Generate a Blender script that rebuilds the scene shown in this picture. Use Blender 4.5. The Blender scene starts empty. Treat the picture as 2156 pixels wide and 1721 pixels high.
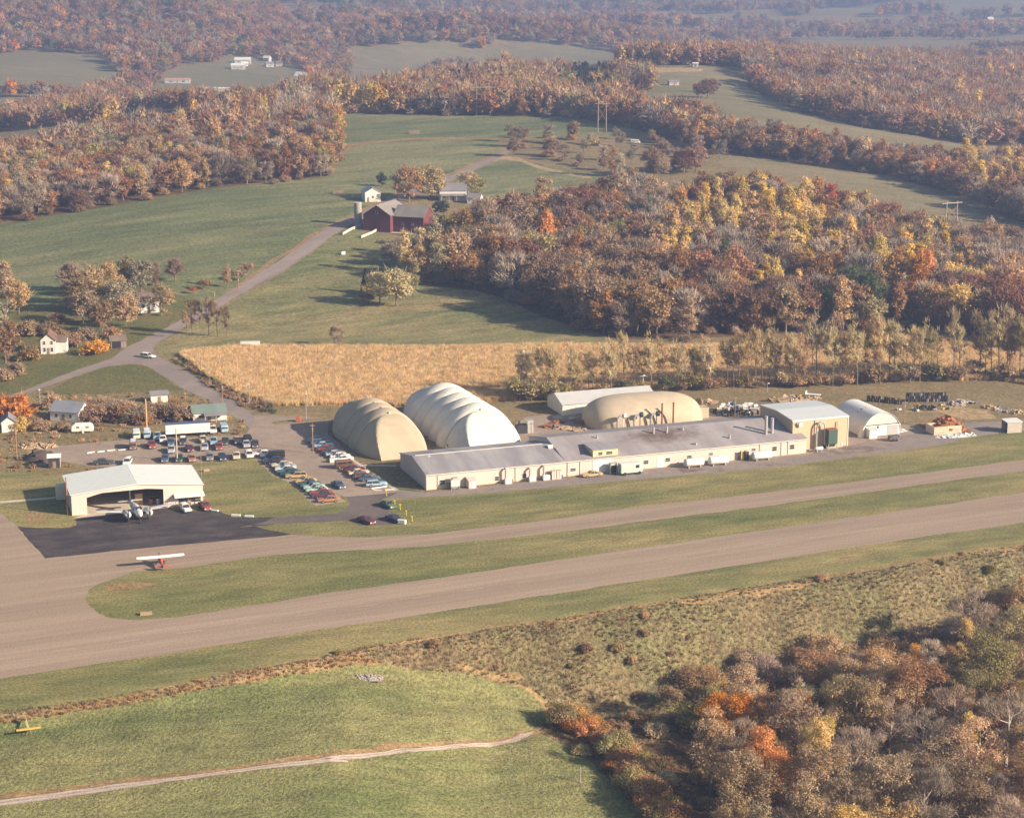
import bpy, bmesh, math, random
import numpy as np
from mathutils import Vector, Matrix, noise as mnoise
from mathutils.geometry import delaunay_2d_cdt
R = math.radians
random.seed(7); rng = np.random.default_rng(7)
sc = bpy.context.scene
col = sc.collection
# ------------------------------------------------------------------ survey: photo point -> place on the ground
F = 4300.0; TH = R(13.57); H = 141.0
CT, ST = math.cos(TH), math.sin(TH)
def ray(u, v):
    a = (u-1078.0)/F; b = (860.5-v)/F
    return a, CT+b*ST, -ST+b*CT
def G(u, v, z=0.0):
    a, dy, dz = ray(u, v); t = (z-H)/dz
    return (a*t, dy*t)
def proj(x, y, z):
    yc = y*CT-(z-H)*ST; zc = y*ST+(z-H)*CT
    return 1078+F*x/yc, 860.5-F*zc/yc
def ht(u, v, vt, z0=0.0):
    x, y = G(u, v, z0); lo, hi = z0, z0+80
    for _ in range(40):
        m = (lo+hi)/2
        if proj(x, y, m)[1] > vt: lo = m
        else: hi = m
    return lo-z0
def cr(x0, y0, k): return lambda x, y: (x0+k*x, y0+k*y)
c1 = cr(0, 789.6, .2753); c2 = cr(526.4, 763.2, .26856); c3 = cr(1052.7, 736.9, .26856)
c4 = cr(1579.1, 684.3, .26757); c5 = cr(0, 473.7, .26856); c6 = cr(579, 263.2, .2753)
c7 = cr(252.7, 884.3, .14649); c8 = cr(536.9, 926.4, .14649); c9 = cr(79, 947.5, .18311)
c10 = cr(1763.3, 810.6, .18213); c11 = cr(868.5, 958, .19531); c12 = cr(1463.3, 831.7, .15625)
f1 = cr(0, 0, .3418); f2 = cr(684.3, 0, .3418); f3 = cr(1368.6, 0, .36524)
b6 = cr(0, 1263.3, .3418); b7 = cr(684.3, 1210.7, .3418); b8 = cr(1368.6, 1105.4, .36524)
def M(f, *pts): return [f(*p) for p in pts]

# ------------------------------------------------------------------ terrain
CTL = [(0,1000,0),(500,1000,0),(1000,1000,0),(1500,1000,0),(2156,1000,0),(0,850,0),(700,850,0),(1400,850,0),(2156,850,0),
 (0,760,0),(400,735,0),(800,730,0),(1300,725,0),(1700,718,0),(2156,735,0),
 (520,640,1.5),(900,640,1),(1250,690,.5),(700,540,6),(790,485,10),(870,490,9),(1000,420,12),(300,600,4),(0,580,2),(0,460,8),(400,400,14),
 (700,375,15),(1060,320,18),(700,240,22),(950,245,22),(1190,245,22),(700,300,19),(950,300,19),
 (1200,600,2),(1400,450,8),(1900,450,6),(1500,380,14),(2156,500,3),(2156,620,0),(1700,600,2),
 (1560,320,18),(1800,380,12),(2040,440,6),(1500,200,27),(1600,240,24),(1900,295,14),(2050,310,10),(1480,143,32),(1340,155,30),
 (1600,180,24),(1700,200,19),(1700,132,8),(2156,220,4),(2156,140,0),(1900,140,3),
 (650,222,22),(500,245,18),(300,290,12),(100,325,4),(0,340,1),(0,400,4),(-200,420,0),(-200,560,2),
 (1150,190,23),(1150,168,25),(1290,165,27),(900,175,18),
 (350,190,-20),(0,240,-20),(100,130,-8),(0,100,-3),(350,24,28),(200,40,20),(350,60,10),(350,100,-4),(560,170,-22),(640,150,-22),
 (700,90,-16),(560,60,0),(-200,100,-4),(-200,200,-18),
 (900,165,-20),(750,175,-22),(1000,110,-18),(1250,110,-18),(1000,62,2),(1000,40,16),(800,50,8),(1250,60,4),(1340,80,-12),
 (1700,120,-24),(1500,60,-30),(1900,60,-32),(2156,30,-14),(1700,6,-28),(1300,6,-30),(600,6,-26),(200,6,-24),(2156,100,-28),(2400,60,-20)]
CP = np.array([G(u, v, z)+(z,) for u, v, z in CTL])
CP = np.vstack([CP, [(-600,900,0),(600,900,0),(-900,1600,-15),(900,1600,0),(-2200,4500,-20),(2200,4500,-20),(0,5500,-10),(-4000,9000,-20),(4000,9000,-20),(0,9500,-20),(-1500,2800,-10),(1600,2900,-20)]])
SX = 1000.0
def _U(r2): return np.where(r2 > 1e-12, .5*r2*np.log(np.maximum(r2, 1e-12)), 0.0)
_P = CP[:, :2]/SX; _n = len(_P)
_K = _U(((_P[:, None]-_P[None])**2).sum(-1)) + np.eye(_n)*2e-5
_A = np.zeros((_n+3, _n+3)); _A[:_n, :_n] = _K; _A[:_n, _n] = 1; _A[:_n, _n+1:] = _P; _A[_n, :_n] = 1; _A[_n+1:, :_n] = _P.T
_W = np.linalg.solve(_A, np.concatenate([CP[:, 2], [0, 0, 0]]))
EDGE = [(-300,1545),(0,1499),(239,1465),(478,1427),(737,1369),(876,1344),(975,1335),(1043,1320),(1163,1306),(1248,1289),(1368,1270),(1460,1255),(1588,1233),(1679,1222),(1843,1200),(2026,1166),(2156,1147),(2400,1105)]
DROP = [1.2,1.4,1.8,2.2,2.8,5.5,8,10,11.5,12.5,13,13.5,13.5,14,14,14,14,14]
EX = np.array([G(u, v) for u, v in EDGE])
def sstep(a, b, x):
    t = np.clip((x-a)/(b-a), 0, 1); return t*t*(3-2*t)
def vnoise(x, y, s, seed=0):
    """cheap smooth value noise, numpy"""
    x = np.asarray(x, float)/s+seed*17.3; y = np.asarray(y, float)/s+seed*7.7
    xi = np.floor(x); yi = np.floor(y); fx = x-xi; fy = y-yi
    fx = fx*fx*(3-2*fx); fy = fy*fy*(3-2*fy)
    def h(a, b):
        q = np.sin(a*127.1+b*311.7+seed*74.7)*43758.5453; return q-np.floor(q)
    return (h(xi,yi)*(1-fx)+h(xi+1,yi)*fx)*(1-fy)+(h(xi,yi+1)*(1-fx)+h(xi+1,yi+1)*fx)*fy
def hgt(x, y):
    x = np.atleast_1d(np.asarray(x, float)); y = np.atleast_1d(np.asarray(y, float))
    q = np.stack([x, y], -1)/SX
    z = np.zeros(len(x))
    far = y > 640
    if far.any():
        qf = q[far]; out = []
        for i in range(0, len(qf), 4000):
            b = qf[i:i+4000]
            out.append(_U(((b[:, None]-_P[None])**2).sum(-1)) @ _W[:_n] + _W[_n] + b @ _W[_n+1:])
        zf = np.concatenate(out)
        zf = np.clip(zf, -60, 60)+ (vnoise(x[far], y[far], 90, 3)-.5)*3*sstep(900, 1600, y[far]) + (vnoise(x[far]*.6, y[far], 210, 5)-.5)*34*sstep(2500, 3300, y[far])
        z[far] = zf*sstep(640, 760, y[far])
    near = y < 480
    if near.any():
        xn, yn = x[near], y[near]
        d = np.interp(xn, EX[:, 0], EX[:, 1])-yn
        dr = np.interp(xn, EX[:, 0], DROP)
        wig = ((vnoise(xn, yn, 9, 1)-.5)*2.6+(vnoise(xn, yn, 4, 6)-.5)*1.1)*np.clip(dr/8, 0, 1)*sstep(1, 6, d)*(1-.6*sstep(25, 60, d))
        w = 4+dr*1.25+(vnoise(xn, yn, 26, 4)-.5)*9*np.clip(dr/8, 0, 1)
        z[near] = -dr*sstep(-1, w, d)-.012*np.clip(d-w, 0, None)*np.clip(dr/3,0,2)+wig
    return z
def h1(x, y): return float(hgt([x], [y])[0])
_tcache = {}
def cast(u, v):
    """where the sight line through a point of the photograph meets the terrain"""
    k = (round(u, 2), round(v, 2))
    if k in _tcache: return _tcache[k]
    a, dy, dz = ray(u, v)
    t = np.concatenate([np.linspace(200, 1500, 500), np.linspace(1503, 6000, 700)])
    zz = H+dz*t; g = hgt(a*t, dy*t); below = np.nonzero(zz < g)[0]
    if len(below) == 0: r = (a*6000, dy*6000)
    else:
        i = below[0]; lo, hi = (t[i-1] if i else 100.0), t[i]
        for _ in range(3):
            tt = np.linspace(lo, hi, 12); s = np.nonzero(H+dz*tt < hgt(a*tt, dy*tt))[0]
            j = s[0] if len(s) else 11
            lo, hi = tt[max(j-1, 0)], tt[j]
        r = (a*hi, dy*hi)
    _tcache[k] = r
    return r
def cast3(u, v):
    x, y = cast(u, v); return Vector((x, y, h1(x, y)))

# ------------------------------------------------------------------ things, parts, meshes
def link(o): col.objects.link(o); return o
def tag(o, label=None, cat=None, group=None, kind=None):
    if label: o['label'] = label
    if cat: o['category'] = cat
    if group: o['group'] = group
    if kind: o['kind'] = kind
    return o
def thing(name, label, cat, loc=(0,0,0), rz=0.0, group=None):
    o = bpy.data.objects.new(name, None); link(o); o.empty_display_size = .5
    o.location = loc; o.rotation_euler = (0, 0, rz)
    return tag(o, label, cat, group)
class MB:
    def __init__(s): s.v = []; s.f = []; s.m = []
    def poly(s, pts, mi=0):
        n = len(s.v); s.v += [tuple(p) for p in pts]; s.f.append(tuple(range(n, n+len(pts)))); s.m.append(mi); return s
    def faces(s, vs, fs, mi=0):
        n = len(s.v); s.v += [tuple(p) for p in vs]; s.f += [tuple(i+n for i in f) for f in fs]; s.m += [mi]*len(fs); return s
    def box(s, x0, y0, z0, x1, y1, z1, mi=0, M=None):
        vs = [(x0,y0,z0),(x1,y0,z0),(x1,y1,z0),(x0,y1,z0),(x0,y0,z1),(x1,y0,z1),(x1,y1,z1),(x0,y1,z1)]
        if M is not None: vs = [tuple(M @ Vector(p)) for p in vs]
        return s.faces(vs, [(0,3,2,1),(4,5,6,7),(0,1,5,4),(1,2,6,5),(2,3,7,6),(3,0,4,7)], mi)
    def tube(s, p0, p1, r0, r1=None, n=8, mi=0, cap=True):
        r1 = r0 if r1 is None else r1
        p0 = Vector(p0); p1 = Vector(p1); d = (p1-p0)
        if d.length < 1e-6: return s
        d.normalize(); a = d.orthogonal().normalized(); b = d.cross(a)
        vs = []
        for p, r in ((p0, r0), (p1, r1)):
            for i in range(n):
                t = 2*math.pi*i/n; vs.append(p+(a*math.cos(t)+b*math.sin(t))*r)
        fs = [(i, (i+1) % n, n+(i+1) % n, n+i) for i in range(n)]
        if cap: fs += [tuple(range(n-1, -1, -1)), tuple(range(n, 2*n))]
        return s.faces(vs, fs, mi)
    def path(s, pts, r, n=6, mi=0):
        for a, b in zip(pts[:-1], pts[1:]): s.tube(a, b, r, r, n, mi)
        return s
    def extrude(s, prof, x0, x1, mi=0, axis='x'):
        """closed profile (list of 2-D points, counter-clockwise) extruded along an axis"""
        n = len(prof)
        if axis == 'x': vs = [(x0, p, q) for p, q in prof]+[(x1, p, q) for p, q in prof]
        else: vs = [(p, x0, q) for p, q in prof]+[(p, x1, q) for p, q in prof]
        fs = [(i, (i+1) % n, n+(i+1) % n, n+i) for i in range(n)]+[tuple(range(n-1, -1, -1)), tuple(range(n, 2*n))]
        return s.faces(vs, fs, mi)
    def loft(s, rings, closed=True, caps=True, mi=0):
        n = len(rings[0]); vs = [p for r in rings for p in r]; fs = []
        for k in range(len(rings)-1):
            for i in range(n if closed else n-1):
                fs.append((k*n+i, k*n+(i+1) % n, (k+1)*n+(i+1) % n, (k+1)*n+i))
        if caps: fs += [tuple(range(n-1, -1, -1)), tuple(range((len(rings)-1)*n, len(rings)*n))]
        return s.faces(vs, fs, mi)
    def grid(s, fn, nu, nv, mi=0):
        vs = [fn(i/nu, j/nv) for j in range(nv+1) for i in range(nu+1)]; w = nu+1
        return s.faces(vs, [(j*w+i, j*w+i+1, (j+1)*w+i+1, (j+1)*w+i) for j in range(nv) for i in range(nu)], mi)
    def xf(s, Mx): s.v = [tuple(Mx @ Vector(p)) for p in s.v]; return s
    def mesh(s, name, mats, smooth=False, recalc=True):
        me = bpy.data.meshes.new(name); me.from_pydata(s.v, [], s.f)
        for m in (mats if isinstance(mats, (list, tuple)) else [mats]): me.materials.append(m)
        me.polygons.foreach_set('material_index', s.m)
        if recalc:
            bm = bmesh.new(); bm.from_mesh(me); bmesh.ops.recalc_face_normals(bm, faces=bm.faces); bm.to_mesh(me); bm.free()
        if smooth is True: me.polygons.foreach_set('use_smooth', [True]*len(me.polygons))
        elif smooth:
            me.polygons.foreach_set('use_smooth', [True]*len(me.polygons)); me.set_sharp_from_angle(angle=R(smooth))
        me.update(); return me
    def build(s, name, mats, parent=None, smooth=False, loc=None, rz=None, label=None):
        o = bpy.data.objects.new(name, s.mesh(name, mats, smooth)); link(o)
        if parent is not None: o.parent = parent
        if loc is not None: o.location = loc
        if rz is not None: o.rotation_euler = (0, 0, rz)
        if label: o['label'] = label
        return o
def bevel(o, w=.03, seg=1):
    m = o.modifiers.new('bevel', 'BEVEL'); m.width = w; m.segments = seg; m.limit_method = 'ANGLE'; return o
def children(o): return [c for c in col.objects if c.parent == o]
def copy_tree(src, kids, loc, rz=0.0, scale=None):
    """copy a thing and its parts; kids = {object: [child objects]}"""
    c = src.copy(); link(c); c.location = loc; c.rotation_euler = (0, 0, rz)
    if scale is not None: c.scale = scale
    def rec(s, d):
        for k in kids.get(s, ()):
            q = k.copy(); link(q); q.parent = d; rec(k, q)
    rec(src, c)
    return c

# ------------------------------------------------------------------ materials
def newmat(name):
    m = bpy.data.materials.new(name); m.use_nodes = True
    nt = m.node_tree; nt.nodes.clear()
    out = nt.nodes.new('ShaderNodeOutputMaterial')
    return m, nt, out
def N(nt, t, **kw):
    n = nt.nodes.new(t)
    for k, v in kw.items():
        if k.startswith('i_'):
            key = k[2:]; key = int(key) if key.isdigit() else key.replace('_', ' ')
            n.inputs[key].default_value = v
        else: setattr(n, k, v)
    return n
def c4_(c): return (c[0], c[1], c[2], 1)
def coords(nt, scale=(1,1,1), rz=0.0, obj=False):
    if obj: g = N(nt, 'ShaderNodeTexCoord').outputs['Object']
    else: g = N(nt, 'ShaderNodeNewGeometry').outputs['Position']
    mp = N(nt, 'ShaderNodeMapping'); mp.vector_type = 'TEXTURE'; mp.inputs['Scale'].default_value = tuple(1/q for q in scale); mp.inputs['Rotation'].default_value = (0, 0, rz)
    nt.links.new(g, mp.inputs['Vector']); return mp.outputs['Vector']
def nz(nt, vec, scale, detail=3.0, rough=.55, dist=0.0):
    n = N(nt, 'ShaderNodeTexNoise'); n.inputs['Scale'].default_value = scale; n.inputs['Detail'].default_value = detail
    n.inputs['Roughness'].default_value = rough; n.inputs['Distortion'].default_value = dist
    nt.links.new(vec, n.inputs['Vector']); return n.outputs['Fac']
def ramp(nt, fac, stops, interp='LINEAR'):
    r = N(nt, 'ShaderNodeValToRGB'); r.color_ramp.interpolation = interp
    el = r.color_ramp.elements
    while len(el) < len(stops): el.new(.5)
    for e, (p, c) in zip(el, stops): e.position = p; e.color = c4_(c) if not isinstance(c, (int, float)) else (c, c, c, 1)
    nt.links.new(fac, r.inputs['Fac']); return r.outputs['Color']
def mixc(nt, fac, a, b, blend='MIX'):
    m = N(nt, 'ShaderNodeMix', data_type='RGBA', blend_type=blend)
    for s, v in ((0, fac), (6, a), (7, b)):
        if isinstance(v, (int, float)): m.inputs[s].default_value = v
        elif isinstance(v, tuple): m.inputs[s].default_value = c4_(v)
        else: nt.links.new(v, m.inputs[s])
    return m.outputs[2]
def princ(nt, out, colr, rough=.9, metal=0.0, spec=.3, bump=None, bs=.3, bd=.1):
    p = N(nt, 'ShaderNodeBsdfPrincipled')
    if isinstance(colr, tuple): p.inputs['Base Color'].default_value = c4_(colr)
    else: nt.links.new(colr, p.inputs['Base Color'])
    p.inputs['Roughness'].default_value = rough; p.inputs['Metallic'].default_value = metal
    p.inputs['Specular IOR Level'].default_value = spec
    if bump is not None:
        b = N(nt, 'ShaderNodeBump'); b.inputs['Strength'].default_value = bs; b.inputs['Distance'].default_value = bd
        nt.links.new(bump, b.inputs['Height']); nt.links.new(b.outputs['Normal'], p.inputs['Normal'])
    nt.links.new(p.outputs['BSDF'], out.inputs['Surface']); return p
def groundmat(name, a, b, c, s1=.018, s2=.12, s3=1.1, rz=0.0, stretch=1.0, bs=.6, bd=.25, mid=.5, c_amt=.5, grain=.45):
    """a<->b in broad patches, c in small patches, fine grain; stretch > 1 draws streaks along direction rz"""
    m, nt, out = newmat(name)
    v = coords(nt, (1/stretch, 1, 1), rz) if stretch != 1.0 else coords(nt)
    v0 = coords(nt)
    n1 = nz(nt, v, s1, 4, .6, .3); n2 = nz(nt, v, s2, 4, .6); n3 = nz(nt, v0, s3, 3, .7)
    base = mixc(nt, ramp(nt, n1, [(mid-.14, 0.0), (mid+.14, 1.0)]), a, b)
    f2 = N(nt, 'ShaderNodeMath', operation='MULTIPLY'); f2.inputs[1].default_value = c_amt
    nt.links.new(ramp(nt, n2, [(.42, 0.0), (.68, 1.0)]), f2.inputs[0])
    base = mixc(nt, f2.outputs[0], base, c)
    g = ramp(nt, n3, [(.32, (1-grain,)*3), (.68, (1+grain,)*3)])
    base = mixc(nt, 1.0, base, g, 'MULTIPLY')
    n4 = nz(nt, v, s2*3.3, 3, .6); base = mixc(nt, 1.0, base, ramp(nt, n4, [(.3, (1-grain*.5,)*3), (.7, (1+grain*.5,)*3)]), 'MULTIPLY')
    princ(nt, out, base, .95, 0, .1, n3, bs, bd); return m
def paint(name, c, rough=.5, dirt=.12, metal=0.0, spec=.4, scale=1.5, dcol=None, obj=True):
    m, nt, out = newmat(name); v = coords(nt, obj=obj)
    n = nz(nt, v, scale, 4, .65)
    d = dcol or tuple(q*.6 for q in c)
    f = N(nt, 'ShaderNodeMath', operation='MULTIPLY'); f.inputs[1].default_value = dirt*2
    nt.links.new(ramp(nt, n, [(.45, 0.0), (.8, 1.0)]), f.inputs[0])
    princ(nt, out, mixc(nt, f.outputs[0], c, d), rough, metal, spec); return m
def ribbed(name, c, pitch=.6, axis='x', rough=.5, dirt=.15, metal=0.0, dcol=None, depth=.04, bs=.5, scale=.35):
    """sheet metal / board cladding: wave bump plus dirt"""
    m, nt, out = newmat(name); v = coords(nt, obj=True)
    w = N(nt, 'ShaderNodeTexWave', wave_type='BANDS', bands_direction=axis.upper(), wave_profile='SIN'); w.inputs['Scale'].default_value = 2*math.pi/(20*pitch)*1.0
    nt.links.new(v, w.inputs['Vector'])
    n = nz(nt, v, scale, 5, .65, .4)
    f = N(nt, 'ShaderNodeMath', operation='MULTIPLY'); f.inputs[1].default_value = dirt*2
    nt.links.new(ramp(nt, n, [(.42, 0.0), (.78, 1.0)]), f.inputs[0])
    base = mixc(nt, f.outputs[0], c, dcol or tuple(q*.6 for q in c))
    line = ramp(nt, w.outputs['Fac'], [(0.0, (.86,)*3), (.25, (1.0,)*3)])
    base = mixc(nt, .6, base, line, 'MULTIPLY')
    princ(nt, out, base, rough, metal, .35, w.outputs['Fac'], bs, depth); return m
def foliage(name, a, b, trans=.25):
    m, nt, out = newmat(name)
    at = N(nt, 'ShaderNodeAttribute', attribute_name='tint'); oi = N(nt, 'ShaderNodeObjectInfo')
    x = mixc(nt, at.outputs['Fac'], a, b)
    hs = N(nt, 'ShaderNodeHueSaturation'); nt.links.new(x, hs.inputs['Color'])
    for key, lo, hi in (('Value', .72, 1.25), ('Hue', .488, .512), ('Saturation', .85, 1.12)):
        mr = N(nt, 'ShaderNodeMapRange'); mr.inputs['To Min'].default_value = lo; mr.inputs['To Max'].default_value = hi
        if key == 'Value': nt.links.new(oi.outputs['Random'], mr.inputs['Value'])
        else:
            q = N(nt, 'ShaderNodeMath', operation='MULTIPLY'); q.inputs[1].default_value = 7.3 if key == 'Hue' else 13.7
            w = N(nt, 'ShaderNodeMath', operation='FRACT'); nt.links.new(oi.outputs['Random'], q.inputs[0]); nt.links.new(q.outputs[0], w.inputs[0]); nt.links.new(w.outputs[0], mr.inputs['Value'])
        nt.links.new(mr.outputs['Result'], hs.inputs[key])
    d = N(nt, 'ShaderNodeBsdfDiffuse'); t = N(nt, 'ShaderNodeBsdfTranslucent'); mx = N(nt, 'ShaderNodeMixShader'); mx.inputs[0].default_value = trans
    nt.links.new(hs.outputs[0], d.inputs['Color']); nt.links.new(hs.outputs[0], t.inputs['Color'])
    nt.links.new(d.outputs[0], mx.inputs[1]); nt.links.new(t.outputs[0], mx.inputs[2]); nt.links.new(mx.outputs[0], out.inputs['Surface'])
    return m
# ------------------------------------------------------------------ ground materials
GM = {
 'ground':   groundmat('rough_ground', (.20,.155,.078), (.26,.19,.10), (.13,.115,.055), .03, .2, 1.3, c_amt=.6),
 'lawn':     groundmat('mown_grass', (.172,.166,.062), (.30,.238,.106), (.102,.122,.045), .03, .09, 1.6, R(20), 3.0, c_amt=.75, grain=.42),
 'runway':   groundmat('tarmac', (.295,.222,.163), (.355,.27,.20), (.25,.188,.14), .045, .20, 2.2, R(24.6), 22.0, bs=.15, bd=.03, c_amt=.7, grain=.2),
 'apron':    groundmat('fresh_asphalt', (.046,.039,.043), (.066,.056,.057), (.115,.095,.085), .05, .25, 2.0, R(18), 2.0, bs=.2, bd=.03, c_amt=.7, grain=.3),
 'drive':    groundmat('drive_asphalt', (.12,.098,.092), (.15,.122,.11), (.19,.155,.135), .06, .3, 2.0, 0, 1.0, bs=.2, bd=.03, grain=.15),
 'gravel_yard': groundmat('gravel', (.29,.225,.172), (.35,.272,.21), (.225,.178,.142), .05, .25, 2.5, 0, 1.0, bs=.3, bd=.05, c_amt=.6, grain=.2),
 'oily_gravel': groundmat('oily_gravel', (.22,.165,.13), (.30,.24,.20), (.10,.075,.065), .1, .3, 2.5, 0, 1.0, bs=.3, bd=.05, c_amt=.8, grain=.25),
 'grey_gravel': groundmat('grey_gravel', (.235,.195,.172), (.28,.232,.20), (.19,.158,.142), .06, .3, 2.5, 0, 1.0, bs=.3, bd=.05, c_amt=.6, grain=.2),
 'road':     groundmat('worn_road', (.245,.20,.178), (.29,.235,.205), (.19,.155,.14), .05, .2, 1.8, R(62), 4.0, bs=.15, bd=.03, grain=.12),
 'concrete': groundmat('pale_concrete', (.50,.43,.34), (.56,.48,.39), (.42,.35,.28), .1, .4, 2.0, 0, 1.0, bs=.1, bd=.02, grain=.1),
 'cornfield':groundmat('corn_ground', (.56,.39,.20), (.52,.36,.18), (.46,.31,.15), .05, .3, 1.5, 0, 1.0),
 'pasture':  groundmat('pasture_grass', (.165,.165,.068), (.29,.225,.105), (.10,.128,.05), .014, .055, .9, R(35), 2.6, c_amt=.75, grain=.5),
 'hay_field':groundmat('green_field', (.128,.145,.062), (.250,.218,.108), (.088,.118,.050), .012, .045, .8, R(30), 5.0, c_amt=.75, grain=.5),
 'far_meadow':groundmat('tan_green_meadow', (.205,.170,.095), (.155,.150,.075), (.25,.195,.115), .008, .05, .7, R(-20), 3.5, c_amt=.5, grain=.25),
 'dry_grass':groundmat('dry_grass', (.33,.22,.11), (.26,.165,.08), (.17,.13,.055), .05, .25, 1.4, 0, 1.0, c_amt=.7, grain=.4),
 'stubble_field':groundmat('stubble', (.38,.27,.15), (.33,.235,.13), (.28,.20,.10), .02, .1, .8, 0, 1.0),
 'clover_field': groundmat('near_field', (.118,.142,.052), (.215,.205,.085), (.26,.22,.10), .025, .12, 1.5, R(22), 3.0, c_amt=.5, grain=.42, bs=1, bd=.4),
 'weedy_bank':groundmat('weedy_bank', (.20,.145,.078), (.145,.132,.06), (.13,.092,.05), .05, .3, 1.1, R(-62), 3.2, c_amt=.75, grain=.55, bs=1, bd=.5),
 'forest_floor':groundmat('leaf_litter', (.12,.072,.04), (.16,.095,.048), (.085,.06,.03), .05, .2, .9, 0, 1.0),
 'dirt_track':groundmat('dirt_track', (.36,.285,.225), (.42,.335,.265), (.28,.21,.15), .1, .4, 2.0, 0, 1.0, grain=.2),
 'garden':   groundmat('garden_grass', (.115,.12,.042), (.17,.14,.058), (.085,.095,.034), .04, .2, 1.2, 0, 1.0, c_amt=.6),
}
def line_strip(pts, w0, w1=None):
    """strip polygon (photo points) around a centre line: widths in photo pixels measured vertically"""
    w1 = w0 if w1 is None else w1
    n = len(pts)
    up = [(u, v-(w0+(w1-w0)*i/(n-1))/2) for i, (u, v) in enumerate(pts)]
    dn = [(u, v+(w0+(w1-w0)*i/(n-1))/2) for i, (u, v) in enumerate(pts)]
    return up+dn[::-1]
ISL_TOP = [(184.5,1241),(206.5,1227),(275,1205),(385,1194),(578,1166.8),(760,1157),(900,1149),(1090,1129),(1291.7,1105.4),(1480,1081),(1632,1061.9),(1800,1039),(2156,990.7),(2400,958)]
TAXI_UP = [(2400,935),(2156,968),(1900,1000),(1632,1033.7),(1321,1070),(1105,1100),(902,1124),(768,1130),(690,1129),(607,1124)]
ISL_BOT = [(2400,1002),(1679,1105.4),(1368.6,1150),(957.7,1210.7),(684.3,1248.3),(594.7,1263),(495.6,1280),(376,1299),(290,1304.5),(232,1301),(208.5,1290.6),(187,1273),(178,1258)]
NEAR = [(2400,1061),(2110,1105.4),(1806.9,1149.2),(1368.6,1217.9),(1060,1266),(684.3,1323.5),(400,1367),(0,1427.3),(-250,1465)]
RUN = TAXI_UP[::-1]+[(2400,935)]  # only for reference
PAVE = NEAR+[(-250,1030),(0,1078.7),(33,1106),(36,1107.6),(93.6,1175),(330,1150),(579,1128)]+TAXI_UP[::-1]+ISL_TOP[::-1]+ISL_BOT[::-1]
APRON = [(36,1107.6),(79,1110.5),(148.6,1109.5),(161,1103),(157.7,1092)]+M(c9,(640,752),(900,725),(1500,655),(1600,690),(2090,700))+[(490,1088),(579,1088),(579,1103.4),(504,1110),(526.4,1105.6),(560,1113),(615,1124.4),(579,1128),(330,1150),(93.6,1175)]
THRESH = M(c9,(400,780),(620,758),(900,728),(1500,657),(1600,640),(1440,634),(560,735))
DRIVE = [(579,1088),(639,1083.9),(705,1081.7),(731.7,1068.5),(737.6,1059.7),(727,1046),(838,1036)]+M(c8,(1980,790),(1820,850),(1870,960),(1990,1090),(2110,1210),(1500,1225),(1380,1150),(700,1180),(0,1215))+[(510,1107.5),(504,1110),(560,1098)]
LOT = [(104.6,939.6),(269.8,924.5),(336.5,924.5),(480,916),(523,912),(528.6,899.7),(512,888.7),(452,838),(480,856),(484.5,858.4),(536.8,875),(561,872),(640,876),(693,881),(692,900),(690,915),(735,955)]+M(c8,(1380,270),(1540,352),(1880,590),(2060,720))+[(843,1036),(727,1047)]+M(c8,(1210,790),(1100,705),(1300,890),(880,930),(780,880),(500,610),(270,510),(0,262))+[(536,962),(406,975),(300,983),(192.7,981),(126.6,970),(118,983),(70,978),(56,960),(70,945)]
BFRONT = [(898,1036),(1192,1006),(1697,956),(1745,948),(1800,935),(1930,912),(2034,890),(2110,887),(2200,880)]
YARD_S = [(2200,903),(2103.5,910.4),(2034,919.8),(1994,934.5),(1873,952),(1766,965),(1631.7,982.6),(1321,1010.8),(1052.7,1035),(821.8,1050),(800,1049),(838,1031)]
FRONTROAD = BFRONT+YARD_S
YARD = [(905,955),(930,930),(1060,905),(1110,876),(1215,868),(1330,850),(1480,862),(1560,880),(1600,856),(1790,905),(1830,885),(1920,895),(2000,900),(1800,940),(1745,950),(1690,958),(1300,1000)]
ROADM = [(40.3,825.5),(134,789),(233.6,754.3),(257.8,736.9),(308.8,710),(429.7,645.6),(579,554.3),(669.9,491.7),(711,466.9),(749.7,453),(830,412),(945,370.6),(1069,315.5),(1085,311),(1077,317.5),(1047,334.8),(948,381.6),(840,425),(760,462),(733,476.6),(705.6,491.7),(579,580),(537,600),(402.8,679.5),(338.4,716),(319.6,731.5),(338.4,753),(402.8,788),(470,830.9),(536.8,875),(528.6,899.7),(512,888.7),(438,842),(389.4,820),(322,775.8),(296,766),(268.6,765),(223,770.5),(150,794.6),(40.3,833),(-120,885),(-120,872)]
CORN = [(376,745),(483,731.5),(579,731.5),(700,731),(900,733),(1150,728),(1300,728),(1420,731),(1560,726),(1700,716),(1850,708),(1960,712),(2060,730),(2156,748),(2320,775),(2320,835),(2100,800),(1900,800),(1700,808),(1400,818),(1080,842),(900,856),(687.5,851.8),(579,855),(510,831),(443,796)]
PAST = [(345,716),(402.8,687),(537,606.5),(579,585),(705.6,493),(733,478),(770,490),(830,500),(860,560),(900,600),(1000,612),(1120,645),(1300,718),(1420,730),(1300,727),(1150,727),(900,732),(700,730),(483,730),(376,744),(345,750),(322,732)]
HAYL = [(-200,520),(0,470),(110,452),(200,438),(430,398),(560,385),(690,371),(703,345),(725,312),(850,294.5),(1042,293),(1066,314),(945,369),(830,410),(748,452),(669,490),(578,553),(429,644),(380,620),(300,600),(200,575),(100,640),(0,660),(-200,700)]
HAYU = [(712,238),(906,243),(1197,246),(1217,250),(1344,274),(1330,284),(1200,290),(1075,288),(1042,291),(850,292),(706,306),(706,262)]
TRI = [(952,382),(1049,336),(1130,345),(1215,360),(1290,375),(1340,392),(1200,425),(1080,450),(1000,430),(985,405)]
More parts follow.
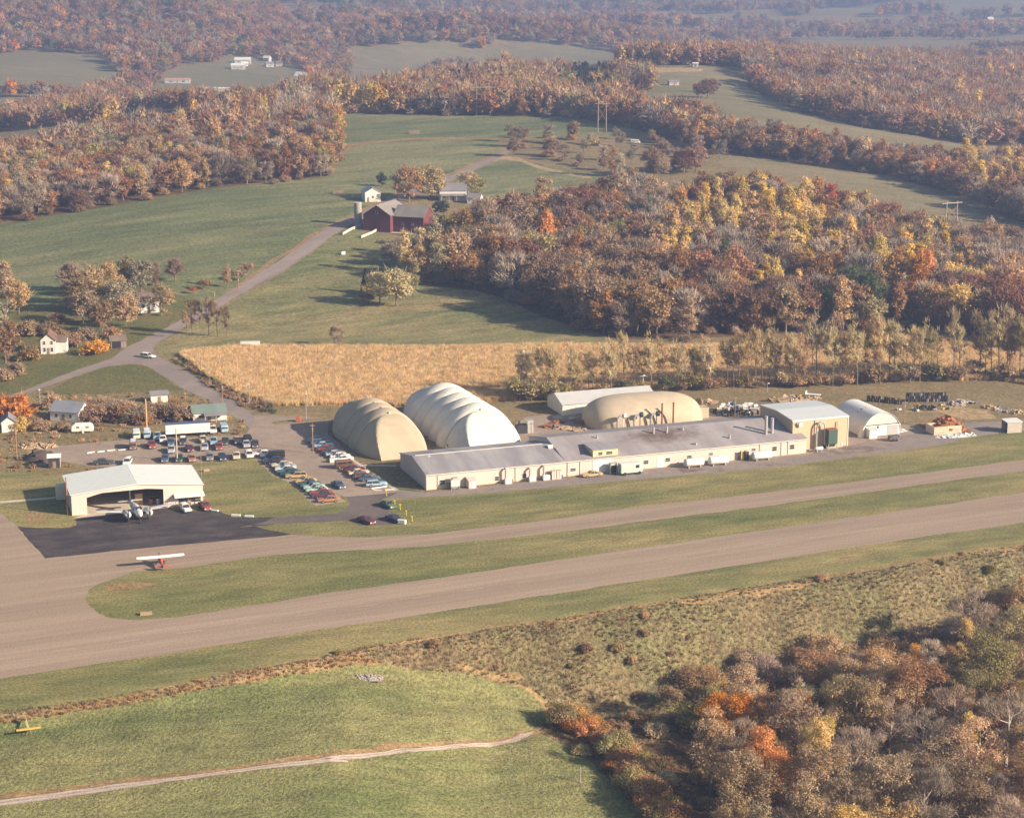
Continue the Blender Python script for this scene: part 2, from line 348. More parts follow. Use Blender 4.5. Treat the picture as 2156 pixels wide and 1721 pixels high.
MEA = M(f3,(455,868),(510,885),(900,945),(1400,1020),(1800,1130),(1950,1195),(1900,1260),(1700,1260),(1500,1230),(1420,1210),(1250,1120),(1000,1060),(900,1020),(700,990),(560,970),(430,950),(250,930),(90,920),(90,872),(300,862))
MEB = M(f3,(300,385),(600,405),(560,440),(600,490),(680,560),(850,640),(1250,730),(1860,835),(2400,850),(2400,930),(1850,925),(1500,900),(1000,830),(750,770),(430,720),(340,650),(100,590),(-60,600),(-180,560),(-150,520),(-60,470),(60,425))
TANS = M(f3,(-200,400),(0,393),(300,398),(290,412),(0,424),(-180,428))
FAR1 = M(f1,(-200,360),(0,345),(150,310),(300,320),(600,340),(700,400),(740,520),(500,610),(250,590),(0,580),(-200,590))
FAR2 = M(f1,(-150,605),(0,600),(310,600),(220,700),(0,740),(-150,750))
FAR3 = M(f1,(1090,410),(1200,400),(1350,380),(1400,350),(1560,350),(1760,400),(1900,430),(1950,560),(1700,630),(1400,660),(1060,665),(820,640),(980,500))
FAR4 = M(f1,(1060,690),(1300,688),(1270,720),(1080,760),(720,730),(760,680))
FAR5 = M(f2,(140,320),(330,290),(720,262),(800,280),(870,305),(950,310),(1080,280),(1250,258),(1400,265),(1850,330),(1830,390),(1500,400),(1300,420),(900,400),(650,430),(330,520),(150,520))
FAR6 = M(f3,(0,70),(200,75),(320,95),(330,110),(150,125),(0,140),(-150,120))
FAR7 = M(f3,(1680,357),(1900,355),(2300,372),(2300,400),(1900,395),(1750,385))
FAR8 = M(f3,(1700,10),(1950,5),(2400,20),(2400,70),(2000,100),(1750,90),(1650,50))
FAR9 = M(f1,(990,161),(1150,160),(1160,174),(1000,174))
FAR10 = M(f3,(1050,352),(1200,350),(1380,362),(1380,378),(1150,372))
FAR11 = M(f2,(-330,40),(100,50),(200,75),(0,110),(-250,90))
FAR12 = M(f3,(1000,40),(1400,30),(1600,60),(1300,90),(1000,75))
TRK_U = M(b6,(-150,1270),(0,1228),(700,1130),(1300,1062),(2156,967))+M(b7,(0,1118),(700,1052),(1200,977),(1290,958))
TRK_D = M(b7,(1250,992),(700,1075),(0,1152))+M(b6,(2156,1000),(1000,1120),(0,1265),(-150,1290))
FIELD = M(b6,(-300,810),(0,760),(700,650),(1400,530),(2156,400))+M(b7,(350,545),(700,590),(1000,640),(1250,690),(1380,790),(1400,850),(1370,900),(1280,950),(1200,972),(700,1035),(0,1095))+M(b6,(2156,940),(1300,1040),(700,1105),(0,1195),(-200,1230))
FIELD2 = M(b6,(-200,1300),(0,1267),(1000,1122),(2156,1003))+M(b7,(0,1156),(700,1078),(1250,994),(1340,985),(1420,1010),(1550,1100),(1750,1250),(1950,1420),(2080,1530),(2200,1700),(-600,1800))+[(-200,1950)]
DRYB = M(b6,(-300,760),(0,712),(500,640),(1000,560),(1400,450),(1800,390),(2156,325))+M(b7,(180,470),(330,520),(350,548))+M(b6,(2156,402),(1400,532),(700,652),(0,765),(-300,815))
BANK = EDGE[:]+[(2500,1500),(2500,2200),(1400,2200),(1330,1721)]+M(b7,(2080,1530),(1750,1250),(1550,1100),(1420,1010),(1290,955),(1380,900),(1410,850),(1390,790),(1250,685),(1000,638),(700,588),(350,543),(180,520))+M(b6,(2156,400),(700,650),(0,760),(-300,815))
FOREST_BR = [(1405,1560),(1500,1480),(1600,1440),(1750,1420),(1950,1390),(2100,1340),(2300,1280),(2500,1300),(2500,2200),(1430,2200),(1400,1721),(1330,1640),(1300,1560)]
W1 = [(-200,505),(0,470),(110,452),(200,438),(430,398),(560,385),(690,371),(705,335),(712,300),(708,262),(705,240),(700,228),(581,235),(495,240),(403,270),(273,283),(171,300),(68,330),(0,340),(-200,380)]
W2 = [(705,238),(906,243),(1197,246),(1220,240),(1235,215),(1280,200),(1330,192),(1368,190),(1368,172),(1330,172),(1265,168),(1197,168),(1128,166),(1060,160),(1009,170),(930,180),(838,200),(780,208),(720,224)]
W3 = [(1217,250),(1344,274),(1400,290),(1470,312),(1555,323),(1697,345),(1880,372.5),(2026,412.7),(2062,431),(2110,455),(2330,520),(2330,350),(2048,360),(1916,356),(1734,328),(1642,303),(1525,282),(1493,262),(1405,240),(1330,232),(1290,224),(1265,222),(1240,235)]
W4 = [(880,560),(900,600),(1000,612),(1100,642),(1200,686),(1300,712),(1420,716),(1560,708),(1700,698),(1850,692),(1960,694),(2060,710),(2156,730),(2330,760),(2330,560),(2180,545),(2062,530),(1989,520),(1938,515),(1887,496),(1825,466),(1734,446),(1640,432),(1580,430),(1480,432),(1350,440),(1200,446),(1080,462),(1010,490),(945,522),(872,553)]
W5 = [(1075,318),(1075,288),(1180,290),(1330,288),(1450,312),(1555,326),(1500,345),(1420,350),(1400,385),(1340,392),(1290,378),(1180,352),(1060,325)]
W6 = [(1588,182),(1617,205),(1679,234),(1825,267),(2048,305),(2156,309),(2400,312),(2400,160),(2156,150),(1900,146),(1800,142),(1700,138),(1640,136),(1580,142),(1565,160)]
W6B = [(1310,131),(1400,126),(1500,124),(1590,130),(1640,136),(1580,144),(1480,138),(1310,141)]
GARD = [(-200,705),(0,660),(100,640),(200,575),(300,600),(380,620),(429,645),(308.8,709),(257,736),(232,754),(134,788),(40,825),(-120,872),(-200,880)]
TRIG = [(150,796),(223,772),(268,767),(295,768),(322,777.5),(385,821),(330,825),(200,830),(90,830)]
ROUGHL = [(40,834),(90,830),(200,830),(330,825),(389,822),(438,842),(512,889),(528,899),(523,912),(480,916),(336,924),(270,924),(104,939),(60,942),(50,965),(118,985),(126,971),(192,982),(300,984),(390,978),(388,1000),(115,1000),(0,990),(-200,1000),(-200,890)]
VERGE = [(338.4,753),(376,745),(443,796),(510,831),(579,855),(687,852),(693,880),(640,875),(561,871),(536.8,874),(470,830),(402.8,787)]
STRIP = M(c2,(160,470),(210,455),(640,430),(640,442),(380,468),(170,480))
STOR = [(1500,835),(1740,800),(2080,790),(2320,800),(2320,890),(2140,885),(2034,886),(1930,905),(1890,880),(1790,850),(1700,840),(1590,850),(1560,868),(1480,855)]
TRACKS = M(c10,(0,660),(600,640),(1000,600),(1250,560),(1850,545),(1880,560),(1500,610),(1000,680),(600,740),(0,800))
OIL = M(c12,(1500,740),(1620,690),(1860,670),(2060,690),(2156,690))+M(c10,(400,700),(740,680),(420,760),(100,800))+M(c12,(1800,800),(1560,770))
SLAB = M(c12,(1530,720),(1700,680),(1890,672),(2000,695),(1700,740),(1540,748))
WALK = M(c8,(1540,350),(2030,355),(2035,372),(1545,366))
SIDEW = M(c8,(1380,250),(1540,350),(1880,585),(2065,712),(2000,722),(1850,600),(1500,362),(1360,262))
WALK2 = M(c1,(0,962),(430,928),(430,940),(0,978))
DIRT = M(b7,(770,545),(850,560),(1000,590),(1180,600),(1250,650),(1180,655),(1000,625),(850,590))
OVAL = line_strip(M(b7,(700,592),(1000,643),(1150,668)), 3, 5)+[]
OVAL = M(b7,(1130,655),(1260,690),(1385,790),(1412,850),(1378,902),(1300,955),(1275,945),(1345,895),(1378,850),(1350,795),(1240,705),(1120,668))
TRKV = M(b6,(0,1195),(700,1100),(1300,1035),(2156,935))+M(b7,(0,1085),(700,1022),(1200,955),(1280,952),(1200,975),(700,1050),(0,1116))+M(b6,(2156,965),(1300,1060),(700,1128),(0,1226))
ZONES = [  # later wins
 ('lawn', [(-300,1560),(0,1507),(239,1472),(478,1432),(737,1373),(876,1348),(1043,1322),(1248,1291),(1460,1257),(1679,1224),(2026,1168),(2156,1149),(2500,1095),(2500,860),(2320,880),(2156,892),(1900,930),(900,1040),(700,970),(545,960),(300,985),(115,990),(0,985),(-300,1000)], .5),
 ('weedy_bank', BANK, .8), ('forest_floor', FOREST_BR, 1.5), ('dry_grass', DRYB, .9), ('clover_field', FIELD, .5), ('clover_field', FIELD2, .5), ('dry_grass', line_strip(EDGE[3:], 6, 7), 1.3), ('dry_grass', OVAL, .7), ('dry_grass', TRKV, .5),
 ('dirt_track', TRK_U+TRK_D, .15), ('dirt_cut', DIRT, .6),
 ('rough_grass', ROUGHL, .6), ('garden', GARD, .8), ('garden', TRIG, .4), ('rough_grass', VERGE, .6), ('rough_grass', STOR, .6),
 ('pasture', PAST, .8), ('hay_field', HAYL, 1.0), ('hay_field', HAYU, 1.0), ('hay_field', TRI, 1.0), ('far_meadow', MEA, 1.5), ('far_meadow', MEB, 1.5), ('stubble_field', TANS, 1.5),
 ('dry_grass', line_strip(M(f2,(60,900),(200,885),(400,865),(560,855),(760,852),(1060,857)), 5, 4), 1.2),
 ('dry_grass', line_strip(M(f2,(20,1040),(60,1000),(110,940),(150,905)), 8, 5), 1.0),
 ('stubble_field', line_strip(M(f2,(1030,985),(1110,970),(1200,985),(1330,1030),(1500,1070),(1640,1090)), 8, 6), 1.5),
 ('dry_grass', line_strip([(1069,313),(945,367),(832,408),(748,450),(669,487),(578,548),(500,600)], 5, 9), 1.2),
 ('forest_floor', W1, 2.5), ('forest_floor', W2, 2.5), ('forest_floor', W3, 2.5), ('forest_floor', W4, 2.0), ('forest_floor', W6, 3), ('forest_floor', W6B, 3), ('rough_grass', W5, 2),
 ('far_meadow', FAR1, 4), ('far_meadow', FAR2, 4), ('far_meadow', FAR3, 4), ('far_meadow', FAR4, 4), ('far_meadow', FAR5, 4), ('stubble_field', FAR6, 4), ('stubble_field', FAR7, 4), ('far_meadow', FAR8, 5), ('stubble_field', FAR9, 3), ('stubble_field', FAR10, 3), ('far_meadow', FAR11, 5), ('far_meadow', FAR12, 5),
 ('cornfield', CORN, .8), ('gravel_yard', YARD, .6), ('gravel_yard', TRACKS, .8), ('gravel_yard', LOT, .45), ('front_road', FRONTROAD, .3), ('oily_gravel', OIL, .7), ('oily_gravel', M(c3,(1400,930),(1480,922),(1590,925),(1600,940),(1500,955),(1440,965),(1410,945)), .5), ('oily_gravel', M(c3,(1690,925),(1750,918),(1770,935),(1720,955),(1690,945)), .5), ('oily_gravel', M(c3,(1980,890),(2080,880),(2200,878),(2200,900),(2060,905)), .5), ('dry_grass', M(c1,(840,1600),(950,1570),(1100,1565),(1220,1575),(1150,1610),(1000,1640),(880,1640)), 1.2), ('dry_grass', M(c1,(170,1060),(290,1050),(340,1080),(300,1130),(200,1135)), .9), ('dry_grass', M(b8,(1090,180),(1180,170),(1200,178),(1110,190)), .8), ('stubble_field', M(c10,(1330,250),(1700,290),(1850,380),(1500,400),(1150,330),(800,330),(760,300),(1000,320)), 1.5), ('rough_grass', STRIP, .4), ('road', ROADM, .35),
 ('runway', PAVE, .3), ('apron', APRON, .3), ('drive', DRIVE, .25), ('concrete_pad', THRESH, .08), ('concrete_pad', SLAB, .1), ('path', WALK, .08), ('path', SIDEW, .08), ('path', WALK2, .1),
]
ZMAT = {'rough_grass': 'ground', 'front_road': 'grey_gravel', 'concrete_pad': 'concrete', 'path': 'concrete', 'dirt_cut': 'dry_grass'}
def to_world(poly, jit):
    w = np.array([cast(u, min(v, 2100)) for u, v in poly]); n = len(w); out = []
    for i in range(n):
        a, b = w[i], w[(i+1) % n]; L = np.hypot(*(b-a)); dist = max(200, (a[1]+b[1])/2)
        st = max(1.2, dist/170)*(.6+jit) if jit > .2 else 1e9
        k = int(max(1, min(L/st, 160)))
        for j in range(k): out.append(a+(b-a)*j/k)
    out = np.array(out)
    if jit > .2:
        s = max(jit*4, 2)
        out[:, 0] += (vnoise(out[:, 0], out[:, 1], s, 11)-.5)*2*jit+(vnoise(out[:, 0], out[:, 1], s*4, 12)-.5)*1.6*jit
        out[:, 1] += (vnoise(out[:, 0], out[:, 1], s, 13)-.5)*2*jit+(vnoise(out[:, 0], out[:, 1], s*4, 14)-.5)*2.2*jit
    return out
def inside(px, py, poly):
    c = np.zeros(len(px), bool); n = len(poly)
    for i in range(n):
        x0, y0 = poly[i]; x1, y1 = poly[(i+1) % n]
        if y0 == y1: continue
        t = ((y0 > py) != (y1 > py))
        c ^= t & (px < (x1-x0)*(py-y0)/(y1-y0)+x0)
    return c
def make_ground():
    polys = [(n, to_world(p, j)) for n, p, j in ZONES]
    pts, edges = [], []
    for n, w in polys:
        b = len(pts); pts += [tuple(q) for q in w]; k = len(w)
        edges += [(b+i, b+(i+1) % k) for i in range(k)]
    def gridpts(y0, y1, st, fx):
        out = []
        for y in np.arange(y0, y1, st):
            X = fx(y); m = int(2*X/st)+1
            for i in range(m+1):
                out.append((-X+2*X*i/m+rng.uniform(-.15, .15)*st, y+rng.uniform(-.15, .15)*st))
        return out
    gp = gridpts(150, 470, 4.5, lambda y: .31*y+60)
    gp = [p for p in gp if (np.interp(p[0], EX[:, 0], EX[:, 1])-p[1]) > -6]
    gp += gridpts(470, 650, 40, lambda y: .31*y+60)
    gp += gridpts(650, 1500, 11, lambda y: .31*y+60) + gridpts(1500, 4600, 38, lambda y: .32*y+100) + gridpts(4600, 9500, 400, lambda y: .5*y)
    gp += [(sx*x, y) for sx in (-1, 1) for x, y in ((2600,-300),(1300,-300),(500,-300),(500,100),(700,500),(900,900),(1200,1500),(2600,1500),(2600,3000),(2600,5000),(5000,9500),(1500,100),(2600,600))]
    pts += gp
    vc, ed, fc, ov, oe, of = delaunay_2d_cdt([Vector(p) for p in pts], edges, [], 0, 1e-4)
    V = np.array([(v.x, v.y) for v in vc]); Fc = np.array([f[:3] for f in fc])
    cen = V[Fc].mean(1); zone = np.zeros(len(Fc), int); names = ['ground']
    for n, w in polys:
        if n not in names: names.append(n)
        lo = w.min(0); hi = w.max(0)
        c = np.nonzero((cen[:, 0] >= lo[0]) & (cen[:, 0] <= hi[0]) & (cen[:, 1] >= lo[1]) & (cen[:, 1] <= hi[1]))[0]
        ins = inside(cen[c, 0], cen[c, 1], w); zone[c[ins]] = names.index(n)
    Z = hgt(V[:, 0], V[:, 1]); e = 1.5
    gx = (hgt(V[:, 0]+e, V[:, 1])-hgt(V[:, 0]-e, V[:, 1]))/(2*e); gy = (hgt(V[:, 0], V[:, 1]+e)-hgt(V[:, 0], V[:, 1]-e))/(2*e)
    nrm = np.stack([-gx, -gy, np.ones_like(gx)], -1); nrm /= np.linalg.norm(nrm, axis=1)[:, None]
    for zi, n in enumerate(names):
        f = Fc[zone == zi]
        if not len(f): continue
        u, inv = np.unique(f, return_inverse=True); f = inv.reshape(-1, 3)
        a, b, c = V[u][f[:, 0]], V[u][f[:, 1]], V[u][f[:, 2]]
        cr_ = (b[:, 0]-a[:, 0])*(c[:, 1]-a[:, 1])-(b[:, 1]-a[:, 1])*(c[:, 0]-a[:, 0])
        f[cr_ < 0] = f[cr_ < 0][:, ::-1]
        me = bpy.data.meshes.new(n); me.from_pydata(np.column_stack([V[u], Z[u]]).tolist(), [], f.tolist())
        me.materials.append(GM[ZMAT.get(n, n)]); me.polygons.foreach_set('use_smooth', [True]*len(f))
        me.normals_split_custom_set_from_vertices([tuple(q) for q in nrm[u]])
        tag(link(bpy.data.objects.new(n, me)), kind='structure')
    return {n: w for n, w in polys}, polys
ZW, ZPOLY = make_ground()

# runway centre-line dashes, thin sheets just above the tarmac
mk = paint('faded_marking', (.39,.31,.245), .8, .3, obj=False)
b = MB()
for pts in (M(b6,(720,262),(860,238)), M(b6,(1090,202),(1240,182)), M(b6,(1470,147),(1600,128)), M(b6,(1820,97),(1950,77)), M(b6,(330,310),(470,292)), M(b6,(0,362),(70,353)),
            M(b7,(200,192),(320,177)), M(b7,(530,142),(650,124)), M(b7,(860,95),(980,76)), M(b7,(1180,45),(1280,30)),
            M(b8,(110,195),(210,183)), M(b8,(390,153),(500,140)), M(b8,(660,113),(760,100)), M(b8,(920,75),(1010,63)), M(b8,(1160,38),(1280,24))):
    p = Vector(G(*pts[0])); q = Vector(G(*pts[1])); d = (q-p).normalized(); n = Vector((-d.y, d.x))*.16
    b.poly([(*(p-n), .012), (*(q-n), .012), (*(q+n), .012), (*(p+n), .012)])
tag(b.build('runway_markings', mk), kind='structure')
# wheel ruts of the farm track
rut = groundmat('wheel_rut', (.50,.42,.36), (.45,.37,.31), (.38,.30,.24), .1, .5, 2.0, grain=.15)
b = MB()
tu = [np.array(cast(*p)) for p in TRK_U]; td = [np.array(cast(*p)) for p in TRK_D[::-1]]
def along(pl, t):
    d = np.concatenate([[0], np.cumsum([np.hypot(*(b_-a_)) for a_, b_ in zip(pl[:-1], pl[1:])])]); s = t*d[-1]
    return np.array([np.interp(s, d, [p[0] for p in pl]), np.interp(s, d, [p[1] for p in pl])])
for f0, f1_ in ((.08, .36), (.62, .92)):
    prev = None
    for i in range(140):
        t = i/139*.97; a_ = along(tu, t); c_ = along(td, t); w_ = (vnoise([i], [f0*50], 6, 2)[0]-.5)*.14
        l = a_+(c_-a_)*(f0+w_); r = a_+(c_-a_)*(f1_+w_)
        cur = [(l[0], l[1], h1(*l)+.05), (r[0], r[1], h1(*r)+.05)]
        if prev: b.poly([prev[0], prev[1], cur[1], cur[0]])
        prev = cur
tag(b.build('track_ruts', rut), kind='structure')
# ------------------------------------------------------------------ trees
PAL = {  # tint a, tint b
 'rust':   ((.33,.175,.085), (.45,.26,.125)),
 'russet': ((.235,.125,.078), (.33,.185,.11)),
 'orange': ((.50,.24,.075), (.64,.33,.11)),
 'gold':   ((.58,.39,.11), (.74,.53,.18)),
 'olive':  ((.29,.23,.095), (.40,.325,.14)),
 'green':  ((.11,.135,.06), (.17,.185,.085)),
 'tan':    ((.41,.27,.145), (.54,.375,.205)),
 'bare':   ((.33,.25,.185), (.44,.345,.255)),
 'brown':  ((.28,.185,.105), (.39,.265,.155)),
 'red':    ((.36,.11,.06), (.44,.155,.08)),
 'pine':   ((.042,.058,.038), (.07,.088,.052)),
 'pale':   ((.38,.32,.20), (.48,.41,.27)), 'khaki': ((.46,.36,.19), (.62,.50,.27)),
 'mauve':  ((.285,.21,.15), (.38,.29,.205)),
}
CWORD = {'rust':'rust brown','russet':'dark russet','orange':'bright orange','gold':'golden yellow','olive':'olive green','green':'green','tan':'tan leaved','bare':'bare grey','brown':'dull brown','red':'red leaved','pine':'dark evergreen','pale':'pale straw coloured','khaki':'khaki','mauve':'mauve brown'}
FM = {k: foliage('leaves_'+k, a, b_, .22 if k in ('bare', 'pine', 'mauve') else .34) for k, (a, b_) in PAL.items()}
bark = paint('bark', (.20,.15,.115), .95, .5, obj=False, scale=3); bark_pale = paint('pale_bark', (.46,.39,.33), .95, .4, obj=False, scale=3)
def quads_mesh(name, C, U, V, tint, mat, tri=False):
    n = len(C)
    if tri: P = np.stack([C-U, C+U, C+V], 1)
    else: P = np.stack([C-U, C-V*.8, C+U, C+V*.8], 1)
    k = P.shape[1]; me = bpy.data.meshes.new(name)
    me.vertices.add(n*k); me.vertices.foreach_set('co', P.reshape(-1).astype(np.float32))
    me.loops.add(n*k); me.loops.foreach_set('vertex_index', np.arange(n*k, dtype=np.int32))
    me.polygons.add(n); me.polygons.foreach_set('loop_start', np.arange(0, n*k, k, dtype=np.int32)); me.polygons.foreach_set('loop_total', np.full(n, k, np.int32))
    a = me.attributes.new('tint', 'FLOAT', 'FACE'); a.data.foreach_set('value', np.clip(tint, 0, 1).astype(np.float32))
    me.materials.append(mat); me.update(calc_edges=True); me.validate(); return me
def unit(n, r):
    q = r.normal(size=(n, 3)); return q/np.linalg.norm(q, axis=1)[:, None]
SHAPES = {  # crown rx, rz, centre z, lobes, lobe r range, trunk height
 'round': (4.2, 4.9, 6.2, 44, (.7, 1.8)), 'wide': (5.2, 4.8, 6.0, 58, (.8, 1.9)), 'tall': (2.6, 6.4, 7.4, 40, (.6, 1.35)), 'dome': (3.7, 3.7, .45, 34, (.9, 1.7)),
 'spire': (2.0, 5.2, 6.6, 20, (.7, 1.2)), 'bush': (1.7, 1.15, 1.0, 12, (.5, .9)), 'thin': (2.3, 6.2, 10.2, 34, (.35, .95)), 'open': (4.4, 5.0, 6.2, 26, (.8, 1.7)),
}
def crown_mesh(name, shape, colr, n, leaf, seed):
    r = np.random.default_rng(seed)
    if shape == 'conifer':
        t = r.random(n)**.75; z = 1.0+9.5*t; rad = (1-t)*2.7*(.55+.45*r.random(n))*(1+.18*np.sin(z*5.5)); an = r.random(n)*6.283
        C = np.stack([rad*np.cos(an), rad*np.sin(an), z-.12*rad], 1); nr = np.stack([np.cos(an), np.sin(an), np.full(n, .5)], 1)+r.normal(size=(n, 3))*.5
        tint = r.random(n)*.6+.2
    else:
        rx, rz, zc, K, (l0, l1) = SHAPES[shape]
        d = unit(K, r); d[:, 2] = d[:, 2]*.95+.12 if shape not in ('bush', 'dome') else np.abs(d[:, 2])
        d /= np.linalg.norm(d, axis=1)[:, None]
        rad = .45+.5*r.random(K)**.6; L = d*rad[:, None]*np.array([rx, rx, rz])+np.array([0, 0, zc]); L[:, :2] += r.normal(size=(K, 2))*rx*.08
        if shape == 'spire' or shape == 'tall':
            f = np.clip(1.15-(L[:, 2]-zc+rz)/(2*rz)*(.95 if shape == 'spire' else .55), .2, 1.1); L[:, :2] *= f[:, None]
        if shape == 'thin': L[:, 0] -= (L[:, 2]-4)*.10
        lr = (l0+(l1-l0)*r.random(K)); kk = r.choice(K, n, p=lr**2/np.sum(lr**2)); dv = unit(n, r); dv[:, 2] = np.where(dv[:, 2] < -.3, -dv[:, 2], dv[:, 2])
        C = L[kk]+dv*(lr[kk]*(.25+1.05*r.random(n)**.8))[:, None]*np.array([1, 1, .8]); nr = dv*.8+r.normal(size=(n, 3))*.55+np.array([0, 0, .25])
        lt = r.random(K); tint = .62*lt[kk]+.38*r.random(n)
    nr /= np.linalg.norm(nr, axis=1)[:, None]
    if colr == 'bare' or colr == 'mauve' or shape == 'thin':   # twigs: long thin triangles fanning out and up
        out = C-np.array([0, 0, C[:, 2].mean()*.55]); out /= np.linalg.norm(out, axis=1)[:, None]
        U = np.cross(out+r.normal(size=(n, 3))*.2, unit(n, r)); U /= np.linalg.norm(U, axis=1)[:, None]
        V = out+r.normal(size=(n, 3))*.45; V /= np.linalg.norm(V, axis=1)[:, None]
        s = leaf*(.6+.8*r.random(n))[:, None]
        return quads_mesh(name, C-V*s, U*s*.16, V*s*2.6, tint, FM[colr], True)
    U = np.cross(nr, unit(n, r)); U /= np.linalg.norm(U, axis=1)[:, None]; V = np.cross(nr, U)
    s = leaf*(.55+.7*r.random(n))[:, None]; U = U*s*.62; V = V*s*.62
    k = r.random(n) < (.0 if shape == 'conifer' else .24)      # twigs standing out of the leaves
    out = C-np.array([0, 0, C[:, 2].mean()*.6]); out /= np.linalg.norm(out, axis=1)[:, None]
    out = out+r.normal(size=(n, 3))*.4+np.array([0, 0, .25]); out /= np.linalg.norm(out, axis=1)[:, None]
    U2 = np.cross(out, unit(n, r)); U2 /= np.linalg.norm(U2, axis=1)[:, None]
    U[k] = (U2*s*.10)[k]; V[k] = (out*s*2.3)[k]; C = C+np.where(k[:, None], out*s*.9, 0)
    return quads_mesh(name, C, U, V, tint, FM[colr])
def trunk_mesh(name, shape, seed, mat):
    r = random.Random(seed); b = MB()
    if shape == 'conifer': b.tube((0,0,-.5), (0,0,9.5), .22, .04, 6); return b.mesh(name, mat)
    rx, rz, zc, K, _ = SHAPES[shape]
    top = zc+rz*.55; lean = -1.0 if shape == 'thin' else r.uniform(-.4, .4)
    w = .13 if shape == 'bush' else (.17 if shape == 'thin' else .30)
    pts = [Vector((lean*(t**1.5)*.7+r.uniform(-.1, .1)*(t > 0), r.uniform(-.15, .15)*(t > 0), -.5+(top+.5)*t)) for t in (0, .25, .5, .75, 1)]
    if shape == 'bush': pts = [p*.8 for p in pts]
    rr = [w, w*.8, w*.62, w*.42, w*.18]
    for i in range(4): b.tube(pts[i], pts[i+1], rr[i], rr[i+1], 6)
    for k in range(4 if shape == 'bush' else 10):
        t = .3+.65*(k+r.random()*.6)/10; i = min(3, int(t*4)); p = pts[i].lerp(pts[i+1], t*4-i)
        an = k*2.4+r.uniform(-.5, .5); ln = rx*r.uniform(.45, 1.05)*(1.1-.5*t); q = p+Vector((math.cos(an)*ln, math.sin(an)*ln, ln*r.uniform(.5, 1.0)))
        m_ = p.lerp(q, .5)+Vector((0, 0, -.12*ln)); wr = w*(.5-.3*t)
        b.tube(p, m_, wr, wr*.65, 5); b.tube(m_, q, wr*.65, wr*.2, 5)
        q2 = m_+Vector((math.cos(an+.8)*ln*.45, math.sin(an+.8)*ln*.45, ln*.5)); b.tube(m_, q2, wr*.5, wr*.15, 4)
    return b.mesh(name, mat)
_cm, _tm = {}, {}
def get_crown(shape, colr, lod, var):
    k = (shape, colr, lod, var)
    if k not in _cm:
        n, leaf = {'near': (9500, .26), 'mid': (2300, .62), 'far': (340, 1.5)}[lod]
        if shape == 'bush': n = int(n*.28); leaf *= .62
        if shape in ('spire', 'tall'): n = int(n*.8); leaf *= .85
        if shape == 'thin': n = int(n*.27); leaf *= 1.0
        if shape == 'open': n = int(n*.55)
        if shape == 'wide': n = int(n*1.35)
        if colr in ('bare', 'mauve'): n = int(n*1.0); leaf *= 1.15
        _cm[k] = crown_mesh('crown_'+shape+'_'+colr, shape, colr, n, leaf, hash((shape, colr, lod, var)) % 99991 if False else (sum(map(ord, shape+colr+lod))*13+var*7919))
    return _cm[k]
def get_trunk(shape, var, pale=False):
    k = (shape, var, pale)
    if k not in _tm: _tm[k] = trunk_mesh('trunk_'+shape, shape, var*31+len(shape), bark_pale if pale else bark)
    return _tm[k]
TREES = []   # individual trees waiting for their label: dicts
def add_tree(x, y, shape, colr, lod, s, region, cat='tree', name=None, group=None, z=None, label=None):
    TREES.append(dict(x=x, y=y, z=h1(x, y) if z is None else z, shape=shape, colr=colr, lod=lod, s=s, region=region, cat=cat, name=name, group=group, label=label))
ORD = ['first','second','third','fourth','fifth','sixth','seventh','eighth','ninth','tenth','eleventh','twelfth','thirteenth','fourteenth','fifteenth','sixteenth','seventeenth','eighteenth','nineteenth','twentieth']
FORM = {'round':'round crowned','wide':'broad crowned','tall':'tall narrow','spire':'pointed','bush':'low','dome':'dense rounded','thin':'thin','open':'loose crowned','conifer':'conical'}
def flush_trees():
    groups = {}
    for t in TREES:
        t['u'] = proj(t['x'], t['y'], t['z']+5*t['s'])[0]
        groups.setdefault((t['region'], t['colr'], t['shape'], t['cat']), []).append(t)
    for (reg, c, sh, cat), L in groups.items():
        L.sort(key=lambda t: t['u'])
        for i, t in enumerate(L):
            lab = f"{FORM[sh]} {CWORD[c]} {cat} {reg}".replace('bare bare', 'bare')
            if len(L) > 1:
                k = len(L)
                lab += (', leftmost such' if i == 0 else ', rightmost such' if i == k-1 else f", {ORD[i]} such from left" if i < 20 and i <= k/2 else f", {ORD[k-1-i]} such from right" if k-1-i < 20 else ', middle one')
            if not t['label']: t['label'] = lab
    for t in TREES:
        nm = t['name'] or {'conifer': 'evergreen_tree', 'bush': 'bush', 'thin': 'thin_tree', 'spire': 'poplar_tree', 'tall': 'tall_tree'}.get(t['shape'], 'bare_tree' if t['colr'] == 'bare' else 'autumn_tree')
        e = thing(nm, t['label'], t['cat'], (t['x'], t['y'], t['z']), rng.random()*6.28 if t['shape'] != 'thin' else rng.uniform(-.4, .4), t['group'])
        e.scale = (t['s']*rng.uniform(.9, 1.1), t['s']*rng.uniform(.9, 1.1), t['s']*rng.uniform(.93, 1.1))
        v = int(rng.integers(0, 3))
        c = link(bpy.data.objects.new('crown', get_crown(t['shape'], t['colr'], t['lod'], v))); c.parent = e
        k = link(bpy.data.objects.new('trunk', get_trunk(t['shape'], v, t['colr'] in ('bare', 'thin')))); k.parent = e
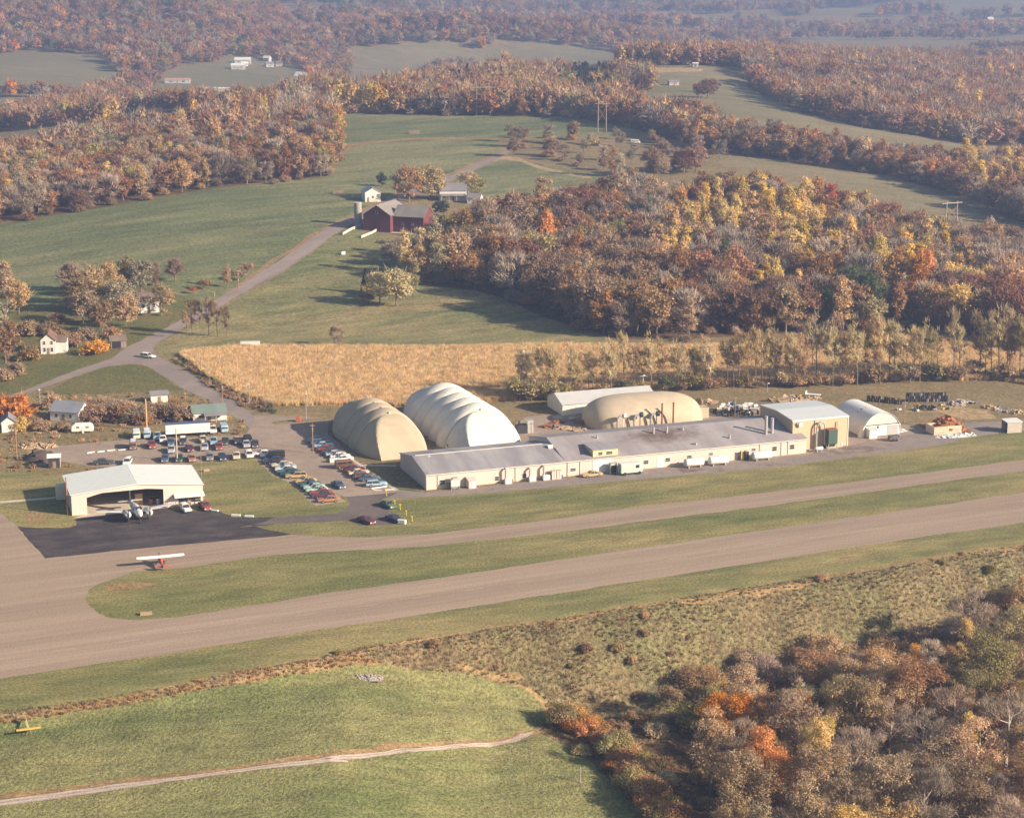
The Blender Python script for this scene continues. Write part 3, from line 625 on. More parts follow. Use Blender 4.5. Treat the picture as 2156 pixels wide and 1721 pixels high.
def scatter(poly, r, n_try=None, world=False):
    w = poly if world else np.array([cast(u, min(v, 2300)) for u, v in poly])
    lo, hi = w.min(0), w.max(0); area = (hi-lo).prod(); n = int(area/(r*r)*5)
    P = np.column_stack([rng.uniform(lo[0], hi[0], n), rng.uniform(lo[1], hi[1], n)]); P = P[inside(P[:, 0], P[:, 1], w)]
    cell = {}; out = []
    for x, y in P:
        i, j = int(x//r), int(y//r); ok = True
        for a in (-1, 0, 1):
            for c in (-1, 0, 1):
                for q in cell.get((i+a, j+c), ()):
                    if (q[0]-x)**2+(q[1]-y)**2 < r*r: ok = False; break
                if not ok: break
            if not ok: break
        if ok: cell.setdefault((i, j), []).append((x, y)); out.append((x, y))
    return np.array(out)
def pick(mix):
    q = rng.random()*sum(p for _, _, p in mix)
    for sh, c, p in mix:
        q -= p
        if q <= 0: return sh, c
    return mix[-1][:2]
def npick(mix, x, y):
    """species keep together: the draw follows a slow noise over the ground"""
    q = (float(vnoise([x], [y], 34, 61)[0])*1.7+float(vnoise([x], [y], 90, 62)[0])*1.3+rng.random()*.55) % 1.0*sum(p for _, _, p in mix)
    for sh, c, p in mix:
        q -= p
        if q <= 0: return sh, c
    return mix[-1][:2]
def hinted(u, v, hints, mix, xy=None):
    for hu, hv, ru, rv, sh, c, p in hints:
        if ((u-hu)/ru)**2+((v-hv)/rv)**2 < 1 and rng.random() < p: return sh, c
    return npick(mix, *xy) if xy is not None else pick(mix)
# instanced masses --------------------------------------------------
protos = {}
def proto_coll(name, meshes):
    c = bpy.data.collections.new(name)
    for i, me in enumerate(meshes):
        o = bpy.data.objects.new(f'{name}_{i:03d}', me); c.objects.link(o)
    return c
def mass(name, label, cat, pts, idx, scl, rot, coll, kind='stuff'):
    """one object of uncountable plants: points carrying instances of the prototype meshes"""
    n = len(pts); me = bpy.data.meshes.new(name); me.vertices.add(n); me.vertices.foreach_set('co', np.asarray(pts, np.float32).reshape(-1))
    for nm, ty, dat in (('pidx', 'INT', np.asarray(idx, np.int32)), ('scl', 'FLOAT', np.asarray(scl, np.float32)), ('rot', 'FLOAT', np.asarray(rot, np.float32))):
        me.attributes.new(nm, ty, 'POINT').data.foreach_set('value', dat)
    o = tag(link(bpy.data.objects.new(name, me)), label, cat, None, kind)
    ng = bpy.data.node_groups.new(name, 'GeometryNodeTree')
    ng.interface.new_socket('Geometry', in_out='INPUT', socket_type='NodeSocketGeometry'); ng.interface.new_socket('Geometry', in_out='OUTPUT', socket_type='NodeSocketGeometry')
    gi, go = ng.nodes.new('NodeGroupInput'), ng.nodes.new('NodeGroupOutput')
    ip = ng.nodes.new('GeometryNodeInstanceOnPoints'); ci = ng.nodes.new('GeometryNodeCollectionInfo'); ci.inputs['Collection'].default_value = coll
    ci.inputs['Separate Children'].default_value = True; ci.inputs['Reset Children'].default_value = True
    def attr(nm, ty):
        a = ng.nodes.new('GeometryNodeInputNamedAttribute'); a.data_type = ty; a.inputs['Name'].default_value = nm; return a.outputs['Attribute']
    cx = ng.nodes.new('ShaderNodeCombineXYZ'); L = ng.links.new
    L(attr('rot', 'FLOAT'), cx.inputs['Z']); L(gi.outputs[0], ip.inputs['Points']); L(ci.outputs[0], ip.inputs['Instance']); ip.inputs['Pick Instance'].default_value = True
    L(attr('pidx', 'INT'), ip.inputs['Instance Index']); L(cx.outputs[0], ip.inputs['Rotation']); L(attr('scl', 'FLOAT'), ip.inputs['Scale']); L(ip.outputs[0], go.inputs[0])
    md = o.modifiers.new('scatter', 'NODES'); md.node_group = ng
    return o
class Wood:
    """collects (x, y, shape, colour, lod, scale) and becomes one mass"""
    def __init__(s): s.p = []; s.i = []; s.s = []; s.r = []; s.me = []; s.k = {}
    def add(s, x, y, z, shape, colr, lod, sc_):
        v = int(rng.integers(0, 3)); k = (shape, colr, lod, v)
        if k not in s.k:
            s.k[k] = len(s.me); cm, tm = get_crown(shape, colr, lod, v), get_trunk(shape, v)
            me = cm
            if lod != 'far':   # crown and trunk in one prototype
                bm = bmesh.new(); bm.from_mesh(cm); nf = len(bm.faces); bm.from_mesh(tm)
                bm.faces.ensure_lookup_table()
                for f in bm.faces[nf:]: f.material_index = 1
                me = bpy.data.meshes.new('tree_'+shape+colr); bm.to_mesh(me); bm.free(); me.materials.append(FM[colr]); me.materials.append(bark)
            s.me.append(me)
        s.p.append((x, y, z)); s.i.append(s.k[k]); s.s.append(sc_); s.r.append(rng.random()*6.283)
    def done(s, name, label, cat='trees'):
        return mass(name, label, cat, s.p, s.i, s.s, s.r, proto_coll('kinds_of_'+name, s.me))

# --- the woods ------------------------------------------------------
MIXW = [('round','rust',.24),('wide','russet',.13),('round','tan',.13),('open','bare',.22),('round','brown',.14),('tall','orange',.04),('tall','tan',.05),('open','olive',.09),('open','mauve',.12)]
H4 = [(1530,462,125,48,'spire','gold',.88),(1680,500,50,78,'tall','gold',.9),(1430,525,55,32,'spire','gold',.7),(1645,585,45,40,'spire','gold',.55),(1600,600,30,35,'spire','gold',.5),
      (1800,478,45,45,'spire','gold',.6),(1905,555,60,45,'tall','gold',.5),(2040,615,70,35,'round','gold',.55),(2000,548,60,30,'spire','gold',.5),(1745,545,30,40,'spire','gold',.6),(1880,640,45,60,'tall','rust',.8),
      (1930,640,40,60,'tall','orange',.45),(1760,425,25,40,'tall','red',.5),(1650,425,20,30,'spire','orange',.6),(1560,545,90,35,'open','bare',.75),(2060,540,110,50,'open','bare',.6),(1330,470,70,50,'open','bare',.6),
      (1230,415,70,35,'wide','russet',.7),(1265,600,120,60,'wide','brown',.65),(1470,640,80,55,'wide','russet',.55),(1790,650,60,55,'round','green',.5),(1840,660,40,50,'round','olive',.6),(1720,640,60,60,'round','russet',.4),
      (1528,548,26,24,'tall','green',.8),(1380,480,22,22,'tall','green',.6),(1000,500,80,60,'wide','rust',.45),(900,560,60,60,'tall','khaki',.55),(880,520,60,40,'round','tan',.5),(1390,640,30,40,'round','rust',.6),(1430,690,40,40,'tall','tan',.6),(1900,430,60,40,'wide','russet',.6),(1500,420,60,30,'wide','russet',.4)]
allmid = []
def wood(poly, r, hints, mix, key, smin=.85, smax=1.35, zcheck=None):
    for x, y in scatter(poly, r):
        z = h1(x, y); u, v = proj(x, y, z+7)
        sh, c = hinted(u, v, hints, mix, (x, y))
        allmid.append([x, y, z, sh, c, rng.uniform(smin, smax), key, u, v])
wood(W4, 7.3, H4, MIXW, 'W4', .95, 1.6)
wood(W1, 7.0, [(300,420,300,30,'open','bare',.6),(560,370,150,25,'open','mauve',.6),(640,230,60,25,'open','bare',.7),(530,340,50,50,'tall','rust',.7),(610,350,30,40,'tall','rust',.7),(480,300,25,18,'round','green',.6)],
     [('round','rust',.26),('wide','russet',.17),('round','orange',.05),('tall','tan',.15),('round','tan',.12),('open','bare',.12),('round','olive',.07),('open','mauve',.12),('tall','gold',.03)], 'W1')
wood(W2, 6.8, [(760,225,90,22,'tall','gold',.65),(1120,232,90,18,'tall','tan',.7),(1000,235,90,18,'wide','rust',.5),(1230,165,70,25,'conifer','pine',.75),(975,165,40,30,'conifer','pine',.4),(1040,150,40,40,'tall','tan',.5)],
     [('round','rust',.3),('wide','russet',.25),('open','mauve',.2),('round','tan',.15),('round','olive',.1)], 'W2')
wood(W3, 6.8, [(2090,360,80,40,'tall','gold',.4),(1950,385,60,40,'wide','orange',.3),(2080,420,80,40,'open','bare',.4)],
     [('round','rust',.30),('wide','russet',.2),('tall','rust',.15),('round','tan',.15),('open','mauve',.15),('open','bare',.05)], 'W3')
wood(W5, 17, [], [('open','mauve',.5),('round','brown',.25),('open','bare',.25)], 'W5', .45, 1.05)
wood(W6, 7.6, [(1700,235,120,18,'wide','russet',.4)], [('round','rust',.3),('wide','russet',.25),('open','mauve',.3),('round','tan',.1),('tall','gold',.02)], 'W6')
wood(W6B, 7.0, [(1480,128,120,12,'wide','russet',.5)], [('round','rust',.4),('wide','russet',.4),('tall','tan',.2)], 'W6')
KEYREG = {'W4': 'in the hillside wood beyond the cornfield', 'W1': 'along the front of the left ridge wood'}
cand = [t for t in allmid if t[6] == 'W4' and -20 < t[7] < 2176]
cand.sort(key=lambda t: t[1])
front = set(id(t) for t in cand[:150])
W = Wood(); NIND = 0
for t in allmid:
    x, y, z, sh, c, s, key, u, v = t
    if id(t) in front:
        row = 'at the foot of' if t[8] > 660 else 'low in' if t[8] > 610 else 'inside'
        add_tree(x, y, sh, c, 'mid', s, row+' the hillside wood', group='trees of the hillside wood'); NIND += 1
    if rng.random() < .6: W.add(x+rng.normal()*2.5, y-rng.uniform(1.5, 5), z, 'dome', pick([('', 'brown', .35), ('', 'mauve', .3), ('', 'rust', .15), ('', 'tan', .2)])[1], 'mid' if y < 1150 else 'far', rng.uniform(.45, .9))
    if id(t) not in front: W.add(x, y, z, sh, c, 'mid' if y < 1150 else 'far', s*(1.0 if y < 1150 else 1.05))
W.done('woodland', 'autumn woods in rust, gold and grey over the ridges and hillsides')
# far woods: everything beyond that is not a field
W = Wood(); farpoly = [w for n, w in ZPOLY if n in ('far_meadow', 'stubble_field', 'hay_field')]; midpoly = [w for n, w in ZPOLY if n == 'forest_floor']
for y0, y1, st in ((1180, 2000, 11.5), (2000, 3000, 12.5), (3000, 4600, 19)):
    nx = int((.56*y1)/st); ny = int((y1-y0)/st)
    X = ((np.arange(nx)+.5)/nx-.5)*.56*y1; Y = y0+(np.arange(ny)+.5)*st
    XX, YY = np.meshgrid(X, Y); XX = XX.ravel()+rng.uniform(-.5, .5, XX.size)*st; YY = YY.ravel()+rng.uniform(-.5, .5, YY.size)*st
    k = np.abs(XX) < .275*YY+40; XX, YY = XX[k], YY[k]
    ok = np.ones(len(XX), bool)
    for wp in farpoly+midpoly+[ZW['road']]: ok &= ~inside(XX, YY, wp)
    dens = vnoise(XX, YY, 170, 21)*.55+vnoise(XX, YY, 60, 22)*.45
    z = hgt(XX, YY); low = (z < -10)
    band = vnoise(XX*.28, YY, 95, 25)*.6+vnoise(XX*.4, YY, 40, 26)*.4
    ok &= (dens > np.where(low, .36, .10)) & ((band > .44) | (YY < 2330) | ((YY < 2760) & (XX < 170))) & ((band > .53) | (YY < 2760))
    xy = np.column_stack([XX, YY])[ok]; zz = z[ok]
    for (x, y), z_ in zip(xy, zz):
        u, v = proj(x, y, z_)
        if (y < 1400 and v > 205) or (y < 2150 and v > 98 and 722 < u < 1560): continue
        d = vnoise([x], [y], 140, 31)[0]
        c = pick([('round','rust',.32+.4*d),('wide','russet',.35),('open','mauve',.35),('round','tan',.12),('round','orange',.05),('round','olive',.08),('round','green',.05)])
        W.add(x, y, z_, c[0], c[1], 'far', rng.uniform(.85, 1.35)*(1 if y < 3000 else 1.35))
print('far trees', len(W.p), 'mid', len(allmid))
W.done('distant_woodland', 'hazy brown autumn woods on the distant hills')

# lower right wood, seen close
H10 = [(1500,1530,45,35,'round','orange',.85),(1560,1500,70,50,'round','orange',.55),(1600,1540,50,50,'round','olive',.7),(1705,1600,50,60,'tall','gold',.8),(1930,1440,50,60,'tall','orange',.75),(1850,1420,60,60,'wide','tan',.5),
       (1650,1660,60,60,'round','orange',.3),(1900,1600,150,120,'open','bare',.35),(1750,1500,60,60,'round','khaki',.55),(2060,1420,60,80,'round','olive',.4),(2120,1330,50,60,'round','orange',.45),(1560,1640,60,60,'round','tan',.6),(1450,1480,60,40,'open','bare',.6),(2080,1560,80,60,'wide','rust',.5)]
P10 = [(1500,1610),(1520,1560),(1575,1500),(1700,1468),(1830,1455),(1950,1420),(2050,1370),(2160,1290),(2330,1240),(2500,1400),(2500,2080),(1560,2080),(1500,1840),(1490,1690)]
for x, y in scatter(P10, 6.5):
    z = h1(x, y); u, v = proj(x, y, z+6)
    if u > 2156+75 or v > 1721+85: continue
    sh, c = hinted(u, v, H10, [('open','bare',.22),('open','tan',.22),('open','brown',.18),('round','khaki',.10),('open','rust',.12),('tall','gold',.05),('tall','tan',.06),('open','mauve',.05)])
    row = 'atop' if v < 1430 else 'inside' if v < 1590 else 'low in'
    add_tree(x, y, sh, c, 'near', rng.uniform(.72, 1.38), row+' the lower right wood', group='trees of the lower right wood')
# brown thicket between bank and wood
for x, y in scatter([(1400,1480),(1480,1420),(1620,1400),(1800,1390),(1950,1350),(2100,1290),(2200,1230),(2250,1300),(2060,1385),(1950,1430),(1800,1460),(1560,1500),(1440,1560)], 4.6):
    sh, c = pick([('bush','brown',.4),('bush','tan',.25),('bush','bare',.2),('bush','olive',.15)])
    add_tree(x, y, sh, c, 'near', rng.uniform(1.3, 2.3), 'in the thicket under the runway bank', 'bush', group='bushes of the thicket under the bank')
# orange hedge running down beside the near field
hp = [cast(*p) for p in M(b7,(1420,945),(1560,930),(1660,1000),(1760,1080),(1820,1180),(1900,1290),(1980,1390),(2060,1480),(2150,1600))]
hp = np.array(hp)
for i in range(40):
    p = along(hp, i/39); t = i/39
    c = pick([('bush','orange',.55 if t < .5 else .25),('bush','olive',.3),('bush','rust',.2+.5*t),('bush','tan',.1)])
    add_tree(p[0]+rng.normal()*.9, p[1]+rng.normal()*1.0, 'bush', c[1], 'near', rng.uniform(1.15, 1.75), 'in the orange hedge beside the near field', 'bush', group='bushes of the orange hedge')
bw = Wood()
for x, y in scatter([p for p in BANK if p[1] < 2150], 3.0):
    u, v = proj(x, y, 0); dd = np.interp(x, EX[:, 0], EX[:, 1])-y
    if u < 680 or u > 2230 or v > 1790 or rng.random() > .10+.5*sstep(8, 40, dd)*vnoise([x], [y], 12, 71)[0]*2: continue
    bw.add(x, y, h1(x, y)-.15, 'dome', pick([('', 'brown', .35), ('', 'tan', .2), ('', 'olive', .25), ('', 'khaki', .12), ('', 'mauve', .12)])[1], 'mid', rng.uniform(.14, .42)*(1+.5*sstep(15, 50, dd)))
bw.done('bank_brush', 'scrubby brown and olive brush on the bank and gully', 'brush')
# tall thin tree row behind the factory
hr = np.array([cast(*p) for p in [(1100,838),(1200,833),(1330,822),(1420,818),(1560,815),(1750,808),(1900,800),(2060,792),(2200,800)]])
skip = [(.835, .865)]
for i in range(72):
    t = (i+rng.uniform(-.45, .45))/71; t = min(max(t, 0), 1)
    if any(a < t < c for a, c in skip): continue
    p = along(hr, t); big = .92+.30*t
    c = pick([('thin','khaki',.75),('thin','tan',.2),('thin','olive',.05)])
    s = (.92+.44*t)*rng.uniform(.80, 1.12)*(.88 if .28 < t < .36 else 1)
    add_tree(p[0]+rng.normal()*1.2, p[1]+rng.normal()*1.6, 'thin', c[1], 'mid', s, 'in the tall row behind factory', group='tall thin trees behind the factory')
for i in range(46):
    t = (i+rng.uniform(-.4, .4))/45; t = min(max(t, 0), 1); p = along(hr, t)
    c = pick([('bush','olive',.35),('bush','brown',.35),('bush','tan',.15),('bush','green',.15),('bush','orange',.07)])
    add_tree(p[0]+rng.normal()*2, p[1]-1.5+rng.normal()*1.5, 'bush', c[1], 'mid', rng.uniform(.8, 1.9)*(1.25 if t > .6 else 1), 'under the tall tree row', 'bush', group='bushes under the tall tree row')
for u, v, s in ((1095,842,2.4),(1120,845,2.2),(1150,842,2.0),(1190,838,1.8)):
    add_tree(*cast(u, v), 'bush', 'olive', 'mid', s, 'left of the tall tree row', 'bush', group='bushes under the tall tree row')
# trees by the houses and along the roads: photo point of the foot, shape, colour, scale, where
for u, v, sh, c, s, reg in [
 (200,745,'dome','orange',.98,'X'),(15,648,'tall','tan',1.25,'at the left edge of the photo'),(40,660,'round','tan',1.0,'at the left edge of the photo'),(-15,700,'round','pale',1.1,'at the left edge of the photo'),
 (12,765,'round','brown',1.15,'at the left edge of the photo'),(62,758,'dome','tan',.9,'left of the old white house'),(165,655,'round','brown',1.15,'among the farmhouse trees'),(150,610,'round','mauve',.9,'among the farmhouse trees'),
 (200,640,'round','tan',1.2,'among the farmhouse trees'),(235,655,'wide','olive',1.0,'among the farmhouse trees'),(175,680,'wide','brown',1.0,'among the farmhouse trees'),(255,665,'round','pale',1.15,'among the farmhouse trees'),
 (270,610,'round','olive',1.0,'among the farmhouse trees'),(297,618,'round','pale',1.1,'among the farmhouse trees'),(230,625,'round','tan',1.1,'among the farmhouse trees'),(265,690,'round','tan',1.05,'among the farmhouse trees'),
 (215,700,'round','brown',.95,'among the farmhouse trees'),(340,665,'open','tan',1.0,'right of the small white house'),(368,592,'round','mauve',.75,'standing alone in the left field'),(325,600,'round','mauve',.7,'behind the small white house'),
 (478,605,'tall','rust',.62,'beside the diagonal road'),(406,618,'bush','red',.9,'beside the diagonal road'),(150,728,'dome','brown',.9,'beside the old white house'),(60,705,'dome','brown',1.0,'behind the old white house'),(105,705,'dome','brown',.9,'behind the old white house'),
 (20,884,'dome','orange',1.75,'beside the lower left houses'),(42,905,'dome','gold',.8,'beside the lower left houses'),(-5,890,'conifer','pine',.6,'beside the lower left houses'),
 (175,880,'dome','brown',.95,'behind the gravel car park'),(205,885,'dome','brown',.95,'behind the gravel car park'),(232,880,'dome','mauve',1.0,'behind the gravel car park'),(262,885,'dome','brown',.95,'behind the gravel car park'),(285,888,'dome','mauve',.95,'behind the gravel car park'),
 (330,880,'dome','brown',.95,'behind the gravel car park'),(355,882,'dome','brown',.95,'behind the gravel car park'),(385,885,'dome','brown',.95,'behind the gravel car park'),(398,880,'dome','olive',.7,'behind the gravel car park'),(110,858,'dome','tan',.8,'behind the blue roofed house'),
 (405,705,'thin','brown',.82,'in the clump by the road junction'),(422,702,'thin','brown',.75,'in the clump by the road junction'),(440,706,'thin','brown',.8,'in the clump by the road junction'),(458,708,'thin','brown',.78,'in the clump by the road junction'),(478,710,'thin','brown',.7,'in the clump by the road junction'),(395,712,'thin','brown',.6,'in the clump by the road junction'),
 (860,424,'wide','rust',1.45,'beside the red barn'),(906,420,'wide','khaki',1.35,'beside the red barn'),(805,392,'round','pine',.55,'behind the white farm shed'),(985,412,'open','tan',1.1,'beside the grey farmhouse'),(935,455,'round','pine',.6,'in front of the grey farmhouse'),(920,450,'round','pine',.5,'in front of the grey farmhouse'),(1005,420,'open','olive',.9,'beside the grey farmhouse'),
 (770,618,'conifer','pine',.95,'in the pasture below the barn'),(800,640,'round','khaki',1.1,'in the pasture below the barn'),(835,645,'round','khaki',1.25,'in the pasture below the barn'),(870,625,'tall','olive',1.0,'in the pasture below the barn'),(788,625,'bush','gold',2.0,'in the pasture below the barn'),(772,638,'bush','mauve',1.8,'in the pasture below the barn'),
 (868,545,'round','khaki',1.0,'just below the red barn'),(890,548,'round','tan',.9,'just below the red barn'),(825,560,'round','mauve',1.0,'just below the red barn'),(850,578,'tall','khaki',1.15,'just below the red barn'),(880,590,'round','tan',1.1,'just below the red barn'),
 (1290,372,'tall','rust',1.0,'in the meadow by the upper road'),(1305,372,'tall','pale',.9,'in the meadow by the upper road'),(1378,372,'wide','rust',1.15,'in the meadow by the upper road'),(1440,365,'wide','russet',1.1,'in the meadow by the upper road'),(1465,362,'wide','russet',1.2,'in the meadow by the upper road'),(1418,362,'round','pine',.6,'in the meadow by the upper road'),
 (1322,185,'wide','pine',1.0,'by the hilltop white house'),(1368,186,'conifer','pine',.9,'by the hilltop white house'),(1345,182,'bush','pine',2.2,'by the hilltop white house'),(1490,205,'wide','russet',1.0,'in the hilltop pasture'),(1505,196,'open','brown',.9,'in the hilltop pasture'),(1470,205,'round','rust',.9,'in the hilltop pasture'),
 (710,728,'open','bare',.6,'standing alone in the pasture'),(190,872,'dome','brown',.85,'behind the gravel car park'),(218,870,'dome','mauve',.9,'behind the gravel car park'),(248,872,'dome','brown',.9,'behind the gravel car park'),(275,873,'dome','tan',.8,'behind the gravel car park'),(302,892,'dome','brown',.7,'behind the gravel car park'),(372,870,'dome','brown',.8,'behind the gravel car park'),(130,905,'dome','brown',.5,'beside the white camper'),(85,905,'dome','tan',.6,'beside the white camper'),(70,895,'dome','brown',.6,'beside the white camper'),(135,720,'dome','brown',.8,'beside the old white house'),(180,715,'dome','brown',.9,'among the farmhouse trees'),(240,712,'dome','tan',.8,'among the farmhouse trees'),(120,680,'dome','brown',.7,'among the farmhouse trees'),(30,790,'dome','brown',.8,'at the left edge of the photo'),(5,800,'dome','tan',.8,'at the left edge of the photo'),(430,610,'bush','brown',1.5,'beside the diagonal road'),(500,590,'bush','brown',1.6,'beside the diagonal road'),(520,576,'bush','brown',1.6,'beside the diagonal road')]:
    cat = 'bush' if sh == 'bush' else 'tree'
    if reg == 'X': add_tree(*cast(u, v), sh, c, 'mid', s, '', label='round rust orange tree in front of the old white house')
    else: add_tree(*cast(u, v), sh, c, 'mid', s, reg, cat)
flush_trees()

# --- weeds, corn -----------------------------------------------------
for _k, _a, _b in (('rust_weed', (.22,.14,.075), (.30,.195,.105)), ('olive_weed', (.16,.14,.06), (.24,.20,.09)), ('green_weed', (.115,.125,.052), (.165,.165,.07)), ('tan_weed', (.29,.205,.11), (.38,.28,.16))): FM[_k] = foliage(_k, _a, _b, .25)
def tuft_mesh(name, n, h, w, spread, mat, seed, lean=.5):
    r = np.random.default_rng(seed); an = r.random(n)*6.283; rad = spread*np.sqrt(r.random(n))
    C = np.stack([rad*np.cos(an), rad*np.sin(an), np.full(n, -.05)], 1); a2 = r.random(n)*6.283
    U = np.stack([np.cos(a2), np.sin(a2), np.zeros(n)], 1)*(w*(.5+r.random(n)))[:, None]
    V = r.normal(size=(n, 3))*lean*h*.5; V[:, 2] = h*(.5+.6*r.random(n)); return quads_mesh(name, C, U, V, r.random(n), mat, True)
def weeds(name, label, poly, r, kinds, smin, smax, world=False, cat='weeds'):
    P = scatter(poly, r, world=world); u, v = proj(P[:, 0], P[:, 1], 0*P[:, 0]); ok = (u > -60) & (u < 2220) & (v < 1800); P = P[ok]
    d = vnoise(P[:, 0], P[:, 1], 14, 41); z = hgt(P[:, 0], P[:, 1])
    idx = np.minimum((np.clip(d+rng.normal(size=len(P))*.16, 0, .999)*len(kinds)).astype(int), len(kinds)-1)
    return mass(name, label, cat, np.column_stack([P, z]), idx, rng.uniform(smin, smax, len(P)), rng.random(len(P))*6.283, proto_coll('kinds_of_'+name, kinds))
weeds('bank_weeds', 'rough weeds and brambles covering the runway bank', [p for p in BANK if p[1] < 2150], .72,
      [tuft_mesh('weed_a', 22, .8, .12, .6, FM['rust_weed'], 1), tuft_mesh('weed_b', 22, .6, .13, .6, FM['olive_weed'], 2), tuft_mesh('weed_e', 16, .35, .12, .6, FM['green_weed'], 14), tuft_mesh('weed_c', 22, .7, .12, .6, FM['rust_weed'], 3), tuft_mesh('weed_f', 22, .6, .12, .6, FM['tan_weed'], 15), tuft_mesh('weed_d', 20, .5, .14, .6, FM['olive_weed'], 4)], .22, .8)
weeds('dry_grass_tufts', 'tall dry grass along the edge of the near field', DRYB, .9, [tuft_mesh('dry_a', 24, .8, .12, .5, FM['tan'], 5), tuft_mesh('dry_b', 24, .9, .14, .5, FM['rust'], 6), tuft_mesh('dry_c', 22, .7, .14, .5, FM['pale'], 7)], .35, .8)
FM['corn'] = foliage('dry_corn', (.65,.455,.235), (.80,.59,.325), .4)
weeds('corn_stalks', 'ripe golden corn standing in the field behind the domes', CORN, 1.0, [tuft_mesh('corn_%d' % k, 90, 1.75, .08, .8, FM['corn'], 50+k, .45) for k in range(4)], .85, 1.05, cat='corn')
weeds('roadside_brush', 'low brown brush on the rough ground around the houses', ROUGHL, 3.2, [tuft_mesh('brush_a', 60, 1.5, .2, 1.1, FM['brown'], 8), tuft_mesh('brush_b', 50, 1.0, .2, 1.1, FM['tan'], 9), tuft_mesh('brush_c', 50, .5, .16, 1.2, FM['olive'], 10)], .4, 1.0, cat='brush')
weeds('verge_brush', 'dark brush in the ditch between road and cornfield', M(c5,(1350,1050),(1500,1060),(1640,1190),(1800,1290),(1950,1360),(2150,1430),(2150,1480),(1900,1420),(1650,1270),(1400,1090)), 2.0, [tuft_mesh('ditch_a', 60, 1.4, .22, 1.0, FM['brown'], 11), tuft_mesh('ditch_b', 60, 1.2, .22, 1.0, FM['green'], 12)], .5, 1.0, cat='brush')
# ------------------------------------------------------------------ buildings
class Frame:
    """a wall line on the ground: local x along it, y away from the camera, z up"""
    def __init__(s, a, b=None, ang=None, z=0.0):
        s.o = Vector((a[0], a[1], z)); s.ang = ang if ang is not None else math.atan2(b[1]-a[1], b[0]-a[0])
        s.c, s.s = math.cos(s.ang), math.sin(s.ang); s.L = math.hypot(b[0]-a[0], b[1]-a[1]) if b else 0
    def w(s, x, y, z=0): return Vector((s.o.x+x*s.c-y*s.s, s.o.y+x*s.s+y*s.c, s.o.z+z))
    def front(s, p, yoff=0.0):
        """local (x, z) where the sight line through photo point p meets the vertical plane y = yoff"""
        a, dy, dz = ray(*p); n = (-s.s, s.c); o = s.w(0, yoff)
        t = (o.x*n[0]+o.y*n[1])/(a*n[0]+dy*n[1]); X, Y, Z = a*t, dy*t, H+dz*t
        return ((X-s.o.x)*s.c+(Y-s.o.y)*s.s, Z-s.o.z)
    def local(s, x, y): dx, dy = x-s.o.x, y-s.o.y; return (dx*s.c+dy*s.s, -dx*s.s+dy*s.c)
def slab2(b, y0, z0, y1, z1, x0, x1, t=.14, axis='x', mi=0, lift=.006):
    """one roof slope as a thick slab extruded along an axis"""
    b.extrude([(y0, z0+lift), (y1, z1+lift), (y1, z1+lift+t), (y0, z0+lift+t)], x0, x1, mi, axis)
def gable(parent, x0, x1, y0, y1, hw, rise, wm, rm, axis='x', over=.35, t=.14, wname='wall', rname='roof', rp=.5):
    wb, rb = MB(), MB()
    if axis == 'x':
        ym = y0+(y1-y0)*rp; wb.extrude([(y0,-.3),(y1,-.3),(y1,hw),(ym,hw+rise),(y0,hw)], x0, x1)
        k0 = rise/(ym-y0); k1 = rise/(y1-ym)
        slab2(rb, y0-over, hw-over*k0, ym, hw+rise, x0-over, x1+over, t); slab2(rb, ym, hw+rise, y1+over, hw-over*k1, x0-over, x1+over, t)
    else:
        xm = x0+(x1-x0)*rp; wb.extrude([(x0,-.3),(x1,-.3),(x1,hw),(xm,hw+rise),(x0,hw)], y0, y1, axis='y')
        k0 = rise/(xm-x0); k1 = rise/(x1-xm)
        slab2(rb, x0-over, hw-over*k0, xm, hw+rise, y0-over, y1+over, t, 'y'); slab2(rb, xm, hw+rise, x1+over, hw-over*k1, y0-over, y1+over, t, 'y')
    return wb.build(wname, wm, parent), rb.build(rname, rm, parent)
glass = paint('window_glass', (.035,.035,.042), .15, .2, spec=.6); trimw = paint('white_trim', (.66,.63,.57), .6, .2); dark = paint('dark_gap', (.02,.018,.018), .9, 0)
def window(parent, x, z, w, h, y=0.0, frame=None, name='window', side=None, mull=True):
    """window on the plane y (front) or, with side='x', on the plane x=y"""
    f, p = MB(), MB(); fr = .07
    def bx(mb, a0, b0, a1, b1, d0, d1):
        if side is None: mb.box(a0, y-d1, b0, a1, y-d0, b1)
        elif side == 'r': mb.box(y+d0, a0, b0, y+d1, a1, b1)
        else: mb.box(y-d1, a0, b0, y-d0, a1, b1)
    for a0, b0, a1, b1 in ((x-w/2, z-h/2, x+w/2, z-h/2+fr), (x-w/2, z+h/2-fr, x+w/2, z+h/2), (x-w/2, z-h/2+fr, x-w/2+fr, z+h/2-fr), (x+w/2-fr, z-h/2+fr, x+w/2, z+h/2-fr)): bx(f, a0, b0, a1, b1, .003, .06)
    if mull: bx(f, x-w/2+fr, z-.03, x+w/2-fr, z+.03, .004, .05)
    bx(p, x-w/2+fr, z-h/2+fr, x+w/2-fr, z+h/2-fr, .002, .03)
    o = p.build(name, glass, parent); f.build('frame', frame or trimw, o); return o
def door(parent, x, w, h, m, y=0.0, name='door', side=None):
    b = MB()
    if side is None: b.box(x-w/2, y-.06, 0.02, x+w/2, y-.003, h)
    elif side == 'r': b.box(y+.003, x-w/2, 0.02, y+.06, x+w/2, h)
    else: b.box(y-.06, x-w/2, 0.02, y-.003, x+w/2, h)
    return b.build(name, m, parent)
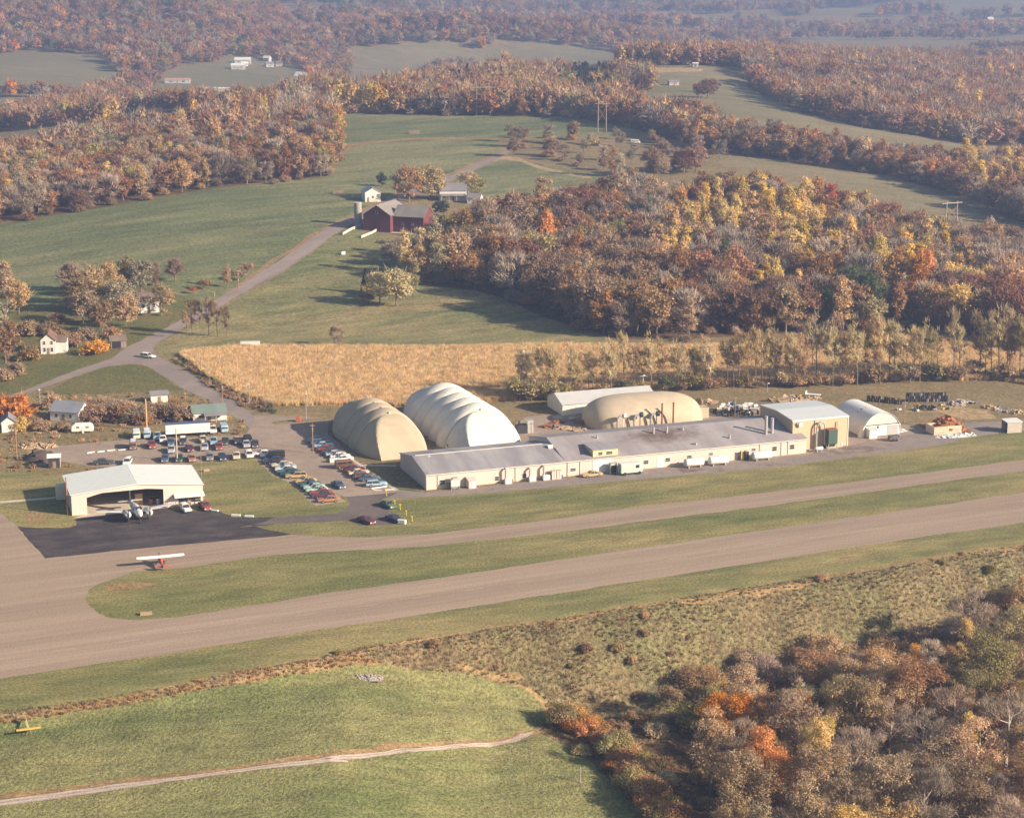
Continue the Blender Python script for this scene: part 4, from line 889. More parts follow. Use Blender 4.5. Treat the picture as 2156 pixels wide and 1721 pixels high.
# shared finishes
m_white = ribbed('white_sheet', (.72,.66,.56), .5, 'x', .55, .12, dcol=(.55,.47,.38)); m_whiteroof = ribbed('white_roof', (.68,.70,.66), .6, 'x', .5, .10, dcol=(.55,.55,.52), bs=.3)
m_cream = ribbed('cream_block', (.58,.485,.42), .8, 'x', .75, .18, dcol=(.52,.43,.34), bs=.2); m_tan = ribbed('tan_sheet', (.52,.40,.26), .45, 'x', .6, .12, dcol=(.42,.31,.2))
m_conc = paint('slab_edge', (.45,.40,.34), .9, .3); m_pipe = paint('galvanised', (.48,.47,.46), .4, .25, .4); m_tank = paint('white_tank', (.66,.65,.61), .45, .12)
m_rust = paint('rusty_steel', (.24,.10,.05), .85, .4, dcol=(.12,.05,.03)); m_wood = paint('weathered_wood', (.26,.18,.12), .9, .4, scale=4); m_pole = paint('pole_wood', (.30,.20,.12), .9, .3, scale=3)
m_yellow = paint('yellow_paint', (.62,.42,.05), .55, .2); m_black = paint('black_paint', (.03,.03,.033), .6, .2); m_green = paint('dark_green_paint', (.05,.09,.065), .6, .2)
def roofmat(name, base, streak, stain=None):
    m, nt, out = newmat(name); v = coords(nt, (1, 1, 1), obj=True); vs = coords(nt, (1, .12, 1), obj=True)
    a = ramp(nt, nz(nt, vs, .22, 3, .6), [(.40, 0.0), (.62, 1.0)]); g = nz(nt, v, 5, 3, .7)
    cl = mixc(nt, a, base, streak); cl = mixc(nt, .7, cl, ramp(nt, g, [(.3, (.82,)*3), (.7, (1.12,)*3)]), 'MULTIPLY')
    if stain:
        (sx, sy, rx, ry, sc_) = stain
        vd = N(nt, 'ShaderNodeVectorMath', operation='SUBTRACT'); vd.inputs[1].default_value = (sx, sy, 0); tc = N(nt, 'ShaderNodeTexCoord'); nt.links.new(tc.outputs['Object'], vd.inputs[0])
        sm = N(nt, 'ShaderNodeVectorMath', operation='MULTIPLY'); sm.inputs[1].default_value = (1/rx, 1/ry, 0); nt.links.new(vd.outputs[0], sm.inputs[0])
        ln = N(nt, 'ShaderNodeVectorMath', operation='LENGTH'); nt.links.new(sm.outputs[0], ln.inputs[0])
        ad = N(nt, 'ShaderNodeMath', operation='ADD'); nt.links.new(ln.outputs['Value'], ad.inputs[0])
        n2 = N(nt, 'ShaderNodeMath', operation='MULTIPLY'); n2.inputs[1].default_value = .9; nt.links.new(nz(nt, v, .35, 4, .7), n2.inputs[0]); nt.links.new(n2.outputs[0], ad.inputs[1])
        cl = mixc(nt, ramp(nt, ad.outputs[0], [(.55, .9), (2.0, 0.0)]), cl, sc_)
    princ(nt, out, cl, .7, 0, .25, g, .15, .03); return m

# 1. long factory building
FB = Frame(G(*c2(1385,998)), G(*c4(440,1005)))
r = thing('factory_building', 'long low cream factory with grey roof in front of the domes', 'factory', FB.o, FB.ang)
BL = FB.L; XM = FB.local(14.1, 509.8)[0]
def gmat(m): return m
rf1 = roofmat('grey_roof_a', (.24,.225,.235), (.33,.315,.315)); rf2 = roofmat('grey_roof_b', (.265,.235,.235), (.33,.30,.295), (XM+31, 9.5, 25, 10.5, (.115,.074,.06)))
wl, ro = gable(r, 0, XM-.02, 0, 22.8, 3.95, 2.0, m_cream, rf1, over=.3)
wl2, ro2 = gable(r, XM+.02, BL, 0, 28.0, 3.96, 2.95, m_cream, rf2, over=.3)
MB().box(-.32, -.4, 3.82, XM-.03, -.30, 3.98).box(XM-.03, -.4, 3.83, BL+.32, -.30, 3.99).build('gutter', trimw, r)
MB().box(.5, 11.25, 6.11, XM-2.5, 11.55, 6.22).build('ridge_cap', trimw, r)
for px, py in (c2(1380,940),c11(270,300),c11(1108,210),c11(1670,160),c11(1805,130),c12(1160,700),c12(1250,680),c12(870,690)):
    x, z = FB.front((px, py)); MB().box(x-.06, -.14, .05, x+.06, -.02, 3.8).build('downpipe', m_pipe, r)
for p, w_, h_ in ((c11(320,290),1.5,1.3),(c11(910,250),1.2,1.2),(c11(1205,220),1.3,1.2),(c11(1730,155),1.6,.9),(c11(1998,143),1.2,.9),(c3(1145,877),1.5,1.1),(c3(1315,858),1.5,1.1),(c3(1485,835),1.5,.9),(c12(1070,720),1.5,1.3),(c12(1308,695),1.5,1.3),(c12(215,790),1.3,.8),(c12(790,732),1.3,.8)):
    x, z = FB.front(p); window(r, x, z, w_, h_)
m_doorw = paint('white_door', (.74,.72,.68), .6, .1)
x, z = FB.front(c3(1258,885)); door(r, x, 2.0, 2.6, m_doorw)
x, z = FB.front(c3(800,900)); MB().box(x-2.6, -.07, .05, x+2.6, -.003, 3.7).build('panel', paint('pale_blue_panel', (.58,.62,.58), .7, .15), r)
# monitor dormer
x0, z0 = FB.front(c3(705,830), 3.0); x1, z1 = FB.front(c3(898,830), 3.0)
d = MB().box(x0, .9, 3.6, x1, 7.0, 6.05).build('dormer', paint('pale_yellow_board', (.62,.54,.30), .8, .15), r)
rb = MB(); slab2(rb, .6, 6.05, 7.5, 6.35, x0-.25, x1+.25, .12); rb.build('dormer_roof', rf1, d)
for q in (.3, .66): window(d, x0+(x1-x0)*q, 5.0, 1.3 if q < .5 else 1.9, .95, .9)
def roof_z(y): return 3.96+2.95*min(y, 28-y)/14+.15
def roofpt(p):
    """photo point on the right-hand front roof slope -> local x, y"""
    lo, hi = 0, 14
    for _ in range(30):
        m = (lo+hi)/2; x, z = FB.front(p, m)
        if z < roof_z(m): hi = m
        else: lo = m
    # sight line passes above the roof when z > roof_z
    return FB.front(p, lo)[0], lo
for p, hh, rr in ((c3(1203,652),1.6,.30),(c3(1307,645),1.6,.30),(c3(762,690),.7,.25),(c3(1432,625),.6,.25),(c3(1800,690),.9,.3),(c3(1535,740),.5,.3)):
    x, y = roofpt(p); MB().tube((x, y, roof_z(y)-.3), (x, y, roof_z(y)+hh), rr, rr, 10).tube((x, y, roof_z(y)+hh), (x, y, roof_z(y)+hh+.12), rr*1.25, rr*1.25, 10).build('roof_vent', m_pipe, r, 40)
for p, hh in ((c12(955,522),4.9),(c12(1038,505),4.0)):
    x, y = roofpt(p); o = MB().tube((x, y, roof_z(y)-.3), (x, y, roof_z(y)+hh), .42, .42, 12).build('exhaust_stack', m_pipe, r, 40)
    MB().tube((x, y, roof_z(y)+hh*.55), (x, y, roof_z(y)+hh*.55+.15), .47, .47, 12).tube((x, y, roof_z(y)+hh+.001), (x, y, roof_z(y)+hh+.12), .5, .5, 12).build('band', m_pipe, o)
x, z = XM-.6, 5.2
MB().tube((x-.9, 9, 5.6), (x+.1, 8.6, 6.0), .9, .5, 12).build('roof_fan', trimw, r, 40)

# 2. things standing along its front
def at_front(p, y=-1.2): x, z = FB.front(p, y); return FB.w(x, y)
def unit_thing(name, label, cat, p, y=-1.3, group=None):
    return thing(name, label, cat, at_front(p, y), FB.ang, group)
t = unit_thing('dust_collector', 'grey dust collector with hopper by the left end of the factory', 'machine', c11(450,360), -1.6)
MB().box(-1.1,-.8,.9, 1.3,.8,2.6).extrude([(-.8,.9),(-.2,.15),(.2,.15),(.8,.9)], -.7, .9).build('hopper', paint('unit_grey', (.50,.50,.48), .5, .2), t); MB().tube((-1.2,0,1.4),(-1.9,0,1.4),.45,.45,10).build('fan_drum', m_black, t); MB().box(-1.0,-.7,0,-.9,-.6,.9).box(1.1,-.7,0,1.2,-.6,.9).box(-1.0,.6,0,-.9,.7,.9).box(1.1,.6,0,1.2,.7,.9).build('frame', m_pipe, t); MB().box(-.6,-.5,2.6,.9,.5,3.1).build('cap', m_pipe, t)
t = unit_thing('lean_to_shed', 'cream lean to shed against the left end of the factory wall', 'shed', c11(635,350), -1.5)
MB().extrude([(-1.0,0),(1.45,0),(1.45,2.5),(-1.0,2.0)], -1.0, 1.0).build('wall', m_cream, t); b = MB(); slab2(b, -1.15,1.98,1.45,2.5,-1.15,1.15,.1); b.build('roof', m_cream, t); door(t, .1, .8, 1.8, m_doorw, -1.0)
for p, hh, lab in ((c11(1030,325),4.6,'white blower with a tall grey duct left of the factory middle'),(c11(1290,275),4.0,'white blower with twin box and duct by the factory middle'),(c11(1440,265),4.2,'white blower with duct beside the cream cabinets')):
    t = unit_thing('blower_unit', lab, 'machine', p, -1.3, 'blowers along the factory wall')
    MB().box(-.9,-.6,.25, .9,.6,1.3).build('housing', m_tank, t); MB().tube((-.5,.3,1.3),(-.5,.3,hh-1.0),.28,.28,10).tube((-.5,.3,hh-1.0),(-.5,1.1,hh-.7),.28,.28,10).build('duct', m_pipe, t); MB().tube((.95,0,.7),(1.25,0,.7),.4,.4,10).build('motor', m_black, t); MB().box(-.95,-.65,0,.95,.65,.25).build('base', m_conc, t)
for i, p in enumerate((c11(1520,265), c11(1575,262))):
    t = unit_thing('cabinet', ('left' if i == 0 else 'right')+' one of two cream cabinets by the factory wall', 'cabinet', p, -1.2, 'cream cabinets')
    MB().box(-.6,-.5,0,.6,.5,2.2).build('body', m_cream, t); MB().box(-.7,-.62,2.2,.7,.55,2.3).build('top', m_conc, t); MB().box(-.05,-.52,.2,.05,-.503,2.0).build('door_seam', m_wood, t)
o = unit_thing('blue_drum', 'small blue drum beside the cream cabinets', 'drum', c11(1612,258), -1.3); MB().tube((0,0,0),(0,0,.88),.3,.3,12).build('body', paint('blue_paint', (.06,.12,.32), .5, .2), o, 40); MB().tube((0,0,.28),(0,0,.31),.315,.315,12).tube((0,0,.58),(0,0,.61),.315,.315,12).build('hoop', m_pipe, o)
for i, (a_, b_, y, lab) in enumerate(((c3(1450,905),c3(1590,898),-3.0,'white propane tank, left one of the pair by the factory'),(c3(1640,893),c3(1785,882),-3.2,'white propane tank, right one of the pair by the factory'),(c12(775,860),c12(1020,850),-2.6,'white propane tank alone near the right end of the factory'))):
    xa, _ = FB.front(a_, y); xb, _ = FB.front(b_, y); Lh = (xb-xa)/2*1.08
    t = thing('propane_tank', lab, 'tank', FB.w((xa+xb)/2, y), FB.ang, 'propane tanks along the factory')
    rings = []
    for q, rad in ((-1,.02),(-.985,.45),(-.95,.75),(-.9,.92),(-.82,1.0),(.82,1.0),(.9,.92),(.95,.75),(.985,.45),(1,.02)): rings.append([(q*Lh, math.cos(k*math.pi/8)*rad*1.08, 1.42+math.sin(k*math.pi/8)*rad*1.08) for k in range(16)])
    MB().loft(rings).build('vessel', m_tank, t, 50)
    for q in (-.6, .6): MB().box(q*Lh-.15,-.7,0,q*Lh+.15,.7,.6).build('cradle', m_pipe, t)
    MB().tube((0,0,2.45),(0,0,2.75),.25,.25,8).build('valve_dome', m_tank, t)
t = unit_thing('yellow_door_panel', 'yellow upright panel left of the lone propane tank', 'panel', c12(645,865), -1.0); MB().box(-.6,-.08,0,.6,.08,2.6).build('panel', m_yellow, t); MB().box(-.75,-.12,0,-.6,.12,2.7).box(.6,-.12,0,.75,.12,2.7).build('post', m_black, t)
o = unit_thing('dark_cabinet', 'dark cabinet between yellow panel and propane tank', 'cabinet', c12(690,868), -1.2); MB().box(-.5,-.5,0,.5,.5,2.5).build('body', m_black, o); MB().box(-.55,-.55,2.5,.55,.55,2.6).build('top', m_pipe, o)

# 3. tall tan shed
FT = Frame((75.9, 535.7), (91.9, 541.6))
t = thing('tall_shed', 'tall tan sheet metal shed with a pale roof behind the factory end', 'shed', FT.o, FT.ang)
m_pale = ribbed('pale_blue_roof', (.62,.64,.63), .7, 'x', .45, .08, .1)
gable(t, 0, FT.L, 0, 19.3, 8.3, .7, m_tan, m_pale, over=.12, t=.22)
MB().box(-.13,-.16,8.05, FT.L+.13,-.125,8.32).build('fascia', trimw, t); MB().box(FT.L-.2,-.1,0, FT.L+.05,-.003,8.0).build('corner_trim', trimw, t)
x, z = FT.front(c12(1620,340)); MB().box(x-.15,-.2,0,x+.15,-.003,8.0).build('column', m_tan, t)
x, z = FT.front(c12(1410,390)); MB().tube((x,-.02,z),(x,-.7,z),.55,.6,12).build('wall_fan', trimw, t, 40); x, z = FT.front(c12(1380,390)); MB().tube((x,-.02,z+.2),(x,-.5,z+.2),.3,.35,10).build('vent', m_pipe, t)
x, z = FT.front(c12(1905,480)); MB().tube((x,-.35,2),(x,-.35,7.2),.13,.13,8).build('pipe', m_pipe, t)
# ducts and green hopper standing in front of it
xa, za = FT.front(c12(1635,630), -1.0); xb, zb = FT.front(c12(1750,600), -1.0); xm, zm = FT.front(c12(1710,355), -1.0)
tt = thing('cyclone_duct', 'grey arched duct rising in front of the tall tan shed', 'duct', FT.o, FT.ang)
pts = [(xa,-1.0,.4),(xa,-1.0,zm-2.2)]+[(xa+(xb-xa)*(1-math.cos(q*math.pi/8))/2, -1.0, zm-2.2+2.2*math.sin(q*math.pi/8)) for q in range(1, 8)]+[(xb,-1.0,zm-2.0),(xb,-1.0,1.0)]
MB().path(pts, .24, 10).build('pipe', m_pipe, tt); MB().box(xb-.4,-1.4,0,xb+.4,-.6,1.0).build('blower', m_black, tt); MB().box(xa-.3,-1.2,0,xa+.3,-.7,.4).build('foot', m_conc, tt)
x, z = FT.front(c12(1830,650), -2.0); tt = thing('green_hopper', 'dark green hopper on legs in front of the tall tan shed', 'hopper', FT.w(x, -2.0), FT.ang)
MB().box(-1.35,-1.2,1.8,1.35,1.2,5.6).extrude([(-1.2,1.8),(-.3,.8),(.3,.8),(1.2,1.8)], -1.0, 1.0).build('bin', m_green, tt); MB().box(-1.42,-1.27,5.6,1.42,1.27,5.72).build('lid', m_rust, tt)
for sx in (-1.25, 1.25):
    for sy in (-1.1, 1.1): MB().box(sx-.08,sy-.08,0,sx+.08,sy+.08,1.8).build('leg', m_pipe, tt)
x, z = FT.front(c12(1672,665), -3.0); tt = thing('small_tank', 'small white tank lying before the arched duct', 'tank', FT.w(x, -3.0), FT.ang)
MB().loft([[(q*1.2, math.cos(k*math.pi/6)*rad, .85+math.sin(k*math.pi/6)*rad) for k in range(12)] for q, rad in ((-1,.05),(-.95,.35),(-.8,.5),(.8,.5),(.95,.35),(1,.05))]).build('vessel', m_tank, tt, 50); MB().box(-.7,-.3,0,-.5,.3,.5).box(.5,-.3,0,.7,.3,.5).build('cradle', m_pipe, tt)
for i, (p, mt, lb) in enumerate(((c12(1970,680), m_tank, 'white drum at the corner of the tall tan shed'), (c12(1905,675), m_black, 'black drum left of the white drum by tan shed'), (c12(2012,672), m_black, 'black drum right of the white drum by tan shed'))):
    o = thing('drum', lb, 'drum', (*G(*p), 0), 0); MB().tube((0,0,0),(0,0,1.0),.42,.42,12).build('body', mt, o, 40); MB().tube((0,0,1.0),(0,0,1.04),.44,.44,12).build('rim', m_pipe, o)
o = thing('yellow_post', 'yellow guard post at the right corner of the tan shed', 'post', (*G(*c12(2040,640)), 0)); MB().box(-.25,-.2,0,.25,.2,1.7).build('post', m_yellow, o); MB().box(-.3,-.25,1.7,.3,.25,1.78).build('cap', m_yellow, o)

# 4. white arched hut
FQ = Frame((97.7, 550.8), ang=R(20))
t = thing('arched_hut', 'white arched metal hut right of the tall tan shed', 'hut', FQ.o, FQ.ang)
W_, HQ, LQ = 11.8, 6.5, 17.0
m_hut = ribbed('white_hut_sheet', (.72,.70,.66), .5, 'y', .5, .10, bs=.4); m_end = paint('grey_white_end', (.50,.49,.46), .6, .12); m_endw = paint('white_end', (.76,.72,.62), .6, .12)
def arch(q, o_=0): a = math.pi*q; return (W_/2-(W_/2+o_)*math.cos(a), (HQ+o_)*math.sin(a)**.85)
b = MB(); n = 28
out_ = [arch(i/n, .08) for i in range(n+1)]; in_ = [arch(i/n, 0) for i in range(n+1)]
b.extrude(out_+in_[::-1], -.15, LQ, axis='y'); b.build('shell', m_hut, t, 40)
MB().extrude([p for p in in_ if p[1] >= 2.9]+[], .05, .15, axis='y').build('upper_end_wall', m_end, t)
x0 = [p for p in in_ if p[1] >= 2.9][0][0]
MB().box(x0-.55,.02,0,W_-x0+.55,.16,2.95).build('lower_end_wall', m_endw, t); MB().extrude(in_, LQ-.2, LQ-.1, axis='y').build('rear_end_wall', m_end, t)
MB().box(7.6,-.05,.1,11.0,.015,2.75).build('roller_door', paint('grey_door', (.38,.37,.36), .6, .15), t); window(t, 4.6, 2.45, .7, .9, .02, mull=False)
b = MB(); b.extrude([(-2.4,0),(.0,0),(.0,2.7),(-2.4,2.4)], .7, 3.1); b.build('porch', m_endw, t); b = MB(); slab2(b, -2.55,2.38,0,2.72,.55,3.25,.08); b.build('porch_roof', m_end, t)
MB().extrude([(.05,0),(-1.2,0),(.05,3.3)], -.5, 1.0, axis='y').build('buttress', m_endw, t)
b = MB(); b.faces([(*arch(q, .1), 7.0+e) for q in (.28, .36, .44) for e in (0, .6)], [(0,1,3,2),(2,3,5,4)]); b.v = [(x, e, z) for x, z, e in b.v]; b.build('roof_light', dark, t)
o = thing('white_bags', 'small heap of white sacks at the right foot of the arched hut', 'sacks', (*G(*c10(755,545)), 0))
b = MB()
for k in range(6):
    cx, cy = rng.uniform(-.9, .9), rng.uniform(-.5, .5); zz = .25+(.5 if k > 3 else 0); b.loft([[(cx+q*.55, cy+math.cos(j*math.pi/5)*rad, zz+math.sin(j*math.pi/5)*rad*.8) for j in range(10)] for q, rad in ((-1,.1),(-.8,.3),(.8,.3),(1,.1))])
b.build('sack', m_tank, o, 50)

# 5. canvas domes
def canvas(name, c, d): 
    m, nt, out = newmat(name); v = coords(nt, obj=True); n = nz(nt, v, .25, 4, .6, .5); n2 = nz(nt, v, 2.2, 3, .6)
    cl = mixc(nt, ramp(nt, n, [(.35, 0.0), (.7, 1.0)]), c, d); princ(nt, out, cl, .75, 0, .2, n2, .12, .05); return m
m_seam = canvas('seam_canvas', (.36,.30,.22), (.28,.23,.17))
def ribdome(name, label, ctr, axis_ang, Lk, Wd, Hh, bays, mat, Wend, Lend, capm, cat='storage dome', bu=.11):
    """ribbed canvas vault: the ridge runs along local y between the two end knobs, hipped ends beyond them"""
    t = thing(name, label, cat, (ctr[0], ctr[1], 0), axis_ang); y0, y1 = -Lend, Lk+Lend
    def half(y): 
        q = 0 if 0 <= y <= Lk else (-y/Lend if y < 0 else (y-Lk)/Lend); return Wd-(Wd-Wend)*min(1, q)**1.3
    def rib(y): 
        q = y/Lk*bays; fr_ = q-math.floor(q); return math.sin(math.pi*fr_)**.5 if 0 < y < Lk else math.sin(math.pi*min(1, (-y if y <= 0 else y-Lk)/Lend))**.7*.6
    def surf(x, y):
        w_ = half(y); s = min(1.0, abs(x)/w_)
        bulge = 1+bu*rib(y)
        f1_ = max(0.0, 1-s**1.9)**.64
        e = 0.0 if 0 <= y <= Lk else (-y/Lend if y < 0 else (y-Lk)/Lend)
        f2_ = max(0.0, 1-min(1, e)**1.38)**.76
        z = Hh*min(f1_*(bulge if 0 < y < Lk else 1+bu*rib(y)*(1-e)), f2_ if e > 0 else 9)
        return z
    nx, ny = 72, int(14*bays+40); b = MB(); vs = []
    ys = list(np.concatenate([y0+(0-y0)*(1-np.cos(np.linspace(0, math.pi/2, 22)))[:-1], np.linspace(0, Lk, 14*bays+1), (Lk+Lend*np.sin(np.linspace(0, math.pi/2, 22)))[1:]]))
    for y in ys:
        w_ = half(y)
        for i in range(nx+1):
            a = math.sin((i/nx-.5)*math.pi); vs.append((a*w_*(1+bu*.65*rib(y)*abs(a)), y, surf(a*w_, y)))
    w1 = nx+1; fs = [(j*w1+i, j*w1+i+1, (j+1)*w1+i+1, (j+1)*w1+i) for j in range(len(ys)-1) for i in range(nx)]
    b.faces(vs, fs); sh = b.build('canvas', mat, t, 28)
    for k in range(bays+1):
        y = Lk*k/bays; z = surf(0, y); MB().tube((0,y,z-.1),(0,y,z+.45),.38,.3,10).build('vent_cap', capm, t, 40)
        rb = MB(); pts = [(half(y)*math.sin(q*math.pi/40), y, surf(half(y)*math.sin(q*math.pi/40), y)+.03) for q in range(-20, 21)]; rb.path(pts, .11, 5); rb.build('rib', m_seam, t)
    return t, surf, half
m_can1 = canvas('tan_canvas', (.46,.385,.27), (.39,.32,.22)); m_can2 = canvas('white_canvas', (.70,.66,.58), (.58,.54,.47)); m_cap = paint('cap', (.55,.48,.38), .7, .2)
AX = math.atan2(.93, -.37)-math.pi/2
t, s1_, h1_ = ribdome('canvas_dome', 'tan ribbed canvas dome left of the white one', (-33.4, 539.2), AX, 19.0, 9.8, 9.6, 3, m_can1, 6.4, 12.4, m_cap, bu=.075)
b = MB(); b.box(7.4, -7.2, 0, 8.0, -4.6, 2.3); b.build('door', m_wood, t)
t, s2_, h2_ = ribdome('canvas_dome', 'white ribbed canvas dome, longer and farther back than the tan one', (-8.5, 543), AX, 32.5, 10.6, 9.6, 5, m_can2, 7.0, 12.0, m_cap, bu=.145)
for k in range(6):      # solid dark arches painted as shaded openings along its left foot and one in the front face
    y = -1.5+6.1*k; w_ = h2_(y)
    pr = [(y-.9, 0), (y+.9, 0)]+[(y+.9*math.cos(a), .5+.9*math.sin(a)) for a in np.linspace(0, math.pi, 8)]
    MB().extrude(pr, -w_*1.0-.12, -w_*.98+.5).build('arch_shade', dark, t)
for dx, rz_ in ((-3.8, 1), (2.5, 1)):
    pts = [(dx+2.6*math.cos(a), -9.1+.10*math.sin(a)*24*.13, 1.2+2.0*math.sin(a)) for a in np.linspace(0, math.pi, 14)]
    pts = [(x, -11.9+z*1.02, z) for x, _, z in pts]; MB().path(pts, .14, 6).build('arch_seam', m_wood, t)
# 6. smooth tan dome behind the factory
FD = Frame((37.4, 569.8), ang=R(16))
t = thing('smooth_dome', 'smooth tan rounded dome rising behind the factory roof', 'storage dome', FD.o, FD.ang)
Lh, Wh, Hh = 17.2, 10.0, 8.0
def sd_(i, j):
    a = (i-.5)*math.pi; q = (j-.5)*math.pi   # superellipsoid quarter
    cx = np.sign(math.sin(a))*abs(math.sin(a))**.62; k = abs(math.cos(a))**.62
    return (Lh*cx, Wh*math.sin(q)*k, Hh*max(0, math.cos(q))**.75*k)
MB().grid(sd_, 60, 36).build('canvas', canvas('smooth_canvas', (.50,.41,.29), (.42,.34,.24)), t, True)
MB().box(Lh-1.2,-1.8,0,Lh+2.6,1.8,3.0).build('porch', m_can1, t)
for p, lab in ((c3(930,600),'left'),(c3(1060,590),'middle'),(c3(1185,578),'right')):
    x, y = FD.local(*G(p[0], p[1]+6)); tt = thing('blower_pipe', f'{lab} one of three blower pipes between smooth dome and factory', 'duct', FD.w(x, -Wh-.8), FD.ang, 'blower pipes by the smooth dome')
    MB().path([(-1.3,0,.4),(-1.3,0,3.6),(-1.0,0,4.3),(-.3,0,4.6),(.4,0,4.6)], .3, 10).build('pipe', m_pipe, tt); MB().tube((.4,0,4.6),(1.2,0,4.6),.75,.75,14).tube((.4,0,0),(.4,0,4.4),.12,.12,6).build('fan', m_black if lab != 'left' else m_tank, tt, 40)
for i, p in enumerate((c3(1268,590), c3(1358,585))):
    x, y = FD.local(*G(p[0], p[1]+8)); tt = thing('rusty_stack', ('left' if i == 0 else 'right')+' one of two rusty stacks before the smooth dome', 'stack', FD.w(x, -Wh-1.2), FD.ang, 'rusty stacks')
    MB().tube((0,0,0),(0,0,7.4),.24,.24,10).build('pipe', m_rust, tt, 40); MB().tube((0,0,7.4),(0,0,7.55),.33,.33,10).build('cap', m_rust, tt); MB().box(-.4,-.4,0,.4,.4,.5).build('base', m_conc, tt)
# 7. open fronted white shed behind
FS = Frame(G(*c3(490,512)), ang=R(19.5))
t = thing('open_shed', 'long open fronted white shed behind the smooth dome', 'shed', FS.o, FS.ang)
SL, SD = 29.5, 12.5; hs = 3.3
b = MB(); b.extrude([(0,-.2),(SD,-.2),(SD,hs),(SD/2,hs+2.0),(0,hs)], 0, .2); b.extrude([(0,-.2),(SD,-.2),(SD,hs),(SD/2,hs+2.0),(0,hs)], SL-.2, SL); b.box(.2,SD-.2,-.2,SL-.2,SD,hs); b.box(.2,0,-.2,4.2,.2,hs); b.build('wall', m_white, t)
b = MB(); slab2(b,-.4,hs-.4*.32,SD/2,hs+2.0,-.3,SL+.3,.12); slab2(b,SD/2,hs+2.0,SD+.4,hs-.4*.32,-.3,SL+.3,.12); b.build('roof', ribbed('grey_white_roof', (.50,.50,.48), .6, 'x', .5, .3, dcol=(.36,.36,.35)), t)
for k in range(1, 6): MB().box(4.2+k*4.2-.12,.02,0,4.2+k*4.2+.12,.24,hs).build('post', m_wood, t)
MB().extrude([(4.2,hs),(4.2,.1),(7.2,.1),(8.4,hs)], -.08, -.02, axis='y').build('tarp', m_tank, t)
# flat slabs of rubble and timber between the domes
# 8. hangar
FH = Frame(G(*c1(552,1074)), ang=R(17.6))
HL = FH.front(c9(1905,600))[0]; hh, HD, rise = 5.15, 18.5, 1.5
t = thing('hangar', 'white roofed aircraft hangar with a wide open front', 'hangar', FH.o, FH.ang)
m_hw = ribbed('hangar_sheet', (.60,.51,.44), .35, 'x', .6, .10, dcol=(.6,.5,.4), bs=.35)
xl, zl = FH.front(c9(565,545)); xr, zr = FH.front(c9(1445,445)); xk, zk = FH.front(c9(740,490)); xp, zp = FH.front(c9(1250,440))
def eave(x): return hh+rise*(1-abs(x-HL/2)/(HL/2))
b = MB()
b.extrude([(0,-.2),(xl,-.2),(xl,zl),(xl,eave(xl)-.02),(0,hh-.02)], 0, .2, axis='y')
b.extrude([(xl,zl),(xk,zk),(xp,zp),(xr,zr),(xr,eave(xr)-.02),(HL/2,hh+rise-.02),(xl,eave(xl)-.02)], .001, .199, axis='y')
b.extrude([(xr,-.2),(HL,-.2),(HL,hh-.02),(xr,eave(xr)-.02)], 0, .2, axis='y')
b.build('front_wall', m_hw, t)
b = MB(); b.box(0,.2,-.2,.2,HD,hh-.02); b.box(HL-.2,.2,-.2,HL,HD,hh-.02); b.extrude([(.2,-.2),(HL-.2,-.2),(HL-.2,hh-.02),(HL/2,hh+rise-.03),(.2,hh-.02)], HD-.2, HD, axis='y'); b.build('wall', m_hw, t)
b = MB(); slab2(b,-.3,hh-.02,HL/2,hh+rise,-.35,HD+.3,.16,'y'); slab2(b,HL/2,hh+rise,HL+.3,hh-.02,-.35,HD+.3,.16,'y'); b.build('roof', m_whiteroof, t)
MB().box(.2,.2,.0,HL-.2,HD-.2,.03).build('floor', GM['concrete'], t)
xo0 = FH.front(c9(1600,500), -1.2)[0]; xo1 = FH.front(c9(1900,480), -1.2)[0]
b = MB(); b.extrude([(-2.0,2.75),(0,3.3),(0,3.42),(-2.0,2.9)], xo0-.6, xo1+.4); b.build('awning', trimw, t)
b = MB(); b.extrude([(-1.9,2.72),(-1.8,2.72),(-.02,.0),(-.2,.0)], xo0-2.4, xo0-2.25); b.box(xo0-.5,-1.9,0,xo0-.38,-1.78,2.7); b.box(xo1+.2,-1.9,0,xo1+.32,-1.78,2.7); b.build('awning_post', m_wood, t)
for q, w_ in ((.28, 2.6), (.72, 3.0)): window(t, xo0+(xo1-xo0)*q, 1.55, w_, 1.3)
door(t, xo0+(xo1-xo0)*.5, .95, 2.05, m_wood)
MB().box(-2.2,HD-3.4,-.1,-.0,HD-.6,3.4).build('lean_to', m_white, t)
b = MB()
for k in range(9):
    x = HL*(.16+.05*(k % 5)) if k < 5 else HL*(.42+.05*(k % 4)); y = 2.8+2.9*(k % 5); z = eave(x)+.19; b.box(x-1.2,y-.05,z,x+1.2,y+.05,z+.03)
b.build('roof_stain', paint('roof_stain', (.55,.55,.5), .7, .2), t)
t = thing('tan_cabinet', 'tan upright box standing in the shade inside the hangar', 'box', FH.w(*[FH.front(c9(1165,600), 6)[0], 6]), FH.ang); MB().box(-.9,-.8,.05,.9,.8,2.6).build('body', paint('tan_box', (.5,.32,.15), .7, .2), t); MB().box(-1.0,-.9,2.6,1.0,.9,2.7).build('top', m_wood, t)
for p, c_, lb in ((c9(1310,600), (.35,.10,.10), 'dark red'), (c9(1390,600), (.55,.52,.52), 'pale grey')):
    t = thing('barrel', f'{lb} barrel inside the right part of the hangar', 'drum', FH.w(FH.front(p, 4)[0], 4), 0); MB().tube((0,0,.03),(0,0,1.5),.55,.55,12).build('body', paint(lb+'_barrel', c_, .6, .2), t, 40); MB().tube((0,0,1.5),(0,0,1.55),.58,.58,12).build('rim', m_black, t)

